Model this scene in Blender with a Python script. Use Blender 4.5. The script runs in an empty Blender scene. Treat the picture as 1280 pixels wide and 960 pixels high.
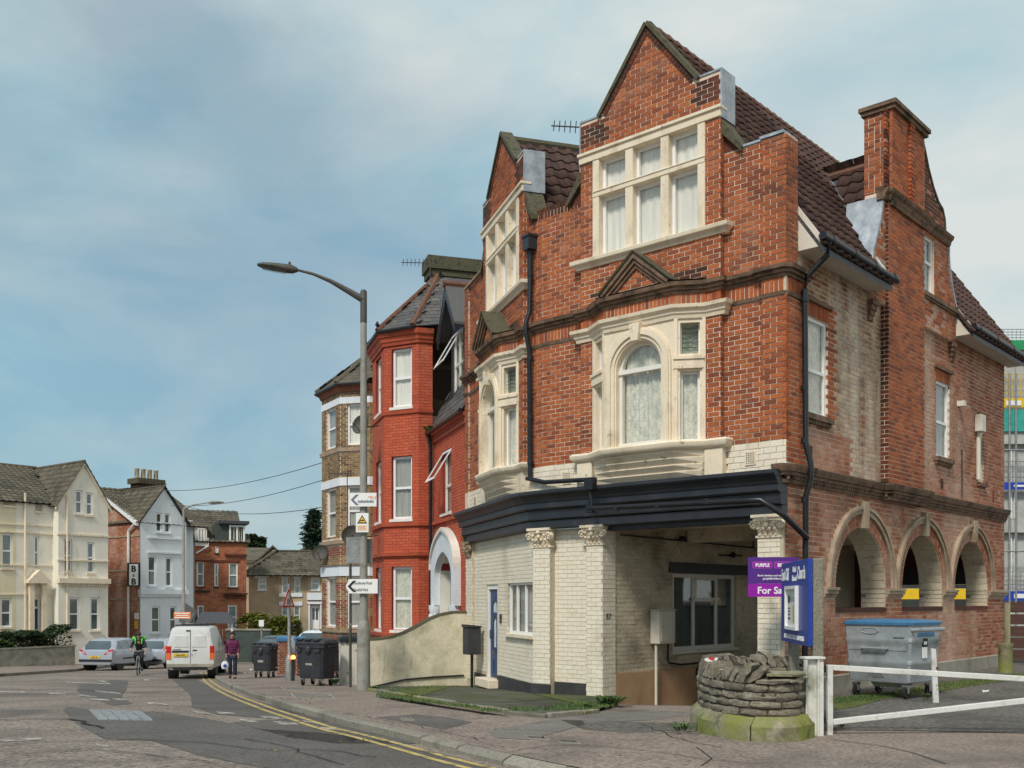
import bpy, bmesh, math, random
from mathutils import Vector, Matrix
random.seed(7)
C = bpy.context.scene.collection
SC = bpy.context.scene
R = math.radians
# ---------------------------------------------------------------- camera
cam = bpy.data.cameras.new('camera')
co = bpy.data.objects.new('camera', cam); C.objects.link(co)
FPX, CXP, HYP, EYE = 1290.0, 640.0, 750.0, 1.65       # measured focal length, centre, horizon, eye height
cam.sensor_width = 36.0
cam.lens = 36.0*FPX/1280.0
cam.shift_y = (HYP-480.0)/1280.0
cam.clip_start = 0.1; cam.clip_end = 6000
co.location = (0, 0, EYE); co.rotation_euler = (R(90), 0, 0)
SC.camera = co
# ---------------------------------------------------------------- world and sun
SUN_EL, SUN_AZ = 48.0, 205.0            # azimuth clockwise from +Y: behind the camera, a little to the left
W = bpy.data.worlds.new('World'); SC.world = W; W.use_nodes = True
nt = W.node_tree; nt.nodes.clear()
def wn(t, **k):
 n = nt.nodes.new(t)
 for a, b in k.items(): setattr(n, a, b)
 return n
sky = wn('ShaderNodeTexSky', sky_type='NISHITA', sun_disc=False)
sky.sun_elevation = R(SUN_EL); sky.sun_rotation = R(SUN_AZ); sky.dust_density = 2.0; sky.ozone_density = 1.6
bg1 = wn('ShaderNodeBackground'); bg1.inputs[1].default_value = 0.05
nt.links.new(sky.outputs[0], bg1.inputs[0])
tc = wn('ShaderNodeTexCoord')
mp = wn('ShaderNodeMapping'); mp.inputs['Scale'].default_value = (1.0, 1.0, 2.3); mp.inputs['Location'].default_value = (3.1, 0.4, 1.7)
nt.links.new(tc.outputs['Generated'], mp.inputs[0])
def wnoise(scale, detail, rough, dist, seed):
 n = wn('ShaderNodeTexNoise'); n.inputs['Scale'].default_value = scale; n.inputs['Detail'].default_value = detail
 n.inputs['Roughness'].default_value = rough; n.inputs['Distortion'].default_value = dist
 a_ = wn('ShaderNodeVectorMath', operation='ADD'); a_.inputs[1].default_value = (seed, seed*.37, -seed*.6)
 nt.links.new(mp.outputs[0], a_.inputs[0]); nt.links.new(a_.outputs[0], n.inputs['Vector']); return n
def wramp(src, stops):
 r = wn('ShaderNodeValToRGB'); e = r.color_ramp.elements
 while len(e) < len(stops): e.new(.5)
 for i, (p, c) in enumerate(stops): e[i].position = p; e[i].color = (*c, 1)
 nt.links.new(src, r.inputs[0]); return r
# broken cloud: thin veil over blue, denser and greyer towards the right-hand (eastern) sky
n1 = wnoise(1.5, 6, .52, .5, 0.0); n2 = wnoise(2.9, 8, .56, .35, 4.2)
sx = wn('ShaderNodeSeparateXYZ'); nt.links.new(tc.outputs['Generated'], sx.inputs[0])
g1 = wn('ShaderNodeMath', operation='MULTIPLY_ADD'); g1.inputs[1].default_value = .34; nt.links.new(sx.outputs['X'], g1.inputs[0]); nt.links.new(n1.outputs['Fac'], g1.inputs[2])
cr = wramp(g1.outputs[0], [(0.28, (.62,)*3), (0.44, (.88,)*3), (0.60, (1, 1, 1))])
g2 = wn('ShaderNodeMath', operation='MULTIPLY_ADD'); g2.inputs[1].default_value = .30; nt.links.new(sx.outputs['X'], g2.inputs[0]); nt.links.new(n2.outputs['Fac'], g2.inputs[2])
cc = wramp(g2.outputs[0], [(0.26, (.160, .275, .335)), (0.45, (.250, .335, .362)), (0.70, (.375, .400, .395))])
bg2 = wn('ShaderNodeBackground'); bg2.inputs[1].default_value = 0.96
nt.links.new(cc.outputs[0], bg2.inputs[0])
mx = wn('ShaderNodeMixShader'); out = wn('ShaderNodeOutputWorld')
nt.links.new(cr.outputs[0], mx.inputs[0]); nt.links.new(bg1.outputs[0], mx.inputs[1]); nt.links.new(bg2.outputs[0], mx.inputs[2])
nt.links.new(mx.outputs[0], out.inputs[0])
sl = bpy.data.lights.new('sun', 'SUN'); sl.energy = 1.5; sl.angle = R(10); sl.color = (1.0, 0.95, 0.87)
so = bpy.data.objects.new('sun', sl); C.objects.link(so)
_a, _e = R(SUN_AZ), R(SUN_EL)
_sd = Vector((math.sin(_a)*math.cos(_e), math.cos(_a)*math.cos(_e), math.sin(_e)))
so.rotation_euler = (-_sd).to_track_quat('-Z', 'Y').to_euler(); so.location = (0, 0, 40)
SC.view_settings.view_transform = 'Standard'; SC.view_settings.look = 'None'
SC.view_settings.exposure = 0.95; SC.view_settings.gamma = 1.0
SC.view_settings.use_curve_mapping = False
# ---------------------------------------------------------------- materials
MATS = {}
def mk(name, cols, rough=0.8, nscale=6.0, ndetail=6, island=False, fine=0.25, fscale=60, bump=0.15, bscale=45,
  dirt=None, dirt2=None, metal=0.0, spec=0.4, coat=0.0, stretch=None, emit=None):
 """cols: list of base colours spread over a ramp driven by noise (or per piece); dirt=(colour, scale, lo, hi, amount[, zstretch])"""
 m = bpy.data.materials.new(name); m.use_nodes = True
 t = m.node_tree; N = t.nodes; L = t.links
 b = N['Principled BSDF']
 geo = N.new('ShaderNodeNewGeometry'); pos = geo.outputs['Position']
 if stretch:
  mpn = N.new('ShaderNodeMapping'); mpn.inputs['Scale'].default_value = stretch
  L.new(pos, mpn.inputs[0]); spos = mpn.outputs[0]
 else: spos = pos
 nz = N.new('ShaderNodeTexNoise'); nz.inputs['Scale'].default_value = nscale; nz.inputs['Detail'].default_value = ndetail
 L.new(spos, nz.inputs['Vector'])
 ramp = N.new('ShaderNodeValToRGB'); el = ramp.color_ramp.elements
 lo, hi = (0.0, 1.0) if island else (0.33, 0.67)
 k = len(cols)
 if k == 1: cols = [cols[0], cols[0]]; k = 2
 while len(el) < k: el.new(0.5)
 for i, c in enumerate(cols):
  el[i].position = lo+(hi-lo)*i/(k-1); el[i].color = (*c, 1)
 if island:
  oi = N.new('ShaderNodeObjectInfo'); ad = N.new('ShaderNodeMath'); ad.operation = 'ADD'
  fr = N.new('ShaderNodeMath'); fr.operation = 'FRACT'
  L.new(geo.outputs['Random Per Island'], ad.inputs[0]); L.new(oi.outputs['Random'], ad.inputs[1]); L.new(ad.outputs[0], fr.inputs[0])
  L.new(fr.outputs[0], ramp.inputs[0])
 else:
  L.new(nz.outputs['Fac'], ramp.inputs[0])
 col = ramp.outputs[0]
 def mixc(fac, c1, c2, bt='MIX'):
  x = N.new('ShaderNodeMix'); x.data_type = 'RGBA'; x.blend_type = bt
  for v, i in ((fac, 0), (c1, 6), (c2, 7)):
   if hasattr(v, 'is_linked') or hasattr(v, 'links'): L.new(v, x.inputs[i])
   else: x.inputs[i].default_value = v if i == 0 else (*v, 1)
  return x.outputs[2]
 if fine > 0:
  fz = N.new('ShaderNodeTexNoise'); fz.inputs['Scale'].default_value = fscale; fz.inputs['Detail'].default_value = 5; fz.inputs['Roughness'].default_value = 0.7
  L.new(pos, fz.inputs['Vector'])
  fr2 = N.new('ShaderNodeMapRange'); fr2.inputs['From Min'].default_value = 0.3; fr2.inputs['From Max'].default_value = 0.7
  fr2.inputs['To Min'].default_value = 1-fine; fr2.inputs['To Max'].default_value = 1+fine*0.6
  L.new(fz.outputs['Fac'], fr2.inputs[0])
  cb = N.new('ShaderNodeCombineColor')
  for i in range(3): L.new(fr2.outputs[0], cb.inputs[i])
  col = mixc(1.0, col, cb.outputs[0], 'MULTIPLY')
 for d in (dirt, dirt2):
  if not d: continue
  dz = N.new('ShaderNodeTexNoise'); dz.inputs['Scale'].default_value = d[1]; dz.inputs['Detail'].default_value = 8; dz.inputs['Roughness'].default_value = 0.62
  dm = N.new('ShaderNodeMapping'); dm.inputs['Scale'].default_value = (1, 1, d[5] if len(d) > 5 else 1.0); dm.inputs['Location'].default_value = (d[1]*3.3, 5, 2)
  L.new(pos, dm.inputs[0]); L.new(dm.outputs[0], dz.inputs['Vector'])
  dr = N.new('ShaderNodeMapRange'); dr.inputs['From Min'].default_value = d[2]; dr.inputs['From Max'].default_value = d[3]
  dr.inputs['To Min'].default_value = 0; dr.inputs['To Max'].default_value = d[4]
  L.new(dz.outputs['Fac'], dr.inputs[0])
  col = mixc(dr.outputs[0], col, d[0])
 L.new(col, b.inputs['Base Color'])
 b.inputs['Roughness'].default_value = rough; b.inputs['Metallic'].default_value = metal
 b.inputs['Specular IOR Level'].default_value = spec
 b.inputs['Coat Weight'].default_value = coat; b.inputs['Coat Roughness'].default_value = 0.08
 if emit: b.inputs['Emission Color'].default_value = (*emit[0], 1); b.inputs['Emission Strength'].default_value = emit[1]
 if bump > 0:
  bz = N.new('ShaderNodeTexNoise'); bz.inputs['Scale'].default_value = bscale; bz.inputs['Detail'].default_value = 6; bz.inputs['Roughness'].default_value = 0.65
  L.new(pos, bz.inputs['Vector'])
  bp = N.new('ShaderNodeBump'); bp.inputs['Strength'].default_value = bump; bp.inputs['Distance'].default_value = 0.02
  L.new(bz.outputs['Fac'], bp.inputs['Height']); L.new(bp.outputs[0], b.inputs['Normal'])
 MATS[name] = m
 return m
def glassmat(name, tint=(0.9, 0.95, 0.95), dark=0.25):
 """window glass seen from outside: a clear sheet with a mirror reflection that grows at glancing angles"""
 m = bpy.data.materials.new(name); m.use_nodes = True
 t = m.node_tree; N = t.nodes; L = t.links; N.clear()
 o = N.new('ShaderNodeOutputMaterial'); tr = N.new('ShaderNodeBsdfTransparent'); tr.inputs[0].default_value = (*tint, 1)
 gl = N.new('ShaderNodeBsdfGlossy'); gl.inputs['Roughness'].default_value = 0.03
 lw = N.new('ShaderNodeFresnel'); lw.inputs[0].default_value = 1.5
 ml = N.new('ShaderNodeMath'); ml.operation = 'MULTIPLY_ADD'; ml.inputs[1].default_value = 1.2 if dark > 0 else 0.25; ml.inputs[2].default_value = dark*0.2
 mx = N.new('ShaderNodeMixShader')
 L.new(lw.outputs[0], ml.inputs[0])
 ge = N.new('ShaderNodeNewGeometry'); iv = N.new('ShaderNodeMath'); iv.operation = 'SUBTRACT'; iv.inputs[0].default_value = 1.0; L.new(ge.outputs['Backfacing'], iv.inputs[1])
 pm = N.new('ShaderNodeMath'); pm.operation = 'MULTIPLY'; L.new(ml.outputs[0], pm.inputs[0]); L.new(iv.outputs[0], pm.inputs[1]); L.new(pm.outputs[0], mx.inputs[0]); L.new(tr.outputs[0], mx.inputs[1]); L.new(gl.outputs[0], mx.inputs[2])
 L.new(mx.outputs[0], o.inputs[0]); MATS[name] = m
 return m
SOOT = (0.022, 0.017, 0.014)
mk('brick', [(0.24, 0.060, 0.024), (0.36, 0.092, 0.030), (0.42, 0.112, 0.034), (0.47, 0.135, 0.042), (0.38, 0.100, 0.036), (0.19, 0.058, 0.030)], 0.85, island=True,
 fine=0.35, fscale=35, bump=0.3, bscale=70, dirt=(SOOT, 0.55, 0.52, 0.74, 0.6), dirt2=((0.55, 0.34, 0.24), 0.8, 0.58, 0.8, 0.4))
mk('brick_sooty', [(0.06, 0.022, 0.016), (0.12, 0.035, 0.02), (0.18, 0.05, 0.026), (0.05, 0.03, 0.022)], 0.9, island=True,
 fine=0.4, fscale=35, bump=0.35, bscale=70, dirt=((0.03, 0.027, 0.016), 1.2, 0.45, 0.65, 0.7))
mk('brick_flank', [(0.26, 0.075, 0.04), (0.36, 0.115, 0.055), (0.42, 0.18, 0.10), (0.33, 0.10, 0.048), (0.47, 0.27, 0.17)], 0.9, island=True,
 fine=0.35, fscale=35, bump=0.3, bscale=70, dirt=((0.66, 0.50, 0.39), 0.55, 0.45, 0.68, 0.72, 0.4), dirt2=((0.05, 0.028, 0.02), 0.9, 0.55, 0.72, 0.6))
mk('brick_pale', [(0.26, 0.12, 0.06), (0.36, 0.20, 0.11), (0.46, 0.31, 0.19), (0.18, 0.08, 0.05), (0.32, 0.12, 0.06)], 0.9, island=True,
 fine=0.35, fscale=35, bump=0.3, bscale=70, dirt=((0.76, 0.68, 0.55), 0.62, 0.465, 0.64, 0.78, 0.16), dirt2=((0.07, 0.045, 0.03), 0.8, 0.56, 0.72, 0.65))
mk('mortar', [(0.62, 0.47, 0.36), (0.78, 0.63, 0.50)], 0.95, 3, fine=0.2, bump=0.2, dirt=((0.12, 0.08, 0.055), 0.8, 0.5, 0.72, 0.7))
mk('mortar_pale', [(0.66, 0.55, 0.43), (0.78, 0.68, 0.55)], 0.95, 3, fine=0.2, bump=0.2, dirt=((0.1, 0.07, 0.05), 0.8, 0.55, 0.72, 0.6))
mk('cream_brick', [(0.77, 0.69, 0.55), (0.80, 0.72, 0.58), (0.75, 0.66, 0.52), (0.81, 0.74, 0.61)], 0.7, island=True, fine=0.12, fscale=20, bump=0.2, bscale=50,
 dirt=((0.30, 0.23, 0.14), 1.1, 0.57, 0.78, 0.5, 0.5), dirt2=((0.16, 0.13, 0.09), 7, 0.66, 0.75, 0.5))
mk('cream_joint', [(0.50, 0.43, 0.31), (0.60, 0.52, 0.38)], 0.85, 4, fine=0.2, bump=0.15)
mk('cream_stone', [(0.76, 0.64, 0.47), (0.82, 0.71, 0.55)], 0.65, 2.2, fine=0.1, fscale=25, bump=0.12, bscale=40,
 dirt=((0.27, 0.20, 0.11), 1.9, 0.52, 0.74, 0.6, 0.6), dirt2=((0.09, 0.07, 0.045), 7, 0.62, 0.72, 0.75))
mk('drab_brick', [(0.60, 0.51, 0.37), (0.68, 0.59, 0.44), (0.53, 0.45, 0.32)], 0.8, island=True, fine=0.2, fscale=30, bump=0.3, bscale=50,
 dirt=((0.12, 0.095, 0.065), 0.9, 0.48, 0.7, 0.7), dirt2=((0.05, 0.04, 0.03), 6, 0.60, 0.72, 0.55))
mk('tan_render', [(0.46, 0.27, 0.15), (0.54, 0.34, 0.20)], 0.85, 2.5, fine=0.12, bump=0.12, dirt=((0.16, 0.11, 0.07), 1.5, 0.56, 0.75, 0.6))
mk('tan_stone', [(0.34, 0.25, 0.17), (0.44, 0.34, 0.24)], 0.85, 3, fine=0.25, bump=0.25, dirt=((0.10, 0.08, 0.05), 2.5, 0.50, 0.7, 0.6))
mk('string_stone', [(0.14, 0.085, 0.055), (0.24, 0.15, 0.10), (0.10, 0.06, 0.04)], 0.9, 4, fine=0.35, bump=0.4, dirt=((0.05, 0.05, 0.022), 2.2, 0.5, 0.66, 0.7))
mk('concrete', [(0.28, 0.26, 0.21), (0.38, 0.35, 0.29)], 0.9, 3, fine=0.25, bump=0.25, dirt=((0.09, 0.085, 0.05), 1.8, 0.5, 0.7, 0.6))
mk('black_paint', [(0.018, 0.020, 0.027), (0.030, 0.033, 0.042)], 0.42, 2.5, fine=0.15, bump=0.1, dirt=((0.12, 0.11, 0.10), 3, 0.60, 0.8, 0.4), spec=0.5)
mk('plinth_paint', [(0.035, 0.034, 0.038), (0.055, 0.052, 0.055)], 0.7, 3, fine=0.2, bump=0.2, dirt=((0.10, 0.10, 0.05), 3, 0.52, 0.7, 0.5))
mk('upvc', [(0.80, 0.80, 0.79), (0.84, 0.84, 0.83)], 0.35, 1, fine=0.05, bump=0.0, spec=0.5, dirt=((0.35, 0.33, 0.28), 3, 0.62, 0.8, 0.25))
mk('white_wood', [(0.74, 0.70, 0.62), (0.80, 0.77, 0.70)], 0.55, 3, fine=0.12, bump=0.1, dirt=((0.35, 0.30, 0.22), 4, 0.60, 0.78, 0.4))
mk('soffit', [(0.60, 0.55, 0.46), (0.68, 0.63, 0.54)], 0.7, 2, fine=0.1, bump=0.05, dirt=((0.3, 0.25, 0.18), 1.5, 0.58, 0.78, 0.4))
mk('lead', [(0.30, 0.33, 0.37), (0.48, 0.52, 0.56)], 0.5, 5, fine=0.2, bump=0.25, bscale=14, metal=0.35, dirt=((0.72, 0.74, 0.76), 4, 0.58, 0.72, 0.5, 0.3))
mk('roof_tile', [(0.060, 0.028, 0.022), (0.085, 0.040, 0.030), (0.050, 0.027, 0.022), (0.105, 0.052, 0.038)], 0.85, island=True, fine=0.35, fscale=28, bump=0.3, bscale=60,
 dirt=((0.10, 0.085, 0.05), 1.6, 0.57, 0.75, 0.5), dirt2=((0.30, 0.22, 0.025), 3.2, 0.69, 0.75, 0.6))
mk('roof_moss', [(0.075, 0.072, 0.040), (0.11, 0.10, 0.06), (0.06, 0.05, 0.035)], 0.95, 7, fine=0.4, bump=0.5, bscale=30)
mk('slate', [(0.085, 0.082, 0.082), (0.12, 0.112, 0.105), (0.065, 0.063, 0.066), (0.15, 0.135, 0.115)], 0.6, island=True, fine=0.25, fscale=24, bump=0.2, bscale=30, dirt=((0.14, 0.11, 0.07), 1.0, 0.52, 0.75, 0.5))
mk('slate_dark', [(0.045, 0.047, 0.056), (0.065, 0.067, 0.077), (0.054, 0.055, 0.064)], 0.5, island=True, fine=0.2, bump=0.2)
mk('tile_brown', [(0.10, 0.088, 0.062), (0.14, 0.12, 0.085), (0.08, 0.068, 0.050), (0.17, 0.145, 0.10)], 0.9, island=True, fine=0.35, fscale=20, bump=0.3, dirt=((0.03, 0.035, 0.02), 0.8, 0.5, 0.66, 0.6))
mk('ridge_clay', [(0.13, 0.055, 0.035), (0.19, 0.085, 0.055)], 0.85, 5, fine=0.3, bump=0.3, dirt=((0.07, 0.06, 0.04), 3, 0.5, 0.68, 0.5))
mk('red_paint', [(0.49, 0.095, 0.042), (0.56, 0.115, 0.050), (0.45, 0.085, 0.040), (0.53, 0.105, 0.046)], 0.75, island=True, fine=0.18, fscale=18, bump=0.25, bscale=50,
 dirt=((0.13, 0.035, 0.024), 1.0, 0.52, 0.74, 0.65, 0.4), dirt2=((0.58, 0.20, 0.13), 1.6, 0.58, 0.76, 0.5, 0.5))
mk('red_joint', [(0.27, 0.036, 0.022), (0.34, 0.045, 0.026)], 0.85, 4, fine=0.2, bump=0.1)
mk('red_trim', [(0.50, 0.095, 0.042), (0.43, 0.080, 0.038)], 0.7, 3, fine=0.15, bump=0.15, dirt=((0.10, 0.05, 0.02), 2.0, 0.52, 0.7, 0.6))
mk('stock_brick', [(0.26, 0.17, 0.075), (0.36, 0.25, 0.12), (0.20, 0.12, 0.06), (0.30, 0.20, 0.10), (0.12, 0.07, 0.045)], 0.9, island=True, fine=0.3, fscale=25, bump=0.3, dirt=((0.06, 0.045, 0.03), 0.9, 0.5, 0.7, 0.5))
mk('stock_red', [(0.22, 0.075, 0.045), (0.28, 0.10, 0.06), (0.16, 0.06, 0.04)], 0.9, island=True, fine=0.3, fscale=25, bump=0.3)
mk('cream_render', [(0.78, 0.74, 0.63), (0.83, 0.79, 0.69)], 0.8, 1.2, fine=0.1, fscale=12, bump=0.15, dirt=((0.30, 0.24, 0.15), 0.9, 0.55, 0.75, 0.45, 0.35))
mk('yellow_render', [(0.70, 0.62, 0.42), (0.76, 0.68, 0.48)], 0.8, 1.2, fine=0.1, fscale=12, bump=0.15, dirt=((0.28, 0.21, 0.11), 0.9, 0.55, 0.75, 0.45, 0.35))
mk('white_render', [(0.66, 0.70, 0.74), (0.74, 0.77, 0.80)], 0.8, 1.2, fine=0.1, fscale=12, bump=0.15, dirt=((0.34, 0.35, 0.36), 0.9, 0.56, 0.75, 0.4, 0.35))
mk('buff_render', [(0.42, 0.32, 0.21), (0.50, 0.39, 0.27)], 0.85, 1.5, fine=0.15, fscale=10, bump=0.15, dirt=((0.2, 0.14, 0.09), 0.8, 0.53, 0.72, 0.5, 0.5))
mk('wall_render', [(0.60, 0.53, 0.38), (0.68, 0.61, 0.46), (0.52, 0.46, 0.32)], 0.9, 1.4, fine=0.15, fscale=14, bump=0.2, bscale=18, dirt=((0.20, 0.18, 0.085), 1.3, 0.54, 0.70, 0.55), dirt2=((0.10, 0.085, 0.06), 2.6, 0.58, 0.70, 0.6, 0.25))
mk('flaky_white', [(0.66, 0.62, 0.54), (0.74, 0.71, 0.64)], 0.8, 2, fine=0.15, bump=0.3, dirt=((0.10, 0.085, 0.065), 3.2, 0.57, 0.62, 0.8), dirt2=((0.3, 0.2, 0.12), 5, 0.62, 0.7, 0.6))
mk('rubble', [(0.19, 0.165, 0.125), (0.27, 0.235, 0.18), (0.14, 0.12, 0.092), (0.23, 0.195, 0.145), (0.31, 0.27, 0.20)], 0.95, island=True, fine=0.45, fscale=22, bump=0.8, bscale=26,
 dirt=((0.07, 0.085, 0.022), 1.8, 0.56, 0.7, 0.5), dirt2=((0.34, 0.32, 0.25), 5, 0.62, 0.72, 0.45))
mk('mossy_stone', [(0.30, 0.27, 0.18), (0.22, 0.20, 0.13), (0.38, 0.33, 0.24)], 0.95, 3, fine=0.3, fscale=22, bump=0.5, bscale=22, dirt=((0.19, 0.21, 0.035), 1.6, 0.44, 0.60, 0.85), dirt2=((0.07, 0.07, 0.025), 3.5, 0.55, 0.68, 0.7))
mk('stone_mortar', [(0.06, 0.052, 0.040), (0.085, 0.075, 0.055)], 0.95, 8, fine=0.3, bump=0.4)
mk('asphalt', [(0.19, 0.155, 0.13), (0.25, 0.205, 0.17), (0.29, 0.24, 0.20)], 0.9, 0.55, fine=0.85, fscale=19, bump=0.6, bscale=28, dirt=((0.075, 0.067, 0.062), 0.42, 0.53, 0.64, 0.6), dirt2=((0.34, 0.28, 0.22), 24, 0.58, 0.70, 0.5))
mk('asphalt_dark', [(0.105, 0.093, 0.085), (0.138, 0.123, 0.112)], 0.85, 0.9, fine=0.6, fscale=22, bump=0.5, bscale=30, dirt=((0.17, 0.15, 0.13), 15, 0.60, 0.70, 0.6), dirt2=((0.085, 0.075, 0.065), 0.9, 0.5, 0.64, 0.5))
mk('crack', [(0.020, 0.018, 0.016), (0.03, 0.027, 0.024)], 0.95, 6, fine=0.3, bump=0.2)
mk('pavement', [(0.235, 0.185, 0.155), (0.29, 0.23, 0.19), (0.20, 0.162, 0.137)], 0.9, 0.7, fine=0.7, fscale=21, bump=0.55, bscale=30, dirt=((0.10, 0.085, 0.074), 0.6, 0.53, 0.66, 0.55), dirt2=((0.34, 0.28, 0.23), 26, 0.60, 0.72, 0.4))
mk('pavement_grey', [(0.17, 0.155, 0.135), (0.22, 0.20, 0.175)], 0.9, 0.9, fine=0.4, fscale=30, bump=0.4, bscale=45, dirt=((0.07, 0.065, 0.055), 0.9, 0.52, 0.66, 0.6))
mk('yard', [(0.125, 0.115, 0.102), (0.165, 0.152, 0.135)], 0.92, 0.5, fine=0.8, fscale=14, bump=0.8, bscale=24, dirt=((0.045, 0.042, 0.038), 0.6, 0.52, 0.62, 0.6), dirt2=((0.24, 0.21, 0.18), 24, 0.64, 0.72, 0.5))
mk('apron', [(0.085, 0.080, 0.060), (0.12, 0.11, 0.085)], 0.9, 1.0, fine=0.4, fscale=25, bump=0.4, bscale=35, dirt=((0.055, 0.075, 0.016), 0.75, 0.46, 0.58, 0.8), dirt2=((0.03, 0.028, 0.024), 0.8, 0.53, 0.62, 0.75))
mk('ramp', [(0.15, 0.14, 0.12), (0.2, 0.185, 0.155)], 0.9, 1.0, fine=0.3, bump=0.3, dirt=((0.05, 0.045, 0.038), 0.8, 0.5, 0.62, 0.8))
mk('kerb', [(0.22, 0.20, 0.165), (0.30, 0.27, 0.22), (0.17, 0.155, 0.125)], 0.9, island=True, fine=0.35, fscale=25, bump=0.4, dirt=((0.06, 0.065, 0.03), 1.8, 0.52, 0.68, 0.6))
mk('road_white', [(0.42, 0.39, 0.35), (0.52, 0.49, 0.45)], 0.8, 3, fine=0.3, fscale=30, bump=0.3, dirt=((0.16, 0.135, 0.112), 6, 0.44, 0.56, 0.95))
mk('road_yellow', [(0.46, 0.34, 0.12), (0.54, 0.41, 0.17)], 0.8, 3, fine=0.3, fscale=30, bump=0.3, dirt=((0.11, 0.09, 0.07), 5, 0.52, 0.60, 0.8))
mk('moss', [(0.075, 0.095, 0.018), (0.115, 0.135, 0.028), (0.05, 0.062, 0.016)], 0.98, 3, fine=0.5, fscale=40, bump=0.8, bscale=50)
mk('leaf', [(0.035, 0.075, 0.014), (0.055, 0.11, 0.02), (0.085, 0.14, 0.03), (0.028, 0.055, 0.014)], 0.6, island=True, fine=0.2, bump=0)
mk('leaf_dark', [(0.014, 0.032, 0.010), (0.026, 0.052, 0.014), (0.042, 0.07, 0.02), (0.012, 0.024, 0.010)], 0.6, island=True, fine=0.2, bump=0)
mk('leaf_pine', [(0.012, 0.036, 0.020), (0.020, 0.055, 0.028), (0.035, 0.075, 0.034)], 0.7, island=True, fine=0.2, bump=0)
mk('leaf_lime', [(0.11, 0.13, 0.014), (0.17, 0.18, 0.02), (0.21, 0.20, 0.025), (0.05, 0.075, 0.014)], 0.6, island=True, fine=0.2, bump=0)
mk('bark', [(0.06, 0.045, 0.03), (0.1, 0.078, 0.055)], 0.95, 8, fine=0.3, bump=0.6, bscale=20)
mk('galv', [(0.26, 0.27, 0.26), (0.36, 0.37, 0.36)], 0.5, 6, fine=0.3, fscale=40, bump=0.1, metal=0.45, dirt=((0.12, 0.11, 0.09), 2.5, 0.55, 0.75, 0.5))
mk('post_grey', [(0.27, 0.26, 0.23), (0.34, 0.33, 0.29)], 0.65, 4, fine=0.25, bump=0.15, dirt=((0.10, 0.085, 0.065), 3.0, 0.54, 0.70, 0.7))
mk('post_dark', [(0.055, 0.052, 0.045), (0.085, 0.08, 0.07)], 0.6, 4, fine=0.2, bump=0.15)
mk('bin_steel', [(0.34, 0.37, 0.385), (0.42, 0.45, 0.465)], 0.5, 5, fine=0.25, fscale=50, bump=0.1, metal=0.4, dirt=((0.16, 0.155, 0.14), 2.6, 0.55, 0.75, 0.6))
mk('bin_blue', [(0.05, 0.17, 0.33), (0.07, 0.21, 0.38)], 0.4, 4, fine=0.15, bump=0.05, dirt=((0.2, 0.22, 0.24), 4, 0.62, 0.78, 0.4))
mk('bin_black', [(0.030, 0.032, 0.038), (0.046, 0.048, 0.056)], 0.45, 4, fine=0.2, bump=0.1, dirt=((0.15, 0.14, 0.13), 3, 0.60, 0.78, 0.4))
mk('rubber', [(0.012, 0.012, 0.013), (0.02, 0.02, 0.02)], 0.8, 5, fine=0.2, bump=0.2)
mk('chrome', [(0.6, 0.6, 0.6)], 0.25, 5, fine=0.1, bump=0, metal=1.0)
mk('rusty_white', [(0.68, 0.66, 0.60), (0.76, 0.74, 0.68)], 0.6, 4, fine=0.15, bump=0.2, dirt=((0.20, 0.09, 0.035), 3.4, 0.50, 0.62, 0.8, 0.35), dirt2=((0.11, 0.12, 0.05), 1.7, 0.56, 0.7, 0.6))
mk('gate_white', [(0.62, 0.61, 0.58), (0.72, 0.71, 0.68)], 0.5, 4, fine=0.15, bump=0.1, dirt=((0.30, 0.25, 0.18), 5, 0.54, 0.70, 0.6), dirt2=((0.2, 0.1, 0.05), 9, 0.64, 0.70, 0.7))
mk('sign_blue', [(0.012, 0.045, 0.28), (0.016, 0.055, 0.32)], 0.4, 3, fine=0.06, bump=0.0, dirt=((0.2, 0.25, 0.4), 6, 0.66, 0.8, 0.3))
mk('sign_purple', [(0.075, 0.018, 0.20), (0.09, 0.022, 0.23)], 0.4, 3, fine=0.05, bump=0.0)
mk('sign_magenta', [(0.26, 0.008, 0.32), (0.29, 0.01, 0.35)], 0.4, 3, fine=0.05, bump=0.0)
mk('sign_pink', [(0.40, 0.10, 0.42)], 0.4, 3, fine=0.05, bump=0.0)
mk('sign_white', [(0.80, 0.80, 0.78), (0.84, 0.84, 0.82)], 0.4, 3, fine=0.05, bump=0.0, dirt=((0.4, 0.38, 0.33), 5, 0.62, 0.8, 0.3))
mk('sign_black', [(0.015, 0.015, 0.016)], 0.5, 3, fine=0.1, bump=0.0)
mk('sign_slate', [(0.14, 0.17, 0.23)], 0.5, 3, fine=0.1, bump=0.0)
mk('sign_yellow', [(0.72, 0.46, 0.03), (0.78, 0.52, 0.05)], 0.45, 3, fine=0.06, bump=0.0)
mk('sign_orange', [(0.75, 0.22, 0.05)], 0.45, 3, fine=0.06, bump=0.0)
mk('sign_red', [(0.55, 0.03, 0.02)], 0.45, 3, fine=0.06, bump=0.0)
mk('paper', [(0.70, 0.70, 0.66), (0.78, 0.78, 0.74)], 0.8, 10, fine=0.1, bump=0)
mk('pebble_post', [(0.20, 0.185, 0.14), (0.32, 0.29, 0.23)], 0.95, 40, fine=0.4, fscale=70, bump=0.7, bscale=60, dirt=((0.08, 0.09, 0.04), 2, 0.52, 0.7, 0.4))
mk('door_blue', [(0.018, 0.045, 0.13), (0.024, 0.055, 0.15)], 0.4, 3, fine=0.06, bump=0.03)
mk('room_dark', [(0.02, 0.019, 0.018), (0.03, 0.028, 0.026)], 0.9, 2, fine=0.2, bump=0)
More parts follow.
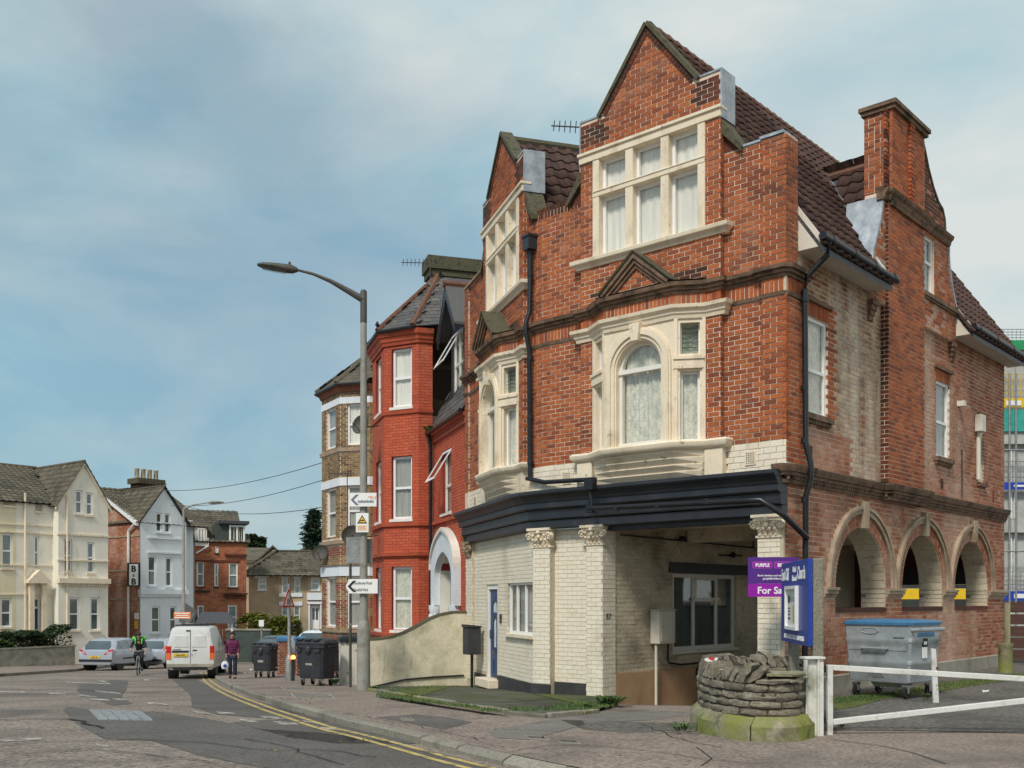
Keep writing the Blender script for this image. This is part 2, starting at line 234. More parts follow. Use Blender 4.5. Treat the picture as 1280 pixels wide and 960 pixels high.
mk('curtain', [(0.72, 0.75, 0.77), (0.86, 0.87, 0.87)], 0.85, 2.5, fine=0.1, bump=0, stretch=(6, 6, 0.4))
mk('curtain_lace', [(0.52, 0.55, 0.52), (0.80, 0.81, 0.77)], 0.85, 9, fine=0.35, fscale=30, bump=0, stretch=(1.5, 1.5, 0.7))
mk('curtain_grey', [(0.30, 0.32, 0.33), (0.40, 0.42, 0.43)], 0.85, 2.5, fine=0.1, bump=0, stretch=(6, 6, 0.4))
mk('silver_paint', [(0.44, 0.47, 0.53), (0.47, 0.50, 0.56)], 0.32, 2, fine=0.04, bump=0, metal=0.35, coat=0.6, dirt=((0.2, 0.19, 0.17), 2.2, 0.62, 0.8, 0.3))
mk('van_paint', [(0.62, 0.63, 0.62), (0.68, 0.69, 0.68)], 0.38, 2, fine=0.05, bump=0, coat=0.4, dirt=((0.3, 0.27, 0.22), 1.8, 0.54, 0.74, 0.5))
mk('red_car', [(0.30, 0.02, 0.015)], 0.3, 2, fine=0.04, bump=0, coat=0.6)
mk('dark_car', [(0.03, 0.032, 0.036)], 0.3, 2, fine=0.04, bump=0, coat=0.6)
mk('white_car', [(0.72, 0.74, 0.76)], 0.35, 2, fine=0.04, bump=0, coat=0.5)
mk('car_black', [(0.014, 0.014, 0.015), (0.02, 0.02, 0.022)], 0.55, 3, fine=0.1, bump=0)
mk('car_glass', [(0.05, 0.065, 0.07), (0.10, 0.125, 0.13)], 0.06, 1.2, fine=0.05, bump=0, spec=0.9, coat=0.6)
mk('tail_red', [(0.50, 0.016, 0.010), (0.58, 0.02, 0.012)], 0.2, 3, fine=0.05, bump=0, coat=0.5)
mk('tail_orange', [(0.80, 0.16, 0.03)], 0.2, 3, fine=0.05, bump=0, coat=0.5)
mk('plate_yellow', [(0.78, 0.50, 0.03)], 0.45, 3, fine=0.05, bump=0)
mk('amber_lamp', [(0.8, 0.2, 0.03)], 0.3, 3, fine=0.0, bump=0, emit=((1.0, 0.22, 0.03), 6.0))
mk('skin', [(0.42, 0.24, 0.17), (0.48, 0.28, 0.20)], 0.55, 4, fine=0.05, bump=0)
mk('hair_dark', [(0.022, 0.014, 0.010), (0.035, 0.022, 0.016)], 0.6, 20, fine=0.3, bump=0.2)
mk('jacket_plum', [(0.105, 0.010, 0.055), (0.14, 0.016, 0.075)], 0.6, 6, fine=0.2, bump=0.4, bscale=18)
mk('cloth_dark', [(0.014, 0.016, 0.024), (0.025, 0.028, 0.038)], 0.85, 6, fine=0.2, bump=0.3, bscale=20)
mk('jeans', [(0.018, 0.024, 0.045), (0.03, 0.038, 0.065)], 0.85, 6, fine=0.2, bump=0.3, bscale=20)
mk('hivis', [(0.10, 0.55, 0.06), (0.16, 0.68, 0.09)], 0.6, 6, fine=0.1, bump=0)
mk('bag_white', [(0.62, 0.64, 0.68), (0.72, 0.74, 0.78)], 0.6, 6, fine=0.1, bump=0.2)
mk('bag_blue', [(0.03, 0.07, 0.30)], 0.6, 6, fine=0.1, bump=0)
mk('site_concrete', [(0.40, 0.40, 0.37), (0.50, 0.50, 0.47)], 0.9, 1.2, fine=0.15, fscale=10, bump=0.1, dirt=((0.26, 0.25, 0.22), 0.9, 0.5, 0.7, 0.5))
mk('site_yellow', [(0.75, 0.46, 0.01), (0.80, 0.52, 0.02)], 0.6, 3, fine=0.1, bump=0)
mk('site_blue', [(0.015, 0.05, 0.42), (0.02, 0.065, 0.48)], 0.5, 3, fine=0.1, bump=0)
mk('site_green', [(0.02, 0.26, 0.10), (0.03, 0.32, 0.13)], 0.7, 3, fine=0.2, bump=0)
mk('site_teal', [(0.03, 0.32, 0.27), (0.05, 0.40, 0.34)], 0.7, 3, fine=0.2, bump=0)
mk('fence_wood', [(0.075, 0.035, 0.028), (0.11, 0.055, 0.042)], 0.85, 4, fine=0.25, bump=0.3, stretch=(1, 1, 6))
mk('fence_post', [(0.30, 0.27, 0.16), (0.38, 0.34, 0.22)], 0.9, 4, fine=0.25, bump=0.3)
mk('clay_pot', [(0.34, 0.28, 0.17), (0.42, 0.34, 0.22), (0.20, 0.13, 0.09)], 0.9, 3, fine=0.25, bump=0.2)
mk('pipe_black', [(0.012, 0.013, 0.016), (0.02, 0.021, 0.025)], 0.35, 3, fine=0.15, bump=0.05)
mk('meter_box', [(0.64, 0.60, 0.50), (0.70, 0.66, 0.56)], 0.5, 3, fine=0.08, bump=0, dirt=((0.3, 0.24, 0.16), 3, 0.58, 0.74, 0.4))
mk('terracotta', [(0.20, 0.075, 0.045), (0.28, 0.11, 0.065)], 0.9, 4, fine=0.25, bump=0.3)
glassmat('glass', (1, .985, .95), 0.35); glassmat('glass_clear', (1, 1, 1), 0.0); glassmat('glass_dark', (0.75, 0.8, 0.78), 0.5)
mk('green_clad', [(0.045, 0.062, 0.055), (0.065, 0.085, 0.075)], 0.8, 3, fine=0.2, bump=0.1)
mk('metal_cover', [(0.30, 0.31, 0.32), (0.42, 0.43, 0.44)], 0.5, 8, fine=0.3, bump=0.2, metal=0.5)
# ---------------------------------------------------------------- mesh helpers
class Fr:
 """a vertical wall frame: u runs along the wall, n outwards, z up"""
 def __init__(s, o, d, n=None, zo=0.0):
  s.o = (o[0], o[1]); L = math.hypot(*d[:2]); s.d = (d[0]/L, d[1]/L)
  if n is None: n = (s.d[1], -s.d[0])
  L = math.hypot(*n[:2]); s.n = (n[0]/L, n[1]/L); s.zo = zo
 def P(s, u, n, z): return (s.o[0]+u*s.d[0]+n*s.n[0], s.o[1]+u*s.d[1]+n*s.n[1], z+s.zo)
 def sub(s, u, n, zo=0.0, ang=0.0):
  """frame at (u,n), turned by ang degrees from d towards n"""
  p = s.P(u, n, 0); c, q = math.cos(R(ang)), math.sin(R(ang))
  d = (s.d[0]*c+s.n[0]*q, s.d[1]*c+s.n[1]*q); nn = (s.n[0]*c-s.d[0]*q, s.n[1]*c-s.d[1]*q)
  return Fr(p, d, nn, s.zo+zo)
 def between(s, a, b):
  """frame along the plan segment a->b given as (u,n) pairs; outward side like s.n"""
  pa, pb = s.P(a[0], a[1], 0), s.P(b[0], b[1], 0)
  d = (pb[0]-pa[0], pb[1]-pa[1]); n = (d[1], -d[0])
  # same handedness as this frame
  if (s.d[0]*s.n[1]-s.d[1]*s.n[0])*(d[0]*n[1]-d[1]*n[0]) < 0: n = (-n[0], -n[1])
  f = Fr(pa, d, n, s.zo); f.len = math.hypot(*d); return f
WORLD = Fr((0, 0), (1, 0), (0, 1))
WL = {}
def setp(o, parent):
 if parent is not None: o.parent = parent
class MB:
 def __init__(s): s.v = []; s.f = []; s.m = []; s.mi = 0
 def add(s, vs, fs):
  b = len(s.v); s.v += [tuple(v) for v in vs]; s.f += [tuple(i+b for i in f) for f in fs]; s.m += [s.mi]*len(fs); return s
 def box(s, fr, u0, u1, n0, n1, z0, z1):
  P = fr.P
  return s.add([P(u0, n0, z0), P(u1, n0, z0), P(u1, n1, z0), P(u0, n1, z0), P(u0, n0, z1), P(u1, n0, z1), P(u1, n1, z1), P(u0, n1, z1)],
      [(0, 3, 2, 1), (4, 5, 6, 7), (0, 1, 5, 4), (1, 2, 6, 5), (2, 3, 7, 6), (3, 0, 4, 7)])
 def hexa(s, p8): return s.add(p8, [(0, 3, 2, 1), (4, 5, 6, 7), (0, 1, 5, 4), (1, 2, 6, 5), (2, 3, 7, 6), (3, 0, 4, 7)])
 def prism(s, fr, pts, n0, n1):
  k = len(pts)
  return s.add([fr.P(u, n0, z) for u, z in pts]+[fr.P(u, n1, z) for u, z in pts],
      [tuple(range(k)), tuple(range(2*k-1, k-1, -1))]+[(i, (i+1) % k, k+(i+1) % k, k+i) for i in range(k)])
 def hprism(s, fr, pts, z0, z1, top=None):
  k = len(pts); top = top or pts
  return s.add([fr.P(u, n, z0) for u, n in pts]+[fr.P(u, n, z1) for u, n in top],
      [tuple(range(k)), tuple(range(2*k-1, k-1, -1))]+[(i, (i+1) % k, k+(i+1) % k, k+i) for i in range(k)])
 def sweep(s, fr, path, prof, caps=True):
  """moulding: closed profile [(offset,z)] swept with mitres along the plan path [(u,n)]; offset is towards +n"""
  pts = [Vector(p) for p in path]; k = len(prof); vs = []
  for i, p in enumerate(pts):
   d1 = (p-pts[i-1]).normalized() if i > 0 else None
   d2 = (pts[i+1]-p).normalized() if i < len(pts)-1 else None
   d1 = d1 or d2; d2 = d2 or d1
   nn = [Vector((-d.y, d.x)) for d in (d1, d2)]
   b = (nn[0]+nn[1]).normalized(); sc = 1.0/max(0.3, b.dot(nn[0]))
   for o, z in prof: q = p+b*o*sc; vs.append(fr.P(q.x, q.y, z))
  fs = []
  for i in range(len(pts)-1):
   for j in range(k):
    a = i*k+j; b2 = i*k+(j+1) % k; fs.append((a, b2, b2+k, a+k))
  if caps: fs += [tuple(range(k)), tuple(range((len(pts)-1)*k+k-1, (len(pts)-1)*k-1, -1))]
  return s.add(vs, fs)
 def tube(s, pts, r, seg=8, caps=True):
  pts = [Vector(p) for p in pts]; rs = r if isinstance(r, (list, tuple)) else [r]*len(pts); vs = []; fs = []
  for i, p in enumerate(pts):
   t = ((pts[i+1]-p).normalized() if i < len(pts)-1 else Vector())+((p-pts[i-1]).normalized() if i else Vector())
   t.normalize(); a = Vector((0, 0, 1)) if abs(t.z) < 0.9 else Vector((1, 0, 0))
   x = t.cross(a).normalized(); y = x.cross(t)
   for j in range(seg):
    g = 2*math.pi*j/seg; vs.append(p+(x*math.cos(g)+y*math.sin(g))*rs[i])
  for i in range(len(pts)-1):
   for j in range(seg):
    fs.append((i*seg+j, i*seg+(j+1) % seg, (i+1)*seg+(j+1) % seg, (i+1)*seg+j))
  if caps: fs += [tuple(range(seg-1, -1, -1)), tuple(range((len(pts)-1)*seg, len(pts)*seg))]
  return s.add(vs, fs)
 def lathe(s, c, prof, seg=12, axis='z', cap=True):
  """prof [(r,h)]; axis vector or 'z'"""
  ax = Vector((0, 0, 1)) if axis == 'z' else Vector(axis).normalized()
  a = Vector((1, 0, 0)) if abs(ax.x) < 0.9 else Vector((0, 1, 0)); x = ax.cross(a).normalized(); y = ax.cross(x); c = Vector(c); vs = []
  for r, h in prof:
   for j in range(seg):
    g = 2*math.pi*j/seg; vs.append(c+ax*h+(x*math.cos(g)+y*math.sin(g))*r)
  fs = [(i*seg+j, i*seg+(j+1) % seg, (i+1)*seg+(j+1) % seg, (i+1)*seg+j) for i in range(len(prof)-1) for j in range(seg)]
  if cap: fs += [tuple(range(seg-1, -1, -1)), tuple(range((len(prof)-1)*seg, len(prof)*seg))]
  return s.add(vs, fs)
 def loft(s, secs, close=True, caps=True):
  k = len(secs[0]); b = [v for sec in secs for v in sec]; fs = []
  for i in range(len(secs)-1):
   for j in range(k if close else k-1):
    fs.append((i*k+j, i*k+(j+1) % k, (i+1)*k+(j+1) % k, (i+1)*k+j))
  if caps: fs += [tuple(range(k-1, -1, -1)), tuple(range((len(secs)-1)*k, len(secs)*k))]
  return s.add(b, fs)
 def ball(s, c, r, seg=8, rings=6):
  rx, ry, rz = r if isinstance(r, (tuple, list)) else (r, r, r); vs = []; fs = []
  for i in range(rings+1):
   a = math.pi*i/rings
   for j in range(seg):
    g = 2*math.pi*j/seg; vs.append((c[0]+rx*math.sin(a)*math.cos(g), c[1]+ry*math.sin(a)*math.sin(g), c[2]-rz*math.cos(a)))
  for i in range(rings):
   for j in range(seg): fs.append((i*seg+j, i*seg+(j+1) % seg, (i+1)*seg+(j+1) % seg, (i+1)*seg+j))
  return s.add(vs, fs)
 def build(s, name, mat, parent=None, label=None, smooth=0, bevel=0, stuff=False, recalc=True, sub=0, solid=0):
  n = len(s.v)
  lo = [min(v[i] for v in s.v) for i in range(3)]; hi = [max(v[i] for v in s.v) for i in range(3)]
  c = Vector(((lo[0]+hi[0])/2, (lo[1]+hi[1])/2, lo[2]))
  me = bpy.data.meshes.new(name)
  me.from_pydata([(v[0]-c.x, v[1]-c.y, v[2]-c.z) for v in s.v], [], s.f)
  for mm in (mat if isinstance(mat, (list, tuple)) else [mat]): me.materials.append(MATS[mm])
  if isinstance(mat, (list, tuple)): me.polygons.foreach_set('material_index', s.m)
  if recalc:
   bm = bmesh.new(); bm.from_mesh(me); bmesh.ops.recalc_face_normals(bm, faces=bm.faces)
   bm.to_mesh(me); bm.free()
  if smooth:
   me.polygons.foreach_set('use_smooth', [True]*len(me.polygons))
   me.set_sharp_from_angle(angle=R(smooth))
  o = bpy.data.objects.new(name, me); C.objects.link(o)
  pw = WL.get(parent.name, Vector()) if parent is not None else Vector()
  o.location = c-pw; setp(o, parent); WL[o.name] = c
  if bevel:
   b = o.modifiers.new('bevel', 'BEVEL'); b.width = bevel; b.segments = 1; b.limit_method = 'ANGLE'; b.angle_limit = R(40)
  if sub:
   b = o.modifiers.new('subsurf', 'SUBSURF'); b.levels = sub; b.render_levels = sub
  if solid:
   b = o.modifiers.new('solid', 'SOLIDIFY'); b.thickness = solid
  if label: o['label'] = label
  if stuff: o['kind'] = 'stuff'
  return o
def thing(name, label, cat, loc=(0, 0, 0), group=None):
 o = bpy.data.objects.new(name, None); C.objects.link(o); o.empty_display_size = 0.3
 o.location = loc; WL[o.name] = Vector(loc); o['label'] = label; o['category'] = cat
 if group: o['group'] = group
 return o
def tag(o, label, cat, group=None):
 o['label'] = label; o['category'] = cat
 if group: o['group'] = group
 return o
def struct(o): o['kind'] = 'structure'; return o
def copy_tree(o, parent=None, name=None):
 c = o.copy(); C.objects.link(c)
 if parent is not None: c.parent = parent
 for ch in list(o.children): copy_tree(ch, c)
 return c
def linked(name, me, M, parent):
 """an object sharing the mesh me, placed by the world matrix M"""
 o = bpy.data.objects.new(name, me); C.objects.link(o)
 pw = WL.get(parent.name, Vector()) if parent is not None else Vector()
 o.matrix_basis = Matrix.Translation(-pw) @ M
 if parent is not None: o.parent = parent
 return o
def fill_faces(loops):
 """triangulate a polygon with holes: loops of (x,y); returns verts, tris"""
 bm = bmesh.new(); es = []
 for lp in loops:
  vs = [bm.verts.new((x, y, 0)) for x, y in lp]
  es += [bm.edges.new((vs[i], vs[(i+1) % len(vs)])) for i in range(len(vs))]
 bmesh.ops.triangle_fill(bm, use_beauty=True, use_dissolve=False, edges=es)
 bm.verts.index_update()
 V = [(v.co.x, v.co.y) for v in bm.verts]; Fc = [tuple(v.index for v in f.verts) for f in bm.faces]
 bm.free(); return V, Fc
def wallmesh(mb, fr, outline, holes=(), n0=-0.3, n1=0.0, reveal=None):
 """a wall slab between n0 (inside) and n1 (outside), cut by holes"""
 V, Fc = fill_faces([outline]+list(holes)); k = len(V)
 mb.add([fr.P(u, n1, z) for u, z in V]+[fr.P(u, n0, z) for u, z in V], list(Fc)+[tuple(i+k for i in reversed(f)) for f in Fc])
 for lp in [outline]+list(holes):
  q = len(lp)
  mb.add([fr.P(u, n1, z) for u, z in lp]+[fr.P(u, n0, z) for u, z in lp], [(i, (i+1) % q, q+(i+1) % q, q+i) for i in range(q)])
 return mb
def rect(u0, u1, z0, z1): return [(u0, z0), (u1, z0), (u1, z1), (u0, z1)]
def arch(c, r, zs, z0, seg=16, rise=None, point=None):
 """opening with a round head (or stilted by rise)"""
 rr = rise or r
 return [(c-r, z0), (c+r, z0)]+[(c+r*math.cos(math.pi*i/seg), zs+rr*math.sin(math.pi*i/seg)) for i in range(seg+1)]
def scan(loops, z):
 xs = []
 for lp in loops:
  k = len(lp)
  for i in range(k):
   (x0, z0), (x1, z1) = lp[i], lp[(i+1) % k]
   if (z0 <= z) != (z1 <= z): xs.append(x0+(z-z0)*(x1-x0)/(z1-z0))
 xs.sort(); return [(xs[i], xs[i+1]) for i in range(0, len(xs)-1, 2)]
def lay(fr, outline, holes=(), n=0.0, L=0.235, H=0.086, j=0.0172, proud=0.008, depth=0.03, z0=None, soldier=False, jit=0.003, header=0.0):
 """courses of bricks over a wall face: a list of (fr,u0,u1,n0,n1,z0,z1)"""
 out = []; zs = [p[1] for p in outline]; zb = min(zs) if z0 is None else z0; zt = max(zs); z = zb; row = 0
 while z < zt-0.02:
  h = min(H, zt-z)
  iv0 = scan([outline]+list(holes), z+h*0.5)
  for a, b in iv0:
   if soldier: u = a
   else: u = math.floor(a/L)*L-(L/2 if row % 2 else 0)
   while u < b-0.02:
    ln = L
    if header and random.random() < header: ln = L*0.5
    p, q = max(a, u), min(b, u+ln)
    if q-p > 0.035:
     e = random.uniform(-jit, jit)
     out.append((fr, p+(j/2 if p > a else 0), q-(j/2 if q < b else 0), n-depth, n+proud+e, z+j/2, z+h-j/2))
    u += ln
  z += H; row += 1
 return out
UNIT = None
def unitbox(mat):
 me = bpy.data.meshes.new('brick_piece')
 vs = [(x, y, z) for z in (0, 1) for y in (0, 1) for x in (0, 1)]
 me.from_pydata(vs, [], [(0, 2, 3, 1), (4, 5, 7, 6), (0, 1, 5, 4), (1, 3, 7, 5), (3, 2, 6, 7), (2, 0, 4, 6)])
 me.materials.append(MATS[mat]); return me
def place_bricks(lst, name, mat, parent, keep=300, stuffname=None):
 """the largest-looking bricks become objects of their own, the rest one joined part"""
 def size(b):
  fr, u0, u1, n0, n1, z0, z1 = b; p = fr.P((u0+u1)/2, n1, z0); Y = max(1, p[1])
  v = Vector((-p[0], -p[1])).normalized(); return (u1-u0)*abs(v.dot(Vector(fr.n)))/Y
 lst = sorted(lst, key=size, reverse=True)
 if keep:
  me = unitbox(mat)
  for b in lst[:keep]:
   fr, u0, u1, n0, n1, z0, z1 = b
   rh = fr.d[0]*fr.n[1]-fr.d[1]*fr.n[0] > 0
   if rh: o = fr.P(u0, n0, z0); d = fr.d
   else: o = fr.P(u1, n0, z0); d = (-fr.d[0], -fr.d[1])
   M = Matrix(((d[0]*(u1-u0), fr.n[0]*(n1-n0), 0, o[0]), (d[1]*(u1-u0), fr.n[1]*(n1-n0), 0, o[1]), (0, 0, z1-z0, o[2]), (0, 0, 0, 1)))
   linked(name, me, M, parent)
 if len(lst) > keep:
  mb = MB()
  for b in lst[keep:]: mb.box(*b)
  mb.build(stuffname or name, mat, parent, stuff=True)
def window(fr, root, u0, u1, z0, z1, n=-0.10, frame=0.055, depth=0.06, cols=(), rows=(), mat='upvc', curtain='curtain', glass='glass', back=True, sill=None, fold=0.02, cfrac=1.0, name='window', label=None):
 """window frame (part) with pane and curtain sub-parts; cols/rows are fractions where bars stand"""
 m = MB(); f = frame
 m.box(fr, u0, u0+f, n-depth, n, z0, z1); m.box(fr, u1-f, u1, n-depth, n, z0, z1)
 m.box(fr, u0+f, u1-f, n-depth, n-0.002, z0, z0+f); m.box(fr, u0+f, u1-f, n-depth, n-0.002, z1-f, z1)
 us = [u0+f]+[u0+(u1-u0)*c for c in cols]+[u1-f]; zs = [z0+f]+[z0+(z1-z0)*r for r in rows]+[z1-f]; hb = f*0.5
 for c in cols: uu = u0+(u1-u0)*c; m.box(fr, uu-hb, uu+hb, n-depth+0.004, n-0.004, z0+f, z1-f)
 for r in rows: zz = z0+(z1-z0)*r; m.box(fr, u0+f, u1-f, n-depth+0.006, n-0.006, zz-hb, zz+hb)
 w = m.build(name, mat, root, label)
 for i in range(len(us)-1):
  for k in range(len(zs)-1):
   g = MB(); g.box(fr, us[i]-0.004, us[i+1]+0.004, n-depth*0.6, n-depth*0.6+0.006, zs[k]-0.004, zs[k+1]+0.004)
   g.build('pane', glass, w)
 if curtain:
  c = MB(); k = max(6, int((u1-u0)/0.035)); ph = random.random()*6; nb = n-depth-0.028
  vs = []; zb = z1-(z1-z0)*cfrac
  for i in range(k+1):
   u = u0+(u1-u0)*i/k; d = fold*math.sin(i*1.3+ph)+fold*0.6*math.sin(i*0.47+ph*2)
   vs += [fr.P(u, nb+d, zb), fr.P(u, nb+d*0.8, z1)]
  c.add(vs, [(2*i, 2*i+2, 2*i+3, 2*i+1) for i in range(k)]); c.build('curtain', curtain, w, smooth=60, recalc=False)
 if back:
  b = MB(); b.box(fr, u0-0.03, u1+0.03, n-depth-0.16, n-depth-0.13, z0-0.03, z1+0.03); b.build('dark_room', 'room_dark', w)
 if sill:
  s = MB(); s.box(fr, u0-0.06, u1+0.06, n-depth, sill[0], z0-sill[1], z0-0.001); s.build('sill', sill[2] if len(sill) > 2 else mat, w)
 return w
TEXTS = []
def upx(fr, px, n=0.0):
 r = (px-CXP)/FPX; ox = fr.o[0]+n*fr.n[0]; oy = fr.o[1]+n*fr.n[1]
 return (r*oy-ox)/(fr.d[0]-r*fr.d[1])
def zpx(fr, u, py, n=0.0): return EYE+(HYP-py)/FPX*fr.P(u, n, 0)[1]
def win4(fr, x0, x1, y0, y1, n=0.0):
 u0, u1 = sorted((upx(fr, x0, n), upx(fr, x1, n))); um = (u0+u1)/2; return u0, u1, zpx(fr, um, y1, n), zpx(fr, um, y0, n)
def text(s, fr, u, z, size, mat, parent, n=0.0, align='LEFT', name='lettering', bold=0.0, xs=1.0, depth=0.002):
 """raised flat lettering on a face of frame fr"""
 cu = bpy.data.curves.new('t', 'FONT'); cu.body = s; cu.size = size; cu.align_x = align; cu.extrude = depth; cu.offset = bold
 cu.resolution_u = 3
 o = bpy.data.objects.new('t', cu); C.objects.link(o)
 dg = bpy.context.evaluated_depsgraph_get(); dg.update()
 me = bpy.data.meshes.new_from_object(o.evaluated_get(dg)); bpy.data.objects.remove(o)
 sg = 1 if fr.d[0]*fr.n[1]-fr.d[1]*fr.n[0] < 0 else -1
 mb = MB(); mb.add([fr.P(u+sg*v.co.x*xs, n+v.co.z, z+v.co.y) for v in me.vertices], [tuple(p.vertices) for p in me.polygons])
 bpy.data.meshes.remove(me)
 return mb.build(name, mat, parent)
def leaves(mb, pts, size, flat=0.5):
 for p in pts:
  s = size*random.uniform(0.6, 1.3); a = random.uniform(0, 6.28); t = random.gauss(0, 0.7)
  x = Vector((math.cos(a), math.sin(a), 0.3*math.sin(t)))*s; y = Vector((-math.sin(a)*math.cos(t), math.cos(a)*math.cos(t), math.sin(t)))*s*flat
  p = Vector(p); z = x.cross(y).normalized()*s*0.25
  mb.add([p-x, p-y+z, p+x, p+y+z], [(0, 1, 2, 3)])
 return mb
def project(p):
 return CXP+FPX*p[0]/p[1], HYP-FPX*(p[2]-EYE)/p[1]
# ---------------------------------------------------------------- terrain heights
def lerp_table(t, x):
 if x <= t[0][0]: return t[0][1]
 for (a, va), (b, vb) in zip(t, t[1:]):
  if x <= b: return va+(vb-va)*(x-a)/(b-a)
 return t[-1][1]
ZT = [(0, 0), (12, -0.02), (16, -0.09), (20, -0.25), (25, -0.5), (31, -0.83), (37, -1.15), (48, -1.50), (56, -1.85), (66, -2.25), (120, -4.0), (400, -14), (3000, -14)]
def gz(x, y):
 w = min(1, max(0, (5.0-x)/3.5)); w = w*w*(3-2*w)
 return lerp_table(ZT, y)*w
def on_ground(px, py, dz=0.0):
 """the point of the ground seen at a measured photo position"""
 lo, hi = 3.0, 300.0
 f = lambda Y: (EYE-(py-HYP)/FPX*Y)-(gz((px-CXP)/FPX*Y, Y)+dz)
 for _ in range(60):
  m = (lo+hi)/2
  if f(m) > 0: lo = m
  else: hi = m
 return ((px-CXP)/FPX*lo, lo)
def sheet(name, poly, dz, mat, step=1.0, parent=None, hf=None, stuff=False, zf=None):
 hf = hf or gz
 V, Fc = fill_faces([poly]); bm = bmesh.new()
 vs = [bm.verts.new((x, y, 0)) for x, y in V]
 for f in Fc: bm.faces.new([vs[i] for i in f])
 xs = [p[0] for p in poly]; ys = [p[1] for p in poly]
 for lo, hi, ax in ((min(xs), max(xs), 0), (min(ys), max(ys), 1)):
  k = math.ceil(lo/step)*step
  while k < hi:
   co_ = (k, 0, 0) if ax == 0 else (0, k, 0); no_ = (1, 0, 0) if ax == 0 else (0, 1, 0)
   bmesh.ops.bisect_plane(bm, geom=bm.verts[:]+bm.edges[:]+bm.faces[:], plane_co=co_, plane_no=no_, dist=1e-5); k += step
 bmesh.ops.recalc_face_normals(bm, faces=bm.faces)
 for v in bm.verts: v.co.z = hf(v.co.x, v.co.y)+dz
 for f in bm.faces:
  f.normal_update()
  if f.normal.z < 0: f.normal_flip()
 me = bpy.data.meshes.new(name); bm.to_mesh(me); bm.free(); me.materials.append(MATS[mat])
 o = bpy.data.objects.new(name, me); C.objects.link(o); WL[o.name] = Vector()
 if parent is not None: o.parent = parent
 else: struct(o)
 if stuff: o['kind'] = 'stuff'
 return o
# the road and open ground: one sheet to the horizon, finer close by
def graded(a, b, fine_a, fine_b, fs):
 v = []; x = fine_a
 while x <= fine_b: v.append(x); x += fs
 s = fs; x = fine_a
 while x > a: s *= 1.5; x -= s; v.insert(0, max(a, x))
 s = fs; x = fine_b
 while x < b: s *= 1.5; x += s; v.append(min(b, x))
 return v
gx = graded(-2500, 2500, -30, 30, 0.5); gy = graded(-300, 3000, 2, 75, 0.5)
mb = MB()
ROADZ = -0.11
def in_pit(x, y):
 # the sunken floor of the carport
 dx, dy = x-4.551, y-17.21; t = -0.747*dx+0.665*dy; s = 0.665*dx+0.747*dy
 return -0.4 < t < 4.3 and -1.3 < s < 12
vs = [(x, y, (gz(x, y)+ROADZ if not in_pit(x, y) else -1.2)) for y in gy for x in gx]; nx = len(gx)
mb.add(vs, [(i+j*nx, i+1+j*nx, i+1+(j+1)*nx, i+(j+1)*nx) for j in range(len(gy)-1) for i in range(nx-1)])
road = struct(mb.build('road', 'asphalt', smooth=60));
# kerb line of the near pavement (measured along its top outer edge)
KP = [(250, 815), (256, 828), (266, 842), (282, 853.5), (306, 863), (345, 875), (390, 887.5), (430, 899), (480, 909), (520, 918.5), (565, 929.5), (610, 940), (660, 951), (720, 963), (800, 978), (900, 995)]
KL = [on_ground(*p) for p in KP]
KL[0] = (KL[1][0]-2.5, KL[1][1]+5.5)
KL.insert(0, (KL[0][0]-9, KL[0][1]+16))
KL += [(8, 8.6), (40, 4.0)]
def gpave(x, y): return gz(x, y)
FRo = Fr((4.551, 17.21), (-.747, .665), (-.665, -.747)); LFo = Fr((.4425, 20.8675), (-.296, .955), (-.955, -.296))
back = [(40, 14), (5.6, 14.0)]+[FRo.P(u, n, 0)[:2] for u, n in ((0.2, 1.3), (4.2, 1.3), (4.2, -0.3))]+[LFo.P(0.1, -.3, 0)[:2], LFo.P(5.4, -.3, 0)[:2], LFo.P(5.4, -2, 0)[:2], LFo.P(24, -3, 0)[:2], (-6, 66), (-14, 66)]
PV = KL+[(40, 12.0)]
pv = KL+back
pave_poly = [p for p in pv]
YD = lambda x, y: gz(x, y)
import itertools
def resample(pts, step):
 out = [Vector(pts[0])];
 for a, b in zip(pts, pts[1:]):
  a, b = Vector(a), Vector(b); k = max(1, int((b-a).length/step))
  for i in range(1, k+1): out.append(a+(b-a)*i/k)
 return out
def smoothline(pts, n=3):
 pts = [Vector(p) for p in pts]
 for _ in range(n):
  q = [pts[0]]
  for a, b in zip(pts, pts[1:]): q += [a*0.75+b*0.25, a*0.25+b*0.75]
  q.append(pts[-1]); pts = q
 return pts
KS = smoothline(KL, 2)
def offset_line(pts, d):
 out = []
 for i, p in enumerate(pts):
  a = pts[max(0, i-1)]; b = pts[min(len(pts)-1, i+1)]; t = (b-a).normalized(); out.append(p+Vector((-t.y, t.x))*d)
 return out
KIN = offset_line(KS, 0.14)      # pavement side of the kerb
pave = sheet('pavement', [tuple(p) for p in KIN]+back, 0.0, 'pavement', 1.0)
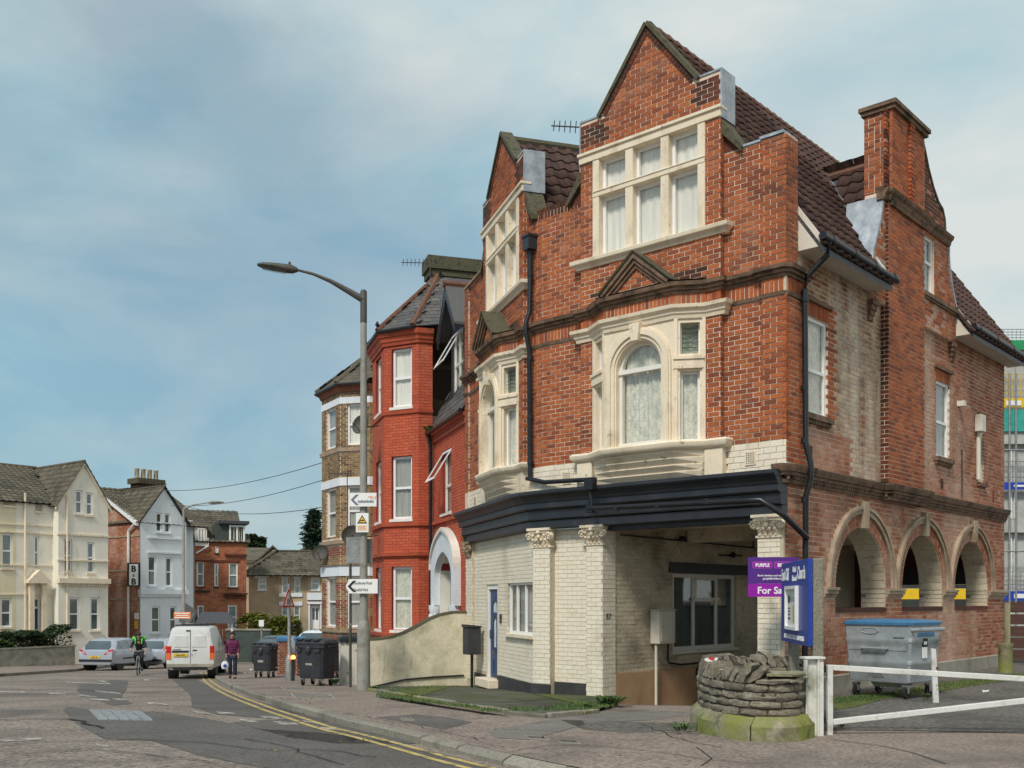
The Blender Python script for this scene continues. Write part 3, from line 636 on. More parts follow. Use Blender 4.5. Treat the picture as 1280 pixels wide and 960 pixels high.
# kerb stones, one by one along the line
kroot = bpy.data.objects.new('kerb', None); C.objects.link(kroot); struct(kroot); WL['kerb'] = Vector()
acc = 0; a0 = 0; stones = []
fine = resample([tuple(p) for p in KS], 0.15)
i = 0
while i < len(fine)-1:
 j = i; ln = 0
 while j < len(fine)-1 and ln < 0.9: ln += (fine[j+1]-fine[j]).length; j += 1
 stones.append(fine[i:j+1]); i = j
for st in stones:
 mid = st[len(st)//2]
 if mid.y > 46 or mid.x > 6:
  if mid.x > 6: continue
 inn = offset_line(st, 0.14)
 if len(st) < 2: continue
 m = MB(); secs = []
 drop = min(1, max(0, (mid.x+1.5)/2.0))*0.075
 for p, q in zip(st, inn):
  g = 0.006
  zt = gz(p.x, p.y)+0.006-drop; zb = gz(p.x, p.y)-0.25
  zi = gz(q.x, q.y)+0.006-drop*0.2
  c = p*0.82+q*0.18
  secs.append([(p.x, p.y, zb), (p.x, p.y, zt-0.025), (c.x, c.y, zt), (q.x, q.y, zi), (q.x, q.y, zb)])
 # open a joint at each end
 for e, k in ((0, 1), (-1, -2)):
  d = [(Vector(secs[k][n_])-Vector(secs[e][n_])).normalized()*0.007 for n_ in range(5)]
  secs[e] = [tuple(Vector(v)+dd) for v, dd in zip(secs[e], d)]
 m.loft(secs); m.build('kerb_stone', 'kerb', kroot)
# road markings
def strip(name, pts, w, mat, dz, parent=None):
 m = MB(); a = offset_line(pts, w/2); b = offset_line(pts, -w/2); vs = []
 for p, q in zip(a, b): vs += [(p.x, p.y, gz(p.x, p.y)+dz), (q.x, q.y, gz(q.x, q.y)+dz)]
 m.add(vs, [(2*i, 2*i+1, 2*i+3, 2*i+2) for i in range(len(pts)-1)])
 return m.build(name, mat, parent)
mk_root = bpy.data.objects.new('road_markings', None); C.objects.link(mk_root); struct(mk_root); WL['road_markings'] = Vector()
KSf = [p for p in resample([tuple(p) for p in KS], 0.5) if 2.6 > p.x and p.y < 45]
for d in (-0.22, -0.43):
 strip('yellow_line', offset_line(KSf, d), 0.085, 'road_yellow', ROADZ+0.010, mk_root)
def ground_quad(name, pxs, mat, dz=ROADZ+0.008, parent=None, step=1.0, hf=None):
 return sheet(name, [on_ground(x, y, ROADZ) for x, y in pxs], dz, mat, step, parent, hf)
for q in [[(0, 925), (52, 922.5), (52, 925.5), (0, 928)], [(82, 852.5), (138, 854.5), (139, 855.6), (82, 853.6)], [(120, 850.0), (130, 851), (138, 854.4), (130, 853)], [(118, 863), (148, 866), (152, 868), (120, 865)],
   [(60, 866), (80, 867), (84, 868.5), (62, 868)], [(98, 868.5), (118, 870.5), (122, 872), (100, 870.5)], [(112, 873), (135, 874.5), (138, 876.5), (114, 875)], [(140, 873), (157, 874), (160, 876), (143, 875)],
   [(182, 878), (208, 879.5), (212, 882), (186, 881)], [(240, 889), (262, 892), (264, 894), (246, 892)], [(270, 890), (292, 891.5), (296, 893.5), (274, 892.5)],
   [(296, 899), (318, 901), (324, 903.5), (303, 902)], [(322, 895), (350, 897), (358, 899.5), (332, 898.5)], [(340, 902), (368, 904), (376, 907), (350, 906)], [(376, 901), (396, 903), (404, 905.5), (384, 904)], [(390, 909), (424, 911), (432, 914), (398, 912)],
   [(180, 849), (187, 849), (187, 851), (180, 851)], [(120, 930), (134, 930), (136, 934), (122, 934)], [(0, 864), (30, 865), (34, 866.5), (0, 866)]]:
 ground_quad('white_dash', q, 'road_white', ROADZ+0.0085, mk_root)
# trench repairs in darker tarmac
for q in [[(96, 905), (78, 888), (86, 884), (130, 889), (200, 890), (270, 901), (330, 912), (400, 916), (470, 925), (560, 944), (620, 962), (500, 975), (330, 960), (250, 945), (190, 926), (130, 924)],
   [(100, 856), (140, 850), (160, 851), (158, 862), (152, 871), (166, 880), (140, 882), (112, 872), (96, 864)],
   [(214, 846), (244, 846), (262, 858), (300, 872), (360, 886), (420, 902), (380, 903), (320, 897), (270, 893), (240, 884), (238, 869)],
   [(290, 903), (340, 900), (410, 903), (470, 916), (520, 930), (420, 930), (360, 922)]]:
 ground_quad('tarmac_patch', q, 'asphalt_dark', ROADZ+0.005)
crk = bpy.data.objects.new('road_cracks', None); C.objects.link(crk); struct(crk); WL['road_cracks'] = Vector()
for pl, w in [([(0, 861), (40, 863), (100, 863), (160, 866), (240, 869)], .09), ([(0, 872), (60, 872), (110, 871)], .07), ([(0, 901), (50, 899), (95, 900), (130, 912)], .09), ([(0, 933), (60, 928), (110, 927), (180, 925)], .05),
    ([(180, 925), (260, 930), (330, 940), (400, 938), (470, 948)], .035), ([(250, 886), (330, 885), (420, 899)], .03), ([(170, 856), (240, 859)], .06), ([(20, 945), (90, 938), (160, 942), (260, 953)], .035), ([(300, 925), (350, 932), (390, 944), (430, 958)], .03)]:
 pts = smoothline([on_ground(x, y, ROADZ) for x, y in pl], 1); pts = resample([tuple(p) for p in pts], 0.25)
 pts = [p+Vector((random.gauss(0, .03), random.gauss(0, .05))) for p in pts]
 strip('crack', pts, w*0.6, 'crack', ROADZ+0.018, crk)
# steel inspection cover in the road with its cells
cv = thing('road_cover', 'long grey steel inspection cover set in the road', 'manhole cover', (*on_ground(148, 895, ROADZ), gz(*on_ground(148, 895, ROADZ))+ROADZ))
q = [Vector(on_ground(x, y, ROADZ)) for x, y in ((110, 888), (176, 890), (192, 902), (122, 900.5))]
def bil(u, v): return (q[0]*(1-u)+q[1]*u)*(1-v)+(q[3]*(1-u)+q[2]*u)*v
for i in range(5):
 for j in range(2):
  ps = [bil(i/5+.008, j/2+.02), bil((i+1)/5-.008, j/2+.02), bil((i+1)/5-.008, (j+1)/2-.02), bil(i/5+.008, (j+1)/2-.02)]
  m = MB(); zz = lambda p, d: (p.x, p.y, gz(p.x, p.y)+ROADZ+d)
  m.hexa([zz(p, 0.002) for p in ps]+[zz(p, 0.022) for p in ps])
  for k in range(1, 6):
   a, b = ps[0].lerp(ps[3], k/6), ps[1].lerp(ps[2], k/6); c, d = ps[0].lerp(ps[3], k/6+.05), ps[1].lerp(ps[2], k/6+.05)
   m.hexa([zz(p, 0.02) for p in (a, b, d, c)]+[zz(p, 0.029) for p in (a, b, d, c)])
  m.build('cover_plate', 'metal_cover', cv)
# pavement covers and patches
def pquad(name, pxs, mat, dz, parent=None): return sheet(name, [on_ground(x, y, 0) for x, y in pxs], dz, mat, 1.0, parent)
for pxs, lab in (([(350, 858.5), (380, 860), (388, 863.5), (356, 863)], 'pale square cover in the pavement near the black bin'), ([(362, 866), (412, 868), (420, 873.5), (368, 873)], 'large pale slab cover in the pavement before the lamp post'),
     ([(500, 898), (514, 898), (519, 901), (503, 901)], 'small metal cover in the pavement beside the apron'), ([(655, 920), (678, 921), (688, 925), (662, 924)], 'left of two dark square covers near the kerb'), ([(694, 924), (718, 925), (726, 930), (702, 929)], 'right of two dark square covers near the kerb')):
 c0 = [Vector(on_ground(x, y)) for x, y in pxs]; dark = 'dark' in lab
 g = thing('pavement_cover', lab, 'manhole cover', (c0[0].x, c0[0].y, gz(*c0[0])))
 m = MB(); zz = lambda p, d: (p.x, p.y, gz(p.x, p.y)+d); cen = sum(c0, Vector((0, 0)))/4
 inn_ = [p.lerp(cen, .09) for p in c0]
 for k in range(4):
  a, b, c_, d = c0[k], c0[(k+1) % 4], inn_[(k+1) % 4], inn_[k]
  m.hexa([zz(p, .001) for p in (a, b, c_, d)]+[zz(p, .010) for p in (a, b, c_, d)])
 m.build('cover_rim', 'concrete', g)
 m = MB(); m.hexa([zz(p.lerp(cen, .02), .001) for p in inn_]+[zz(p.lerp(cen, .02), .007) for p in inn_]); m.build('cover_plate', 'asphalt_dark' if dark else 'pavement_grey', g)
for pxs, mat in (([(520, 893), (560, 897), (590, 903), (556, 912), (520, 906), (470, 897)], 'asphalt_dark'), ([(610, 915), (700, 897), (790, 888), (860, 890), (830, 899), (740, 904), (660, 925), (622, 923)], 'pavement_grey'), ([(700, 900), (780, 902), (870, 905), (868, 912), (780, 916), (730, 912)], 'yard')):
 pquad('pavement_patch', pxs, mat, 0.004)
for pl, w in [([(640, 940), (700, 930), (790, 936), (880, 950), (960, 955)], .02), ([(870, 935), (890, 945), (880, 958)], .02), ([(560, 908), (640, 912), (740, 918), (850, 915)], .018), ([(430, 892), (520, 908), (600, 925)], .02), ([(800, 905), (850, 925), (900, 935)], .025), ([(1040, 925), (1120, 935), (1180, 955)], .03)]:
 pts = smoothline([on_ground(x, y) for x, y in pl], 1); pts = resample([tuple(p) for p in pts], 0.2)
 pts = [p+Vector((random.gauss(0, .02), random.gauss(0, .03))) for p in pts]
 strip('crack', pts, w*.6, 'crack', 0.009, crk)
# the yard at the right and the private apron at the left of the building
yard = sheet('yard', [(3.55, 13.2), (5.6, 12.9), (9.5, 12.0), (40, 6), (40, 60), (13.6, 60), (13.6, 28), (12.6, 26.5), (4.45, 17.4), (3.9, 16.4)], 0.008, 'yard', 1.0)
def ramp_h(x, y):
 dx, dy = x-4.551, y-17.21; t = -0.747*dx+0.665*dy; s_ = 0.665*dx+0.747*dy
 z = lerp_table([(-1.3, gz(x, y)), (0, -0.42), (3, -0.70), (12, -0.72)], s_)
 if s_ < 0.3:
  w = min(1, max(0, (4.15-t)/0.5)); z = z*w+gz(x, y)*(1-w)
 return z
ramp = sheet('carport_floor', [FRo.P(u, n, 0)[:2] for u, n in ((0.2, 1.32), (4.2, 1.32), (4.2, -0.1), (3.8, -0.2), (3.8, -11.6), (0.1, -11.6), (0.1, 0))], 0.003, 'ramp', 0.5, hf=ramp_h)
apron_px = [(462, 860), (478, 853), (560, 846), (590, 843), (640, 846), (765, 868), (772, 878), (745, 886), (692, 893), (640, 889), (560, 876), (510, 869)]
def apron_h(x, y): return gz(x, y)+0.05
apl = [on_ground(x, y, 0.05) for x, y in apron_px]
apron = sheet('apron', apl, 0.0, 'apron', 0.5, hf=apron_h)
# low stone edging in front of the apron
eroot = bpy.data.objects.new('apron_edging', None); C.objects.link(eroot); struct(eroot); WL['apron_edging'] = Vector()
el = resample([on_ground(x, y, 0.05) for x, y in [(462, 861), (510, 870), (560, 877), (640, 890), (692, 894), (745, 887)]], 0.1)
i = 0
while i < len(el)-2:
 j = min(len(el)-1, i+random.choice((7, 8, 9, 10))); a, b = el[i], el[j]; t = (b-a).normalized(); n_ = Vector((-t.y, t.x)); a = a+t*.008; b = b-t*.008
 w = .055; h = .055+random.uniform(0, .03); m = MB()
 c4 = [a-n_*w, b-n_*w, b+n_*w, a+n_*w]
 m.hexa([(p.x, p.y, gz(p.x, p.y)-.1) for p in c4]+[(p.x+random.gauss(0, .006), p.y+random.gauss(0, .006), gz(p.x, p.y)+h) for p in c4])
 m.build('edging_stone', 'mossy_stone' if random.random() < .5 else 'kerb', eroot, bevel=.012); i = j
# moss and grime that grow along the walls' feet
for nm, pxs in (('moss', [(470, 868), (505, 862), (560, 853), (585, 849), (600, 853), (560, 859), (520, 872), (545, 877), (600, 885), (640, 891), (600, 888), (540, 879), (500, 873)]), ('moss', [(640, 856), (690, 868), (750, 880), (770, 880), (745, 886), (700, 886), (720, 879), (670, 868)]),
    ('moss', [(1036, 871), (1060, 866), (1120, 864), (1100, 872), (1068, 880), (1036, 884)]), ('moss', [(1110, 862), (1165, 852), (1250, 842), (1280, 838), (1280, 846), (1240, 850), (1170, 862), (1120, 868)])):
 sheet(nm, [on_ground(x, y, 0.06) for x, y in pxs], 0.058 if pxs[0][0] < 1000 else 0.014, 'moss', 0.5, hf=(lambda x, y: gz(x, y)))
# ================================================================ the corner building
ANG0 = (4.551, 17.21)
FR = Fr(ANG0, (-.747, .665), (-.665, -.747))      # front: u runs left from the right-hand corner
SD = Fr(ANG0, (.665, .747), (.747, -.665))        # flank: u runs back from the corner
BND = FR.P(5.5, 0, 0)[:2]
LF = Fr(BND, (-.296, .955), (-.955, -.296))       # left-hand front beyond the bend
H = thing('corner_house', 'large red brick corner building with twin pointed gables and a black shop cornice', 'building', (2.5, 21.0, -0.3))
BR = []; SOOTY = []; CREAM = []; PALE = []; FLANK = []; DRAB = []
bend = [FR.P(5.15, 0, 0)[:2]]
# rounded bend between the two fronts
_ra = 0.35/math.tan(R(15.6)); _cx, _cy = FR.P(5.15, -_ra, 0)[:2]
ARC = []
for k in range(0, 5):
 a = R(31.1)*k/4; nx_ = FR.n[0]*math.cos(a)+FR.d[0]*math.sin(a); ny_ = FR.n[1]*math.cos(a)+FR.d[1]*math.sin(a)
 ARC.append((_cx+nx_*_ra, _cy+ny_*_ra))
def W2(fr, pts): return [fr.P(u, n, 0)[:2] for u, n in pts]
CF, CL, HW, GN = 2.68, 1.85, 1.53, 0.11
BAYF = [(CF-1.23, GN), (CF-.75, .40), (CF+.75, .40), (CF+1.23, GN)]
BAYL = [(CL-1.23, GN), (CL-.75, .40), (CL+.75, .40), (CL+1.23, GN)]
FPATH = W2(FR, [(0, .06), (.40, .06), (.41, .002), (CF-HW, .002), (CF-HW-.001, GN)]+BAYF+[(CF+HW, GN), (CF+HW+.001, .002)])+ARC+W2(LF, [(CL-HW-.001, .002) if CL-HW > .36 else (.36, .002), (max(CL-HW, .365), GN)]+BAYL+[(CL+HW, GN), (CL+HW+.001, .002), (5.0, .002), (5.01, .06), (5.3, .06)])
RETURN = W2(SD, [(.66, .0), (.65, .05), (0, .05)])
GT = {CF: 12.2, CL: 11.86}
def gable_outline(c): return [(c-HW, 4.33), (c+HW, 4.33), (c+HW, 10.84), (c+.98, 10.84), (c+.98, 10.95), (c, GT[c]), (c-.98, 10.95), (c-.98, 10.84), (c-HW, 10.84)]
# ---- wall cores
m = MB()
TOPZ = 9.42
wallmesh(m, FR, rect(0, CF-1.2, 3.7, TOPZ), [], -.32, 0); wallmesh(m, FR, rect(CF+1.2, 5.15, 3.7, TOPZ), [], -.32, 0)
for a, b in zip(ARC, ARC[1:]):
 f = WORLD.between(a, b); f.n = (-f.d[1], f.d[0]); m.box(f, 0, f.len, -.32, 0, 3.7, TOPZ)
wallmesh(m, LF, rect(.35, CL-1.2, 3.7, TOPZ), [], -.32, 0); wallmesh(m, LF, rect(CL+1.2, 5.3, 3.7, TOPZ), [], -.32, 0)
for fr, c in ((FR, CF), (LF, CL)):
 wallmesh(m, fr, gable_outline(c), [rect(c-1.22, c+1.22, 4.36, 6.83), rect(c-1.22, c+1.22, 8.16, 10.19)], -.09, GN)
m.box(FR, -.048, .40, -.3, .056, 3.7, TOPZ-.01); m.box(LF, 5.0, 5.298, -.3, .056, 3.7, TOPZ-.01)
m.build('wall', 'mortar', H)
BR += lay(FR, rect(.42, CF-HW, 4.33, 6.72)); BR += lay(FR, rect(.42, CF-HW, 7.26, TOPZ-.02))
BR += lay(FR, rect(-.056, .40, 4.33, 6.72), n=.06, depth=.09); BR += lay(FR, rect(-.056, .40, 7.26, TOPZ-.02), n=.06, depth=.09); CREAM += lay(FR, rect(-.056, .40, 3.80, 4.325), n=.062, depth=.05, H=.105, j=.008)
BR += lay(FR, rect(CF+HW, 5.15, 4.33, 6.72)); BR += lay(FR, rect(CF+HW, 5.15, 7.26, TOPZ-.12))
SOOTY += lay(FR, rect(CF+HW, 5.15, TOPZ-.13, TOPZ+.10), L=.085, H=.24, soldier=True, depth=.25)
arcf = []
for a, b in zip(ARC, ARC[1:]):
 f = WORLD.between(a, b); f.n = (-f.d[1], f.d[0]); arcf.append(f)
 BR += lay(f, rect(0, f.len, 4.33, 6.72)); BR += lay(f, rect(0, f.len, 7.26, TOPZ-.12)); SOOTY += lay(f, rect(0, f.len, TOPZ-.13, TOPZ+.10), L=.085, H=.24, soldier=True, depth=.25)
for z0, z1 in ((4.33, 6.72), (7.26, TOPZ-.02)):
 BR += lay(LF, rect(CL+HW, 5.0, z0, z1)); BR += lay(LF, rect(5.0, 5.3, z0, z1), n=.06, depth=.09)
 if CL-HW > .37: BR += lay(LF, rect(.36, CL-HW, z0, z1))
for fr, c in ((FR, CF), (LF, CL)):
 hol = [rect(c-1.22, c+1.22, 4.30, 7.26), rect(c-1.22, c+1.22, 8.02, 10.22)]
 ol = [(c-HW, 4.33), (c+HW, 4.33), (c+HW, 10.82), (c+.96, 10.82), (c, GT[c]-.2), (c-.96, 10.82), (c-HW, 10.82)]
 for b in lay(fr, ol, hol, n=GN, depth=.05):
  um = (b[1]+b[2])/2
  (SOOTY if (b[5] > 10.3 and abs(um-c) > .95) or (b[5] > 7.2 and b[5] < 7.5 and abs(um-c) < 1.2) else BR).append(b)
for fr, c in ((FR, CF), (LF, CL)):
 rf = Fr(fr.P(c-HW, 0, 0), fr.n, (-fr.d[0], -fr.d[1]))
 for z0, z1 in ((4.33, 6.72), (7.26, 10.0)): BR += lay(rf, rect(-.01, GN, z0, z1), L=.118, depth=.02)
# verge bricks and mossy coping along the rakes
for fr, c in ((FR, CF), (LF, CL)):
 vb = MB(); cp = MB()
 for s_ in (-1, 1):
  a = Vector((c+s_*1.02, 10.87)); b = Vector((c, GT[c]-.03)); d = (b-a); L_ = d.length; d.normalize(); nn = Vector((-d.y, d.x))*(1 if s_ > 0 else -1)
  if nn.y > 0: nn = -nn
  k = int(L_/.085)
  for i in range(k):
   p = a+d*(L_*i/k+.006); q = a+d*(L_*(i+1)/k-.006); w_ = nn*.105
   pts = [p, q, q+w_, p+w_]
   vb.prism(fr, [(v.x, v.y) for v in pts], GN-.02, GN+.022)
  o0 = a-nn*.0-d*.08; o1 = b+d*.03; up = -nn*.07
  cp.prism(fr, [(v.x, v.y) for v in (o0, o1, o1+up, o0+up)], -.10, GN+.06)
 vb.build('verge_brick', 'brick_sooty', H, stuff=True); cp.build('gable_coping', 'roof_moss', H)
 # shoulders: lead-clad blocks beside the gable
 for s_ in (-1, 1):
  u0, u1 = sorted((c+s_*(HW-.005), c+s_*.985)); sh = MB()
  sh.box(fr, u0-.02, u1+.02, -.30, GN+.02, 10.842, 10.875); ue = c+s_*HW
  a_, b_ = sorted((ue+s_*.002, ue+s_*.028)); sh.box(fr, a_, b_, -.34, GN+.015, 10.02 if s_ < 0 else 9.9, 10.876)
  sh.build('lead_cladding', 'lead', H)
  kn = MB(); kn.prism(fr, [(ue, 10.02), (ue+s_*.38, 9.44), (ue+s_*.38, 9.34), (ue, 9.75)], -.3, GN-.02); kn.build('kneeler', 'roof_moss', H); kn = MB(); kn.prism(fr, [(ue+s_*.002, 9.74), (ue+s_*.378, 9.35), (ue+s_*.002, 9.35)], -.29, .0); kn.build('kneeler_infill', 'brick_sooty', H)
# parapet cap stones on the right-hand wall
cpp = MB(); cpp.box(FR, -.02, .42, -.34, .09, TOPZ+.002, TOPZ+.05); cpp.box(FR, .424, CF-HW-.36, -.34, .03, TOPZ+.002, TOPZ+.04); cpp.build('parapet_cap', 'lead', H)
cpp = MB(); cpp.box(LF, CL+HW+.37, 5.32, -.34, .09, TOPZ+.002, TOPZ+.05); cpp.build('parapet_cap', 'tan_stone', H)
# ---- string courses: corbelled bands that follow both bays
st = MB()
for prof in ([(-.05, 7.045), (.04, 7.045), (.04, 7.095), (-.05, 7.095)], [(-.05, 7.099), (.085, 7.099), (.085, 7.155), (-.05, 7.155)], [(-.05, 7.159), (.135, 7.159), (.15, 7.225), (-.05, 7.26)],
    [(-.05, 6.735), (.03, 6.735), (.045, 6.795), (-.05, 6.795)]):
 st.sweep(WORLD, RETURN+FPATH, prof)
st.build('string_course', 'string_stone', H)
dn = MB()
full = RETURN+FPATH; SOLD = []
for a, b in zip(full, full[1:]):
 f = WORLD.between(a, b); f.n = (-f.d[1], f.d[0])
 if f.len > .1:
  SOLD += lay(f, rect(0, f.len, 6.80, 7.045), L=.085, H=.25, soldier=True, n=.0, depth=.06)
place_bricks(SOLD, 'soldier_brick', 'brick', H, keep=0)
# brick over the stone bays, lead flat on top and pediment
for fr, c, bay in ((FR, CF, BAYF), (LF, CL, BAYL)):
 m = MB(); m.hprism(fr, [(c-1.23, -.2)]+bay+[(c+1.23, -.2)], 6.84, 7.24); m.build('bay_head', 'mortar', H)
 m = MB(); m.hprism(fr, [(c-1.30, -.0)]+[(u+(u-c)*.03, n+.12) for u, n in bay]+[(c+1.30, 0)], 7.262, 7.29, top=[(c-1.2, 0), (c-1.2, .10), (c-.75, .2), (c+.75, .2), (c+1.2, .10), (c+1.2, 0)]); m.build('bay_roof', 'string_stone', H)
 m = MB(); m.prism(fr, [(c-.62, 7.27), (c+.62, 7.27), (c, 7.80)], .0, .43); m.build('pediment', 'mortar', H)
 pb = lay(fr, [(c-.42, 7.30), (c+.42, 7.30), (c, 7.66)], n=.43, depth=.03); BR += pb
 m = MB()
 for s_ in (-1, 1):
  for w0, w1, p in ((0, .055, .56), (.06, .11, .52), (.115, .16, .48)):
   d = Vector((-s_*.62, .53)).normalized(); nn = Vector((d.y, -d.x))*(1 if s_ < 0 else -1)
   if nn.y > 0: nn = -nn
   a = Vector((c+s_*.74, 7.27)); b = Vector((c, 7.90))
   pts = [a+nn*w0, b+nn*w0*1.25, b+nn*w1*1.25, a+nn*w1]; m.prism(fr, [(v.x, v.y) for v in pts], .0, p+(.001 if s_ > 0 else 0))
 m.build('pediment_moulding', 'string_stone', H)
 m = MB()
 for s_ in (-1, 1): m.hexa([fr.P(c+s_*.78, .0, 7.262), fr.P(c+s_*.78, .58, 7.262), fr.P(c, .58, 7.905), fr.P(c, .0, 7.905), fr.P(c+s_*.80, .0, 7.28), fr.P(c+s_*.80, .6, 7.28), fr.P(c, .6, 7.945), fr.P(c, .0, 7.945)])
 m.build('pediment_coping', 'roof_moss', H)
# ---- stone mullioned windows of the top floor
for fr, c in ((FR, CF), (LF, CL)):
 m = MB(); g = GN
 m.box(fr, c-1.55, c+1.55, -.15, g+.05, 10.03, 10.20); m.box(fr, c-1.57, c+1.57, -.05, g+.085, 10.165, 10.225)
 for u0, u1 in ((-1.23, -1.08), (1.08, 1.23)): m.box(fr, c+u0, c+u1, -.15, g+.035, 8.17, 10.03)
 for u in (-.39, .39): m.prism(fr, rect(c+u-.085, c+u+.085, 8.17, 10.03), -.12, g+.03)
 m.box(fr, c-1.23, c+1.23, -.12, g+.045, 9.32, 9.43); m.box(fr, c-1.23, c+1.23, -.10, g+.06, 9.405, 9.435)
 m.sweep(fr, [(c-1.61, g-.1), (c-1.60, g), (c+1.60, g), (c+1.61, g-.1)], [(-.2, 8.0), (.03, 8.0), (.05, 8.04), (.07, 8.06), (.12, 8.10), (.13, 8.17), (-.2, 8.185)])
 m.build('window_stone', 'cream_stone', H, bevel=.008)
 for z0, z1 in ((8.18, 9.32), (9.435, 10.03)):
  for u0, u1 in ((-1.08, -.475), (-.305, .305), (.475, 1.08)):
   window(fr, H, c+u0, c+u1, z0, z1, n=.0, frame=.055, cols=(), rows=(), curtain='curtain', fold=.012)
# ---- the stone bays of the first floor
for fr, c, bay in ((FR, CF, BAYF), (LF, CL, BAYL)):
 m = MB(); am = MB()
 cf = fr.between(bay[1], bay[2]); hw = .75
 ar = arch(hw, .49, 5.86, 4.455, 20)
 wallmesh(m, cf, rect(0, 1.5, 4.45, 6.70), [ar], -.22, 0)
 for k in range(20):      # arch moulding
  a0, a1 = math.pi*k/20, math.pi*(k+1)/20
  for r0, r1, p in ((.52, .585, .03), (.587, .68, .065), (.682, .72, .04)):
   am.prism(cf, [(hw+r0*math.cos(a0), 5.86+r0*math.sin(a0)), (hw+r1*math.cos(a0), 5.86+r1*math.sin(a0)), (hw+r1*math.cos(a1), 5.86+r1*math.sin(a1)), (hw+r0*math.cos(a1), 5.86+r0*math.sin(a1))], -.02, p)
 for s_ in (-1, 1):
  for r0, r1, p in ((.52, .585, .03), (.587, .68, .065), (.682, .72, .04)):
   a_, b_ = sorted((hw+s_*r0, hw+s_*r1)); am.box(cf, a_, b_, -.02, p, 4.46, 5.86)
 am.prism(cf, [(hw-.075, 6.33), (hw+.075, 6.33), (hw+.115, 6.64), (hw-.115, 6.64)], 0, .13)
 for i, j in ((0, 1), (2, 3)):
  sf = fr.between(bay[i], bay[j]); L_ = sf.len
  a0, a1 = (.10, L_-.12) if i == 0 else (.12, L_-.10)
  wallmesh(m, sf, rect(0, L_, 4.45, 6.70), [rect(a0, a1, 4.455, 5.68), rect(a0, a1, 5.98, 6.53)], -.2, 0)
  am.box(sf, .03, L_-.0, -.02, .045, 5.72, 5.93); am.box(sf, .02, L_-.0, -.02, .07, 5.88, 5.935)
  am.box(sf, .0, .06, -.02, .03, 4.46, 6.68); am.box(sf, L_-.075, L_-.01, -.02, .03, 4.46, 6.68)
  window(sf, H, a0, a1, 4.455, 5.68, n=-.10, frame=.04, curtain='curtain_lace')
  w = window(sf, H, a0, a1, 5.98, 6.53, n=-.10, frame=.025, curtain='curtain_lace', rows=() if (fr is LF) else ())
  if i == 0:
   for k in range(6):    # glass louvre blades
    g = MB(); z = 6.02+k*.083; g.hexa([sf.P(a0+.03, -.10, z), sf.P(a1-.03, -.10, z), sf.P(a1-.03, -.094, z), sf.P(a0+.03, -.094, z), sf.P(a0+.03, -.06, z+.088), sf.P(a1-.03, -.06, z+.088), sf.P(a1-.03, -.054, z+.088), sf.P(a0+.03, -.054, z+.088)]); g.build('louvre', 'glass_dark', w)
 # arched window: frame, panes, lace
 fm = MB(); rin = .43
 for k in range(16):
  a0, a1 = math.pi*k/16, math.pi*(k+1)/16
  fm.prism(cf, [(hw+rin*math.cos(a0), 5.86+rin*math.sin(a0)), (hw+.50*math.cos(a0), 5.86+.50*math.sin(a0)), (hw+.50*math.cos(a1), 5.86+.50*math.sin(a1)), (hw+rin*math.cos(a1), 5.86+rin*math.sin(a1))], -.20, -.11)
 for s_ in (-1, 1):
  a_, b_ = sorted((hw+s_*rin, hw+s_*.497)); fm.box(cf, a_, b_, -.20, -.112, 4.46, 5.86)
 fm.box(cf, hw-.5, hw+.5, -.19, -.08, 5.80, 5.88); fm.box(cf, hw-.5, hw+.5, -.19, -.09, 4.457, 4.53)
 fw = fm.build('window', 'white_wood', H)
 g = MB(); g.box(cf, hw-rin, hw+rin, -.165, -.16, 4.52, 5.81); g.build('pane', 'glass', fw)
 g = MB(); g.prism(cf, [(hw+.44*math.cos(math.pi*k/16), 5.87+.44*math.sin(math.pi*k/16)) for k in range(17)], -.165, -.16); g.build('pane', 'glass', fw)
 vs = []; k = 34
 for i in range(k+1):
  u = hw-.49+.98*i/k; d = .014*math.sin(i*1.9)+.012*math.sin(i*.7); zt = 5.86+math.sqrt(max(0, .49**2-(u-hw)**2)); vs += [cf.P(u, -.24+d, 4.46), cf.P(u, -.24+d, zt)]
 cu = MB(); cu.add(vs, [(2*i, 2*i+2, 2*i+3, 2*i+1) for i in range(k)]); cu.build('curtain', 'curtain_lace', fw, recalc=False, smooth=60)
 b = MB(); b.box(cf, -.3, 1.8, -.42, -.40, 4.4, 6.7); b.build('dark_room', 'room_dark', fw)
 m.build('bay_wall', 'cream_stone', H); am.build('bay_moulding', 'cream_stone', H)
 bp = [(c-1.60, GN-.1), (c-1.59, GN), (c-1.23, GN)]+bay[1:3]+[(c+1.23, GN), (c+1.59, GN), (c+1.60, GN-.1)]
 m = MB()
 m.sweep(fr, bp, [(-.2, 6.60), (.03, 6.60), (.045, 6.66), (.07, 6.685), (.075, 6.73), (.13, 6.77), (.14, 6.83), (-.2, 6.85)])
 m.build('bay_cornice', 'cream_stone', H, smooth=30); m = MB()
 m.sweep(fr, bp, [(-.2, 4.29), (.04, 4.29), (.09, 4.315), (.12, 4.36), (.13, 4.42), (.10, 4.455), (-.2, 4.465)])
 m.build('bay_sill', 'cream_stone', H, smooth=30)
 m = MB()
 for k in range(4):
  sc = 1-.23*k; sc2 = 1-.23*(k+.75); z1 = 4.288-.115*k
  p0 = [(c-1.23-.0, -.1)]+[(c+(u-c)*(1-.02*k), GN+(n-GN)*sc+.03) for u, n in bay]+[(c+1.23, -.1)]
  p1 = [(c-1.23-.0, -.1)]+[(c+(u-c)*(1-.02*k), GN+(n-GN)*sc2+.0) for u, n in bay]+[(c+1.23, -.1)]
  m.hprism(fr, p1, z1-.113, z1-.02, top=p0); m.hprism(fr, p0, z1-.019, z1)
 m.box(fr, c-1.59, c-1.235, -.1, GN+.05, 3.80, 4.288); m.box(fr, c+1.235, c+1.59, -.1, GN+.05, 3.80, 4.288)
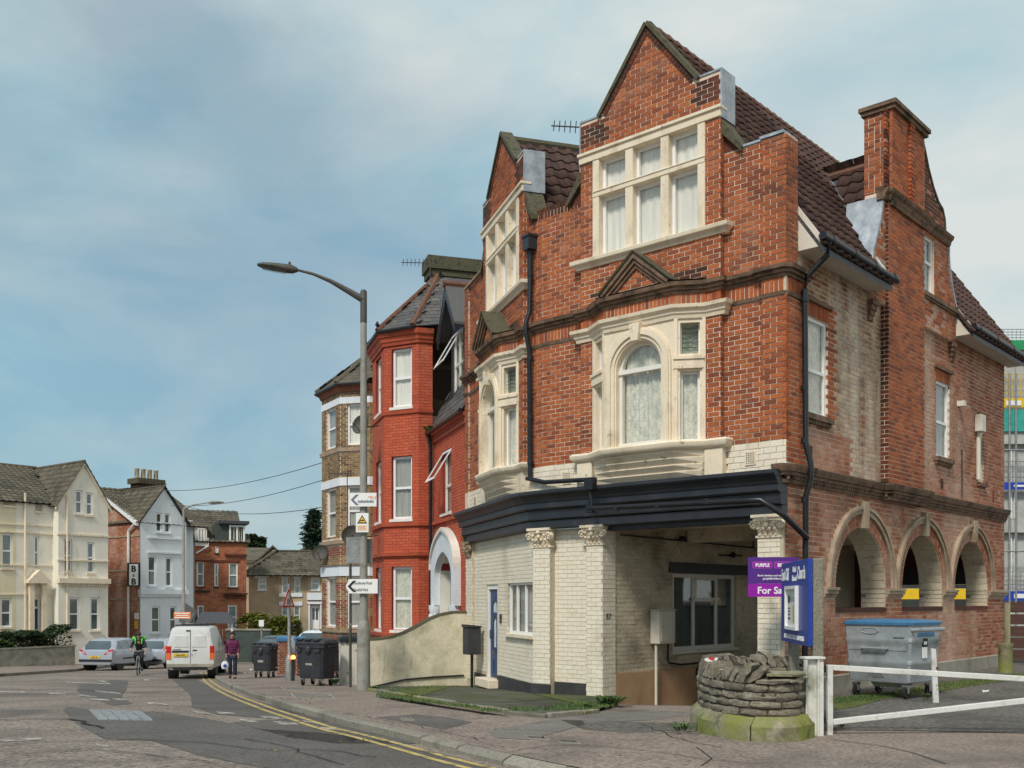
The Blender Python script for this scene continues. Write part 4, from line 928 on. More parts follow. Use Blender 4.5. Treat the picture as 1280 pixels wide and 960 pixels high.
 m.build('bay_corbel', 'cream_stone', H)
# ---- painted band above the fascia
for fr, a, b in ((FR, .402, CF-1.59), (FR, CF+1.59, 5.15), (LF, CL+1.59, 5.3)):
 CREAM += lay(fr, rect(a, b, 3.80, 4.325), n=.02, depth=.05, H=.105, j=.008)
for f in arcf: CREAM += lay(f, rect(0, f.len, 3.80, 4.325), n=.02, depth=.05, H=.105, j=.008)
def vent(fr, u, z, w=.17, h=.2, n=.03, mat='cream_stone'):
 v = MB(); v.box(fr, u-w/2-.02, u+w/2+.02, n-.03, n+.012, z-h/2-.02, z+h/2+.02); o = v.build('air_vent', mat, H)
 hs = MB()
 for i in range(5):
  for k in range(6): hs.box(fr, u-w/2+w*(i+.25)/5, u-w/2+w*(i+.75)/5, n, n+.0155, z-h/2+h*(k+.25)/6, z-h/2+h*(k+.7)/6)
 hs.build('vent_holes', 'room_dark', o)
vent(FR, .62, 4.07); vent(FR, 4.62, 4.05); vent(LF, 4.4, 4.05)
# ---- black shop cornice
fa = MB(); fpath = W2(FR, [(-.02, .0)])+W2(FR, [(5.15, 0)])+ARC[2:3]+W2(LF, [(.36, 0), (5.12, 0)])
for prof in ([(-.05, 3.70), (.38, 3.70), (.42, 3.74), (.42, 3.80), (-.05, 3.845)], [(-.05, 3.58), (.29, 3.58), (.31, 3.63), (.36, 3.695), (-.05, 3.698)], [(-.05, 3.44), (.24, 3.44), (.27, 3.47), (.27, 3.575), (-.05, 3.577)],
    [(-.05, 3.24), (.17, 3.24), (.19, 3.26), (.19, 3.43), (-.05, 3.437)], [(-.05, 3.06), (.12, 3.06), (.14, 3.08), (.14, 3.225), (-.05, 3.237)]):
 fa.sweep(WORLD, fpath, prof)
fa.build('fascia', 'black_paint', H)
bm_ = MB(); bm_.box(FR, .02, 3.75, -.30, -.052, 2.98, 3.70); bm_.build('shop_beam', 'black_paint', H)
# ---- ground floor
def capital(fr, u0, u1, n, z0=2.70, z1=3.085, mat='cream_stone'):
 c = (u0+u1)/2; w = (u1-u0)/2; m = MB(); ns = n-.1
 m.box(fr, u0-.03, u1+.03, ns, n+.03, z0, z0+.035)
 m.hprism(fr, [(c-w*.92, ns), (c-w*.92, n), (c+w*.92, n), (c+w*.92, ns)], z0+.036, z1-.10, top=[(c-w*1.15, ns), (c-w*1.15, n+.07), (c+w*1.15, n+.07), (c+w*1.15, ns)])
 m.box(fr, c-w*1.35, c+w*1.35, ns, n+.13, z1-.05, z1); m.box(fr, c-w*1.22, c+w*1.22, ns, n+.10, z1-.098, z1-.052)
 for s_ in (-1, 1):                       # volutes
  p = fr.P(c+s_*w*1.18, n+.085, z1-.165); m.lathe(Vector(p)-Vector((*fr.n, 0))*.06, [(.03, 0), (.078, .005), (.082, .05), (.06, .075), (.045, .065), (.028, .085), (.0, .09)], 10, axis=(*fr.n, 0))
  for k in range(4):
   a = .6+k*.75; q = fr.P(c+s_*w*1.18+math.cos(a)*.055*-s_, n+.115, z1-.165+math.sin(a)*.055); m.ball(q, .022, 6, 4)
 for row, (z, k, r) in enumerate(((z0+.10, 4, .06), (z0+.19, 3, .065))):   # leaves that curl outwards
  for i in range(k):
   u = c+((i+.5)/k-.5)*w*2.0; q0 = .025+.02*row
   for t_ in range(4):
    a = t_/3; m.ball(fr.P(u+random.uniform(-.008, .008), n+q0+a*a*.06, z-.05+a*.10), (r*(.62-.1*a), r*.5, .034), 6, 4)
 m.ball(fr.P(c, n+.12, z1-.09), (.05, .04, .04), 8, 5); m.ball(fr.P(c, n+.10, z1-.17), (.045, .04, .05), 8, 5)
 m.build('capital', mat, H, smooth=50)
g = MB()
PB0, PB1, PA0, PA1 = 3.74, 4.13, 5.03, 5.47
g.box(FR, PB0, PB1, -.36, .05, -.9, 3.06); g.box(FR, PA0, PA1, -.25, .05, -.9, 3.06); g.box(FR, PB1, PA0, -.30, -.10, -.9, 3.06)
wallmesh(g, LF, rect(.10, 5.3, -.9, 3.06), [rect(.20, 1.98, .90, 2.05), rect(2.76, 3.66, -.16, 2.0)], -.30, -.05)
g.box(LF, 4.72, 5.3, -.3, .03, -.9, 3.06)
g.build('ground_floor_wall', 'cream_joint', H)
CREAM += lay(FR, rect(PB0, PB1, -.28, 2.70), n=.05, j=.008, L=.235); CREAM += lay(FR, rect(PB1, PA0, .02, 3.06), n=-.10, j=.009, L=.235); CREAM += lay(FR, rect(PA0, PA1, -.02, 2.70), n=.05, j=.008, L=.235)
CREAM += lay(LF, rect(.10, 4.72, -.05, 3.06), [rect(.20, 1.98, .90, 2.05), rect(2.70, 3.70, -.2, 2.0)], n=-.05, j=.009, L=.235); CREAM += lay(LF, rect(4.72, 5.3, -.3, 2.7), n=.03, j=.008, L=.235)
pr = Fr(FR.P(PB0, .05, 0), SD.d, SD.n); CREAM += lay(pr, rect(0, .41, -.45, 3.05), j=.008, L=.235)
pl = MB(); pl.box(FR, PB1+.002, PA0-.002, -.098, -.075, -.5, .015); pl.box(FR, PA0-.01, PA1+.03, .052, .085, -.5, -.03); pl.box(LF, .14, 2.72, -.045, -.02, -.6, -.06); pl.box(LF, 3.72, 4.70, -.045, -.02, -.7, -.12); pl.build('plinth', 'plinth_paint', H)
led = MB(); led.box(FR, PB1, PA0, -.07, -.03, -.35, -.235); led.build('plinth_ledge', 'cream_stone', H)
capital(FR, PB0, PB1, .05); capital(FR, PA0, PA1, .05); capital(LF, 4.78, 5.24, .03, mat='tan_stone')
window(LF, H, .22, 1.96, .92, 2.03, n=-.09, frame=.06, cols=(.36, .70), curtain='curtain_grey', sill=(.03, .07, 'cream_stone'))
# front door: blue, with an arched light, long panel light, letter plate and handle
d = MB(); d.box(LF, 2.74, 2.86, -.17, -.07, -.16, 2.0); d.box(LF, 3.58, 3.68, -.17, -.07, -.16, 2.0); d.box(LF, 2.86, 3.58, -.17, -.072, 1.90, 2.0); d.build('door_frame', 'upvc', H)
dd = MB(); dl = rect(2.865, 3.575, -.14, 1.895)
lights = [arch(3.22, .17, 1.46, 1.36, 10), [(3.10, .55), (3.34, .55), (3.34, 1.16), (3.22, 1.26), (3.10, 1.16)]]
wallmesh(dd, LF, dl, lights, -.16, -.115)
for u0, u1, z0, z1 in ((2.96, 3.16, -.04, .28), (3.28, 3.48, -.04, .28), (2.96, 3.48, 1.27, 1.33)): dd.box(LF, u0, u1, -.12, -.10, z0, z1)
dr = dd.build('front_door', 'door_blue', H)
for l in lights: q = MB(); q.prism(LF, l, -.145, -.138); q.build('door_light', 'curtain_lace', dr)
q = MB(); q.box(LF, 3.10, 3.34, -.116, -.10, .40, .47); q.build('letter_plate', 'chrome', dr)
q = MB(); q.box(LF, 3.50, 3.54, -.116, -.08, .75, .95); q.tube([LF.P(3.52, -.07, .85), LF.P(3.40, -.065, .85)], .012, 6); q.build('handle', 'chrome', dr)
q = MB(); q.box(LF, 2.62, 3.76, -.15, .22, -.36, -.165); q.build('door_step', 'cream_stone', H, bevel=.01)
q = MB(); q.box(LF, 2.40, 2.52, -.06, -.015, 1.13, 1.33); bz = q.build('door_bell', 'black_paint', H); q = MB()
for k in range(3): q.box(LF, 2.43, 2.49, -.018, -.008, 1.16+.055*k, 1.19+.055*k)
q.build('bell_button', 'chrome', bz)
text('87', pr, .18, 1.28, .16, 'sign_black', H, n=.012, name='house_number', align='CENTER')
# ---- carport: left wall, ceiling, back wall, arcade
LW = Fr(FR.P(3.74, 0, 0), SD.d, SD.n)
g = MB(); wallmesh(g, LW, rect(.36, 11.8, -1.0, 3.2), [rect(2.42, 5.05, .56, 2.22)], -.25, -.02); g.build('carport_wall', 'cream_joint', H)
DRAB += lay(LW, rect(.36, 9.0, .22, 3.1), [rect(2.40, 5.07, .50, 2.42)], n=-.02, j=.010, L=.235)
g = MB(); g.box(LW, .365, 11.5, -.02, .012, -1.0, .215); g.build('dado', 'tan_render', H)
g = MB(); g.box(LW, 2.25, 5.5, -.015, .03, 2.22, 2.44); g.build('lintel', 'black_paint', H)
vb = MB()
for k in range(26):
 a0, a1 = R(40)+R(100)*k/26, R(40)+R(100)*(k+1)/26; c_, r0, r1 = 3.87, 2.05, 2.27
 vb.prism(LW, [(c_+r0*math.cos(a0+.004), .95+r0*math.sin(a0+.004)), (c_+r1*math.cos(a0+.004), .95+r1*math.sin(a0+.004)), (c_+r1*math.cos(a1-.004), .95+r1*math.sin(a1-.004)), (c_+r0*math.cos(a1-.004), .95+r0*math.sin(a1-.004))], -.02, .003)
vb.build('relieving_arch', 'drab_brick', H, stuff=True)
w = window(LW, H, 2.44, 5.03, .58, 2.21, n=-.06, frame=.085, cols=(.335, .70), rows=(), mat='white_wood', curtain='curtain_grey', glass='glass_dark', sill=(.05, .06, 'white_wood'))
q = MB(); u0, u1 = 2.44+2.59*.335, 2.44+2.59*.70
q.box(LW, u0-.04, u1+.04, -.05, -.02, 1.64, 1.70); q.box(LW, u0+.02, u0+.07, -.06, -.03, 1.7, 2.12); q.box(LW, u1-.07, u1-.02, -.06, -.03, 1.7, 2.12); q.box(LW, u0+.02, u1-.02, -.06, -.03, 2.08, 2.12); q.build('casement_bars', 'white_wood', w)
# ceiling with conduits
g = MB(); P8 = lambda u, n, z: FR.P(u, n, z)
g.hexa([FR.P(-.0, -.31, 3.15), FR.P(3.72, -.31, 3.15), FR.P(3.72, -11.8, 3.15), FR.P(.0, -11.8, 3.15), FR.P(.0, -.31, 3.3), FR.P(3.72, -.31, 3.3), FR.P(3.72, -11.8, 3.3), FR.P(.0, -11.8, 3.3)]); g.build('carport_ceiling', 'cream_render', H)
g = MB()
for n in (-3.0, -5.9, -8.6): g.box(FR, .3, 3.7, n-.12, n+.12, 2.86, 3.148)
g.build('ceiling_beam', 'drab_brick', H)
g = MB(); g.tube([LW.P(.5, .04, 2.92), LW.P(2.6, .03, 2.90), LW.P(6.0, .03, 2.86)], .018, 6); g.tube([LW.P(4.2, .05, 2.64), LW.P(5.2, .05, 2.66)], .02, 6); g.ball(LW.P(4.7, .10, 2.66), .07, 8, 6); g.tube([LW.P(2.6, .04, 2.95), LW.P(2.7, .1, 2.93)], .05, 6); g.build('conduit', 'pipe_black', H)
# back wall of the carport with its open end
BK = Fr(FR.P(0, -11.5, 0), FR.d, FR.n)
g = MB(); wallmesh(g, BK, rect(.3, 3.75, -1.0, 3.2), [rect(.75, 2.9, -1.0, 2.25)], -.3, 0); g.build('carport_back_wall', 'brick_sooty', H)
g = MB(); g.box(BK, .6, 3.1, .003, .06, 2.05, 2.45); g.build('back_beam', 'black_paint', H)
# right-hand corner pier and arcade
g = MB(); RP0, RP1 = .06, .47
g.box(FR, .0, RP1, -.40, .05, -.6, 3.06); g.build('corner_pier', 'cream_joint', H)
CREAM += lay(FR, rect(RP0+.0, RP1, -.3, 2.70), n=.05, j=.012, L=.235)
pl_ = Fr(FR.P(RP1, .05, 0), SD.d, (-SD.n[0], -SD.n[1])); CREAM += lay(pl_, rect(0, .42, -.5, 3.0), j=.012, L=.235)
capital(FR, RP0, RP1, .05)
ARX, ARR, ARS = (3.1, 6.25, 9.36), 1.16, 1.87
g = MB(); hol = [arch(c, ARR, ARS, 1.42, 18) for c in ARX]
wallmesh(g, SD, rect(0.0, 11.83, -.5, 3.62), hol, -.50, 0.0); g.build('arcade_wall', 'mortar', H)
hb = [arch(c, ARR+.40, ARS, 1.80, 24) for c in ARX]; hl = [rect(c-ARR, c+ARR, 1.335, 1.9) for c in ARX]
ALLH = []
for z0, z1, hs in ((.30, 1.42, []), (1.42, 1.70, [rect(c-ARR, c+ARR, 1.3, 1.9) for c in ARX]), (1.90, 3.60, hb)):
 FLANK += [b for b in lay(SD, rect(0.0, 11.83, z0, z1), hs)]
FLANK = [b for b in FLANK]
g = MB()
for c in ARX: g.box(SD, c-ARR+.002, c+ARR-.002, -.52, .02, 1.421, 1.50)
g.build('sill_wall_cap', 'brick_sooty', H)
g = MB();
for a, b in ((0.0, .36),): pass
g.box(SD, -.01, 11.86, -.05, .06, -.4, .30); g.build('plinth_flank', 'concrete', H, bevel=.02)
for c in ARX:
 rg = MB(); sf = MB(); hd = MB(); N = 46
 for k in range(N):
  a0, a1 = math.pi*k/N, math.pi*(k+1)/N; e = .008/ARR
  for r0, r1, p in ((ARR+.004, ARR+.105, .012), (ARR+.118, ARR+.225, .014)):
   rg.prism(SD, [(c+r0*math.cos(a0+e), ARS+r0*math.sin(a0+e)), (c+r1*math.cos(a0+e), ARS+r1*math.sin(a0+e)), (c+r1*math.cos(a1-e), ARS+r1*math.sin(a1-e)), (c+r0*math.cos(a1-e), ARS+r0*math.sin(a1-e))], -.02, p)
 for k in range(24):
  a0, a1 = math.pi*k/24, math.pi*(k+1)/24
  for r0, r1, p in ((ARR+.24, ARR+.33, .06), (ARR+.331, ARR+.39, .09)):
   hd.prism(SD, [(c+r0*math.cos(a0), ARS+r0*math.sin(a0)), (c+r1*math.cos(a0), ARS+r1*math.sin(a0)), (c+r1*math.cos(a1), ARS+r1*math.sin(a1)), (c+r0*math.cos(a1), ARS+r0*math.sin(a1))], -.02, p)
 M_ = 22
 for k in range(M_):
  a0, a1 = math.pi*k/M_, math.pi*(k+1)/M_; e = .007
  for i in range(2):
   n0, n1 = -.49+i*.245+.006, -.49+(i+1)*.245-.006
   if k % 2: n0, n1 = (-.49, -.38) if i == 0 else (-.37, -.006)
   r0, r1 = ARR-.012, ARR+.02
   P = lambda r, a, n: SD.P(c+r*math.cos(a), n, ARS+r*math.sin(a))
   sf.hexa([P(r0, a0+e, n0), P(r1, a0+e, n0), P(r1, a0+e, n1), P(r0, a0+e, n1), P(r0, a1-e, n0), P(r1, a1-e, n0), P(r1, a1-e, n1), P(r0, a1-e, n1)])
 for s_ in (-1, 1):
  for k in range(4):
   z = 1.51+k*.09
   u_ = c+s_*(ARR); a_, b_ = sorted((u_+s_*.02, u_-s_*.012)); sf.box(SD, a_, b_, -.49 if k % 2 else -.40, -.006, z, z+.078)
 rg.build('voussoirs', 'brick_flank', H, stuff=True); sf.build('soffit_bricks', 'drab_brick', H, stuff=True)
 hd.build('hood_mould', 'tan_stone', H)
 ks = MB(); ks.prism(SD, [(c-.075, ARS+ARR-.03), (c+.075, ARS+ARR-.03), (c+.12, ARS+ARR+.47), (c-.12, ARS+ARR+.47)], -.1, .12); ks.build('keystone', 'tan_stone', H)
edges = [0.0, ARX[0]-ARR, ARX[0]+ARR, ARX[1]-ARR, ARX[1]+ARR, ARX[2]-ARR, ARX[2]+ARR, 11.83]
for a, b in ((edges[0]+1.45, edges[1]), (edges[2], edges[3]), (edges[4], edges[5]), (edges[6], edges[7]+.02)):
 ip = MB()
 for z0, z1, p in ((1.705, 1.76, .035), (1.762, 1.83, .075), (1.832, 1.88, .10)):
  ip.box(SD, a-.0, b+.0, -.505, p, z0, z1)
 ip.build('impost', 'tan_stone', H)
# string course over the arcade
st = MB(); sp = W2(SD, [(11.86, 0.0), (5.92, 0.0), (5.90, .16), (4.02, .16), (4.0, .0), (.66, 0.0), (.65, .05), (-.0, .05)])+W2(FR, [(.0, .10), (.12, .10)])
for prof in ([(-.1, 3.60), (.03, 3.60), (.05, 3.66), (-.1, 3.66)], [(-.1, 3.725), (.09, 3.725), (.10, 3.78), (-.1, 3.78)], [(-.1, 3.785), (.13, 3.785), (.16, 3.86), (.17, 3.90), (-.1, 3.95)]):
 st.sweep(WORLD, sp, prof)
st.build('string_course', 'string_stone', H)
dn = MB()
for a, b in zip(sp, sp[1:]):
 f = WORLD.between(a, b); f.n = (-f.d[1], f.d[0]); k = int(f.len/.085)
 for i in range(k): dn.box(f, i*.085+.012, i*.085+.062, -.05, .075, 3.662, 3.722)
dn.build('dentils', 'string_stone', H, stuff=True)
# ---- flank wall, upper floors
g = MB(); W1, W2_, W3 = (.80, 1.62, 4.88, 6.58), (7.02, 7.86, 4.78, 6.45), (9.82, 10.24, 4.45, 5.96)
rr = lambda w: rect(*w)
wallmesh(g, SD, rect(.0, 11.83, 3.62, 7.9), [rr(W1), rr(W2_), rr(W3)], -.33, 0.0)
g.box(SD, .0, .65, -.32, .05, 3.9, 6.735); g.box(SD, .0, .36, -.318, .05, 7.25, TOPZ); g.build('flank_wall', 'mortar_pale', H)
BR += lay(SD, rect(-.062, .65, 3.95, 6.735), n=.05, depth=.06, L=.225); BR += lay(SD, rect(-.062, .36, 7.26, TOPZ-.02), n=.05, depth=.06)
for b in lay(SD, rect(.65, 4.0, 3.95, 7.9), [(rect(W1[0], W1[1], W1[2]-.1, W1[3]+.25))]):
 um = (b[1]+b[2])/2; near = W1[0] <= um < W1[1]+.32 and W1[2]-.1 < b[5] < W1[3]+.3
 (BR if near else PALE if (b[5] > 4.6 or um > 2.7) else FLANK).append(b)
for b in lay(SD, rect(5.9, 11.83, 3.95, 7.9), [rect(W2_[0], W2_[1], W2_[2]-.1, W2_[3]+.25), rect(W3[0], W3[1], W3[2]-.08, W3[3]+.1)]): FLANK.append(b)
for (u0, u1, z0, z1), rows in ((W1, (.46,)), (W2_, (.47,))):
 window(SD, H, u0, u1, z0, z1, n=-.035, frame=.06, rows=rows, curtain='curtain_lace' if u0 < 2 else 'curtain_grey', fold=.008)
 s_ = MB(); s_.box(SD, u0-.10, u1+.10, -.12, .09, z0-.10, z0-.002);
 for i in range(9): s_.box(SD, u0-.08+(u1-u0+.16)*i/9, u0-.08+(u1-u0+.16)*(i+.7)/9, -.05, .06, z0-.17, z0-.102)
 s_.build('window_sill', 'string_stone', H)
 lb = []
 for i in range(12): lb.append((SD, u0-.05+(u1-u0+.1)*i/12+.006, u0-.05+(u1-u0+.1)*(i+1)/12-.006, -.1, .014, z1+.005, z1+.235))
 mm = MB(); [mm.box(*b) for b in lb]; mm.build('flat_arch', 'brick', H, stuff=True)
 s_ = MB(); s_.box(SD, u0-.12, u1+.12, -.05, .06, z1+.245, z1+.31); s_.build('drip_course', 'string_stone', H)
window(SD, H, W3[0], W3[1], W3[2], W3[3], n=-.14, frame=.05, curtain='curtain_grey', mat='white_wood')
s_ = MB(); s_.box(SD, W3[0]-.08, W3[1]+.08, -.12, .07, W3[2]-.09, W3[2]-.002); s_.box(SD, W3[0]-.06, W3[1]+.06, -.05, .05, W3[3]+.09, W3[3]+.15); s_.build('window_sill', 'string_stone', H)
q = MB(); q.box(SD, W3[0]-.28, W3[0]+.02, .015, .18, 5.62, 6.02); q.build('vent_box', 'meter_box', H, bevel=.01)
q = MB(); q.tube([SD.P(W3[0]-.12, .05, 5.62), SD.P(W3[0]-.12, .05, 4.5)], .05, 8); q.build('waste_pipe', 'meter_box', H)
q = MB(); q.box(SD, 8.35, 8.5, .0, .16, 6.05, 6.17); q.build('flue', 'meter_box', H)
q = MB(); q.tube([SD.P(8.62, .03, 3.98), SD.P(8.62, .03, 5.1)], .012, 5); q.build('cable', 'pipe_black', H)
q = MB(); q.box(SD, .86, 1.0, -.01, .012, 4.02, 4.32); q.box(SD, 7.3, 7.45, -.01, .012, 4.1, 4.32); q.box(SD, 10.9, 11.0, -.01, .012, 4.05, 4.3); q.build('airbrick', 'brick_sooty', H)
# ---- chimney breast and curved flank gable
g = MB(); BN = .16
g.box(SD, 4.0, 5.9, -.05, BN, 3.95, 9.50)
GO = [(3.42, 7.4), (8.0, 7.4), (8.0, 8.12), (7.88, 8.3), (7.66, 8.65), (7.52, 9.05), (7.45, 9.5), (7.28, 9.52), (7.22, 9.95), (7.1, 10.12), (6.85, 10.2), (6.55, 10.42), (6.25, 10.75), (6.02, 11.1), (5.88, 11.25), (5.6, 11.25), (5.6, 9.62), (3.98, 9.62), (3.88, 9.25), (3.72, 8.85), (3.5, 8.45), (3.42, 8.2)]
AW = (6.05, 6.62, 8.16, 9.34)
wallmesh(g, SD, GO, [rr(AW)], -.30, .10); g.build('flank_gable', 'mortar', H)
BR += lay(SD, rect(4.0, 5.9, 3.95, 9.5), n=BN, depth=.04)
BL = Fr(SD.P(4.0, 0, 0), SD.n, (-SD.d[0], -SD.d[1])); SOOTY += lay(BL, rect(0, BN, 3.95, 9.5), L=.16)
GO2 = [(u+(5.66-u)*.012, z) for u, z in GO]
for b in lay(SD, GO2, [rect(AW[0]-.02, AW[1]+.02, AW[2]-.08, AW[3]+.22), rect(4.0, 5.9, 7.0, 11.5)], n=.10, depth=.04): (SOOTY if b[5] > 9.4 and random.random() < .7 else BR if random.random() < .55 else FLANK).append(b)
window(SD, H, AW[0], AW[1], AW[2], AW[3], n=.06, frame=.055, rows=(.55,), curtain='curtain_grey', fold=.008)
s_ = MB(); s_.box(SD, 5.92, 8.06, -.05, .17, AW[2]-.12, AW[2]-.03); s_.box(SD, 5.92, 8.04, -.05, .145, AW[2]-.17, AW[2]-.122)
s_.sweep(SD, [(3.80, .10), (3.99, .10), (4.0, BN), (5.9, BN), (5.91, .10), (7.5, .10)], [(-.1, 9.42), (.04, 9.42), (.07, 9.48), (.07, 9.51), (.12, 9.56), (.14, 9.62), (-.1, 9.66)])
for i in range(22): s_.box(SD, 4.02+i*.085, 4.07+i*.085, .1, BN+.07, 9.34, 9.415)
for u in (3.36, 7.78):                   # corbels under the gable feet
 for k in range(4): s_.box(SD, u+.03*k*(1 if u > 5 else 0), u+.28-.03*k*(0 if u > 5 else 1), -.05, .12-.025*k, 7.30-.1*k, 7.395-.1*k)
s_.build('gable_string', 'string_stone', H, stuff=True)
lb = MB()
for i in range(9): lb.box(SD, AW[0]-.03+(.63)*i/9+.005, AW[0]-.03+.63*(i+1)/9-.005, 0, .115, AW[3]+.005, AW[3]+.2)
lb.build('flat_arch', 'brick', H, stuff=True)
# lead and stone copings on the curves
def coping(curve, mat, n0, n1, th=.05, name='gable_coping'):
 m = MB(); secs = []
 for i, (u, z) in enumerate(curve):
  a = Vector(curve[max(0, i-1)]); b = Vector(curve[min(len(curve)-1, i+1)]); d = (b-a).normalized(); nn = Vector((-d.y, d.x)); p = Vector((u, z))
  if nn.y < 0: nn = -nn
  q = p+nn*th
  secs.append([SD.P(p.x, n0, p.y), SD.P(p.x, n1, p.y), SD.P(q.x, n1, q.y), SD.P(q.x, n0, q.y)])
 m.loft(secs); m.build(name, mat, H, smooth=35)
coping(GO[2:7], 'lead', -.32, .13); coping(GO[7:15], 'roof_moss', -.32, .13, .06)
coping([(3.40, 8.15), (3.44, 8.35), (3.60, 8.66), (3.78, 9.0), (3.87, 9.3), (3.90, 9.5)], 'lead', -.62, .115, .05, 'lead_flashing')
# chimney stack
SK0, SK1, SN0, SN1 = 4.18, 5.90, -.40, .16
g = MB(); g.box(SD, SK0, SK1, SN0, SN1, 9.66, 11.30); g.build('chimney_stack', 'mortar', H)
CSd = Fr(SD.P(SK0, SN1, 0), (-SD.n[0], -SD.n[1]), (-SD.d[0], -SD.d[1]))
BR += lay(CSd, rect(0, SN1-SN0, 9.66, 11.28), header=.3); BR += lay(SD, rect(SK0, SK1, 9.66, 11.28), n=SN1)
BR += lay(SD, rect(5.0, 5.25, 9.66, 11.28), n=SN1+.05, depth=.06)
g = MB(); g.box(SD, SK0-.05, SK1+.05, SN0-.05, SN1+.07, 11.28, 11.36); g.box(SD, SK0-.09, SK1+.09, SN0-.09, SN1+.11, 11.362, 11.44); g.build('chimney_cap', 'string_stone', H)
# ---- roofs
TILEME = {}
def roof_tiles(parent, O, U, V, Wd, Ld, mat, tw=.30, th=.34, inside=None, keep=0, kind='pantile', name='roof_tile', backing=True, slab=None):
 O, U, V = Vector(O), Vector(U).normalized(), Vector(V).normalized(); N = U.cross(V); N = N if N.z > 0 else -N
 key = (mat, kind, tw, th)
 if key not in TILEME:
  t = MB(); h = th*1.18
  if kind == 'pantile': xs = [(0, .006), (.04, .034), (.09, .045), (.14, .034), (.18, .006), (.24, .0), (tw-.003, .004)]; xs = [(x*tw/.30, y) for x, y in xs]
  else: xs = [(0.004, .004), (tw-.004, .004)]
  lift = .030 if kind == 'pantile' else .010; thk = .016 if kind == 'pantile' else .009; k = len(xs)
  vs = [(x, 0, y+lift) for x, y in xs]+[(x, h, y) for x, y in xs]+[(x, 0.0, y+lift-thk-.012) for x, y in xs]
  fs = [(i, i+1, k+i+1, k+i) for i in range(k-1)]+[(2*k+i, 2*k+i+1, i+1, i) for i in range(k-1)]
  me = bpy.data.meshes.new(name); me.from_pydata(vs, [], fs); me.materials.append(MATS[mat])
  if kind == 'pantile': me.polygons.foreach_set('use_smooth', [True]*(k-1)+[False]*(k-1))
  TILEME[key] = (me, vs, fs)
 me, vs, fs = TILEME[key]; plc = []; r = 0; v = 0.0
 while v < Ld-.05:
  u = -(tw/2 if r % 2 and kind != 'pantile' else 0)
  while u < Wd-.02:
   if inside is None or inside(u+tw/2, v+th/2): plc.append((u, v))
   u += tw
  v += th; r += 1
 M0 = Matrix(((U.x, V.x, N.x, 0), (U.y, V.y, N.y, 0), (U.z, V.z, N.z, 0), (0, 0, 0, 1)))
 def mat4(u, v):
  p = O+U*u+V*v+N*(.012+random.uniform(-.003, .003)); M = M0.copy(); M.translation = p
  return M @ Matrix.Rotation(random.gauss(0, .006), 4, 'Z')
 plc.sort(key=lambda q: (O+U*q[0]+V*q[1]).y)
 for q in plc[:keep]: linked(name, me, mat4(*q), parent)
 if len(plc) > keep:
  b = MB()
  for q in plc[keep:]:
   M = mat4(*q); b.add([M @ Vector(w_) for w_ in vs], fs)
  b.build(name, mat, parent, stuff=True, recalc=False)
 return N
RZ, SL = 12.16, 1.46
RPX = CF    # ridge runs back from the gable apex
def roofpt(t, s): return Vector(FR.P(t, -s, RZ-SL*abs(t-RPX)))
core = MB()
te = -.47; tl = 5.2
E0, E1 = roofpt(te, .10), roofpt(te, 12.15); A0, A1 = roofpt(RPX, .10), roofpt(RPX, 12.15); B0, B1 = roofpt(tl, .36), roofpt(tl, 12.15)
dn_ = Vector((0, 0, -.10))
for sa, sb_, tt in ((.10, .40, 1.2), (.40, 3.42, te), (3.42, 8.0, .36), (8.0, 12.15, te)):
 q4 = [roofpt(tt, sa), roofpt(tt, sb_), roofpt(RPX, sb_), roofpt(RPX, sa)]; core.hexa([p+dn_ for p in q4]+q4)
core.hexa([B0+dn_, B1+dn_, A1+dn_, A0+dn_, B0, B1, A1, A0])
core.build('roof_slope', 'slate_dark', H)
sd3 = Vector((*SD.d, 0)); slope_len = math.hypot(RPX-te, SL*(RPX-te))
def main_in(u, v):
 # u back along the flank from s=.30, v up the slope from the eave
 s_ = .10+u; t = te+v/slope_len*(RPX-te)
 z = RZ-SL*(RPX-t)
 if s_ < .46 and (z < 9.6 or t < 1.2): return False
 # the small cross roof behind the flank gable covers part of the slope
 if abs(s_-5.55) < (10.85-z)/SL*.985 and z < 10.85: return False
 if t < .34 and 3.45 < s_ < 7.95: return False
 return True
roof_tiles(H, E0, sd3, A0-E0, 11.85, slope_len, 'roof_tile', inside=main_in, keep=220)
roof_tiles(H, B1, -sd3, A1-B1, 11.7, (A1-B1).length, 'roof_tile', keep=0)
rd = MB()
for k in range(26):
 a = roofpt(RPX, .12+k*.455); b = roofpt(RPX, .12+(k+1)*.455-.02); rd.lathe(a+Vector((0, 0, -.05)), [(.13, 0), (.13, (b-a).length)], 10, axis=(b-a))
rd.build('ridge_tile', 'ridge_clay', H, smooth=40)
# cross roof behind the flank gable
XR = 10.85
def xpt(s_, n): return Vector(SD.P(s_, n, XR-SL*abs(s_-5.55)))
core = MB(); hw_ = 2.0
for sg in (-1, 1):
 a, b, c_, d_ = xpt(5.55, -.28), xpt(5.55, -2.4), xpt(5.55+sg*hw_, -2.4), xpt(5.55+sg*hw_, -.28)
 core.hexa([p+dn_ for p in (d_, c_, b, a)]+[d_, c_, b, a])
core.build('cross_roof', 'slate_dark', H)
xl = math.hypot(hw_, SL*hw_)
def xin(u, v):
 s_ = hw_*(1-v/xl); z = XR-SL*s_; n = -2.4+u
 t = -n; zm = RZ-SL*(RPX-t)
 return z > zm-.05
roof_tiles(H, xpt(5.55-hw_, -2.4), Vector((*SD.n, 0)), xpt(5.55, -2.4)-xpt(5.55-hw_, -2.4), 2.1, xl, 'roof_tile', inside=xin, keep=30)
roof_tiles(H, xpt(5.55+hw_, -.28), -Vector((*SD.n, 0)), xpt(5.55, -.28)-xpt(5.55+hw_, -.28), 2.1, xl, 'roof_tile', keep=0)
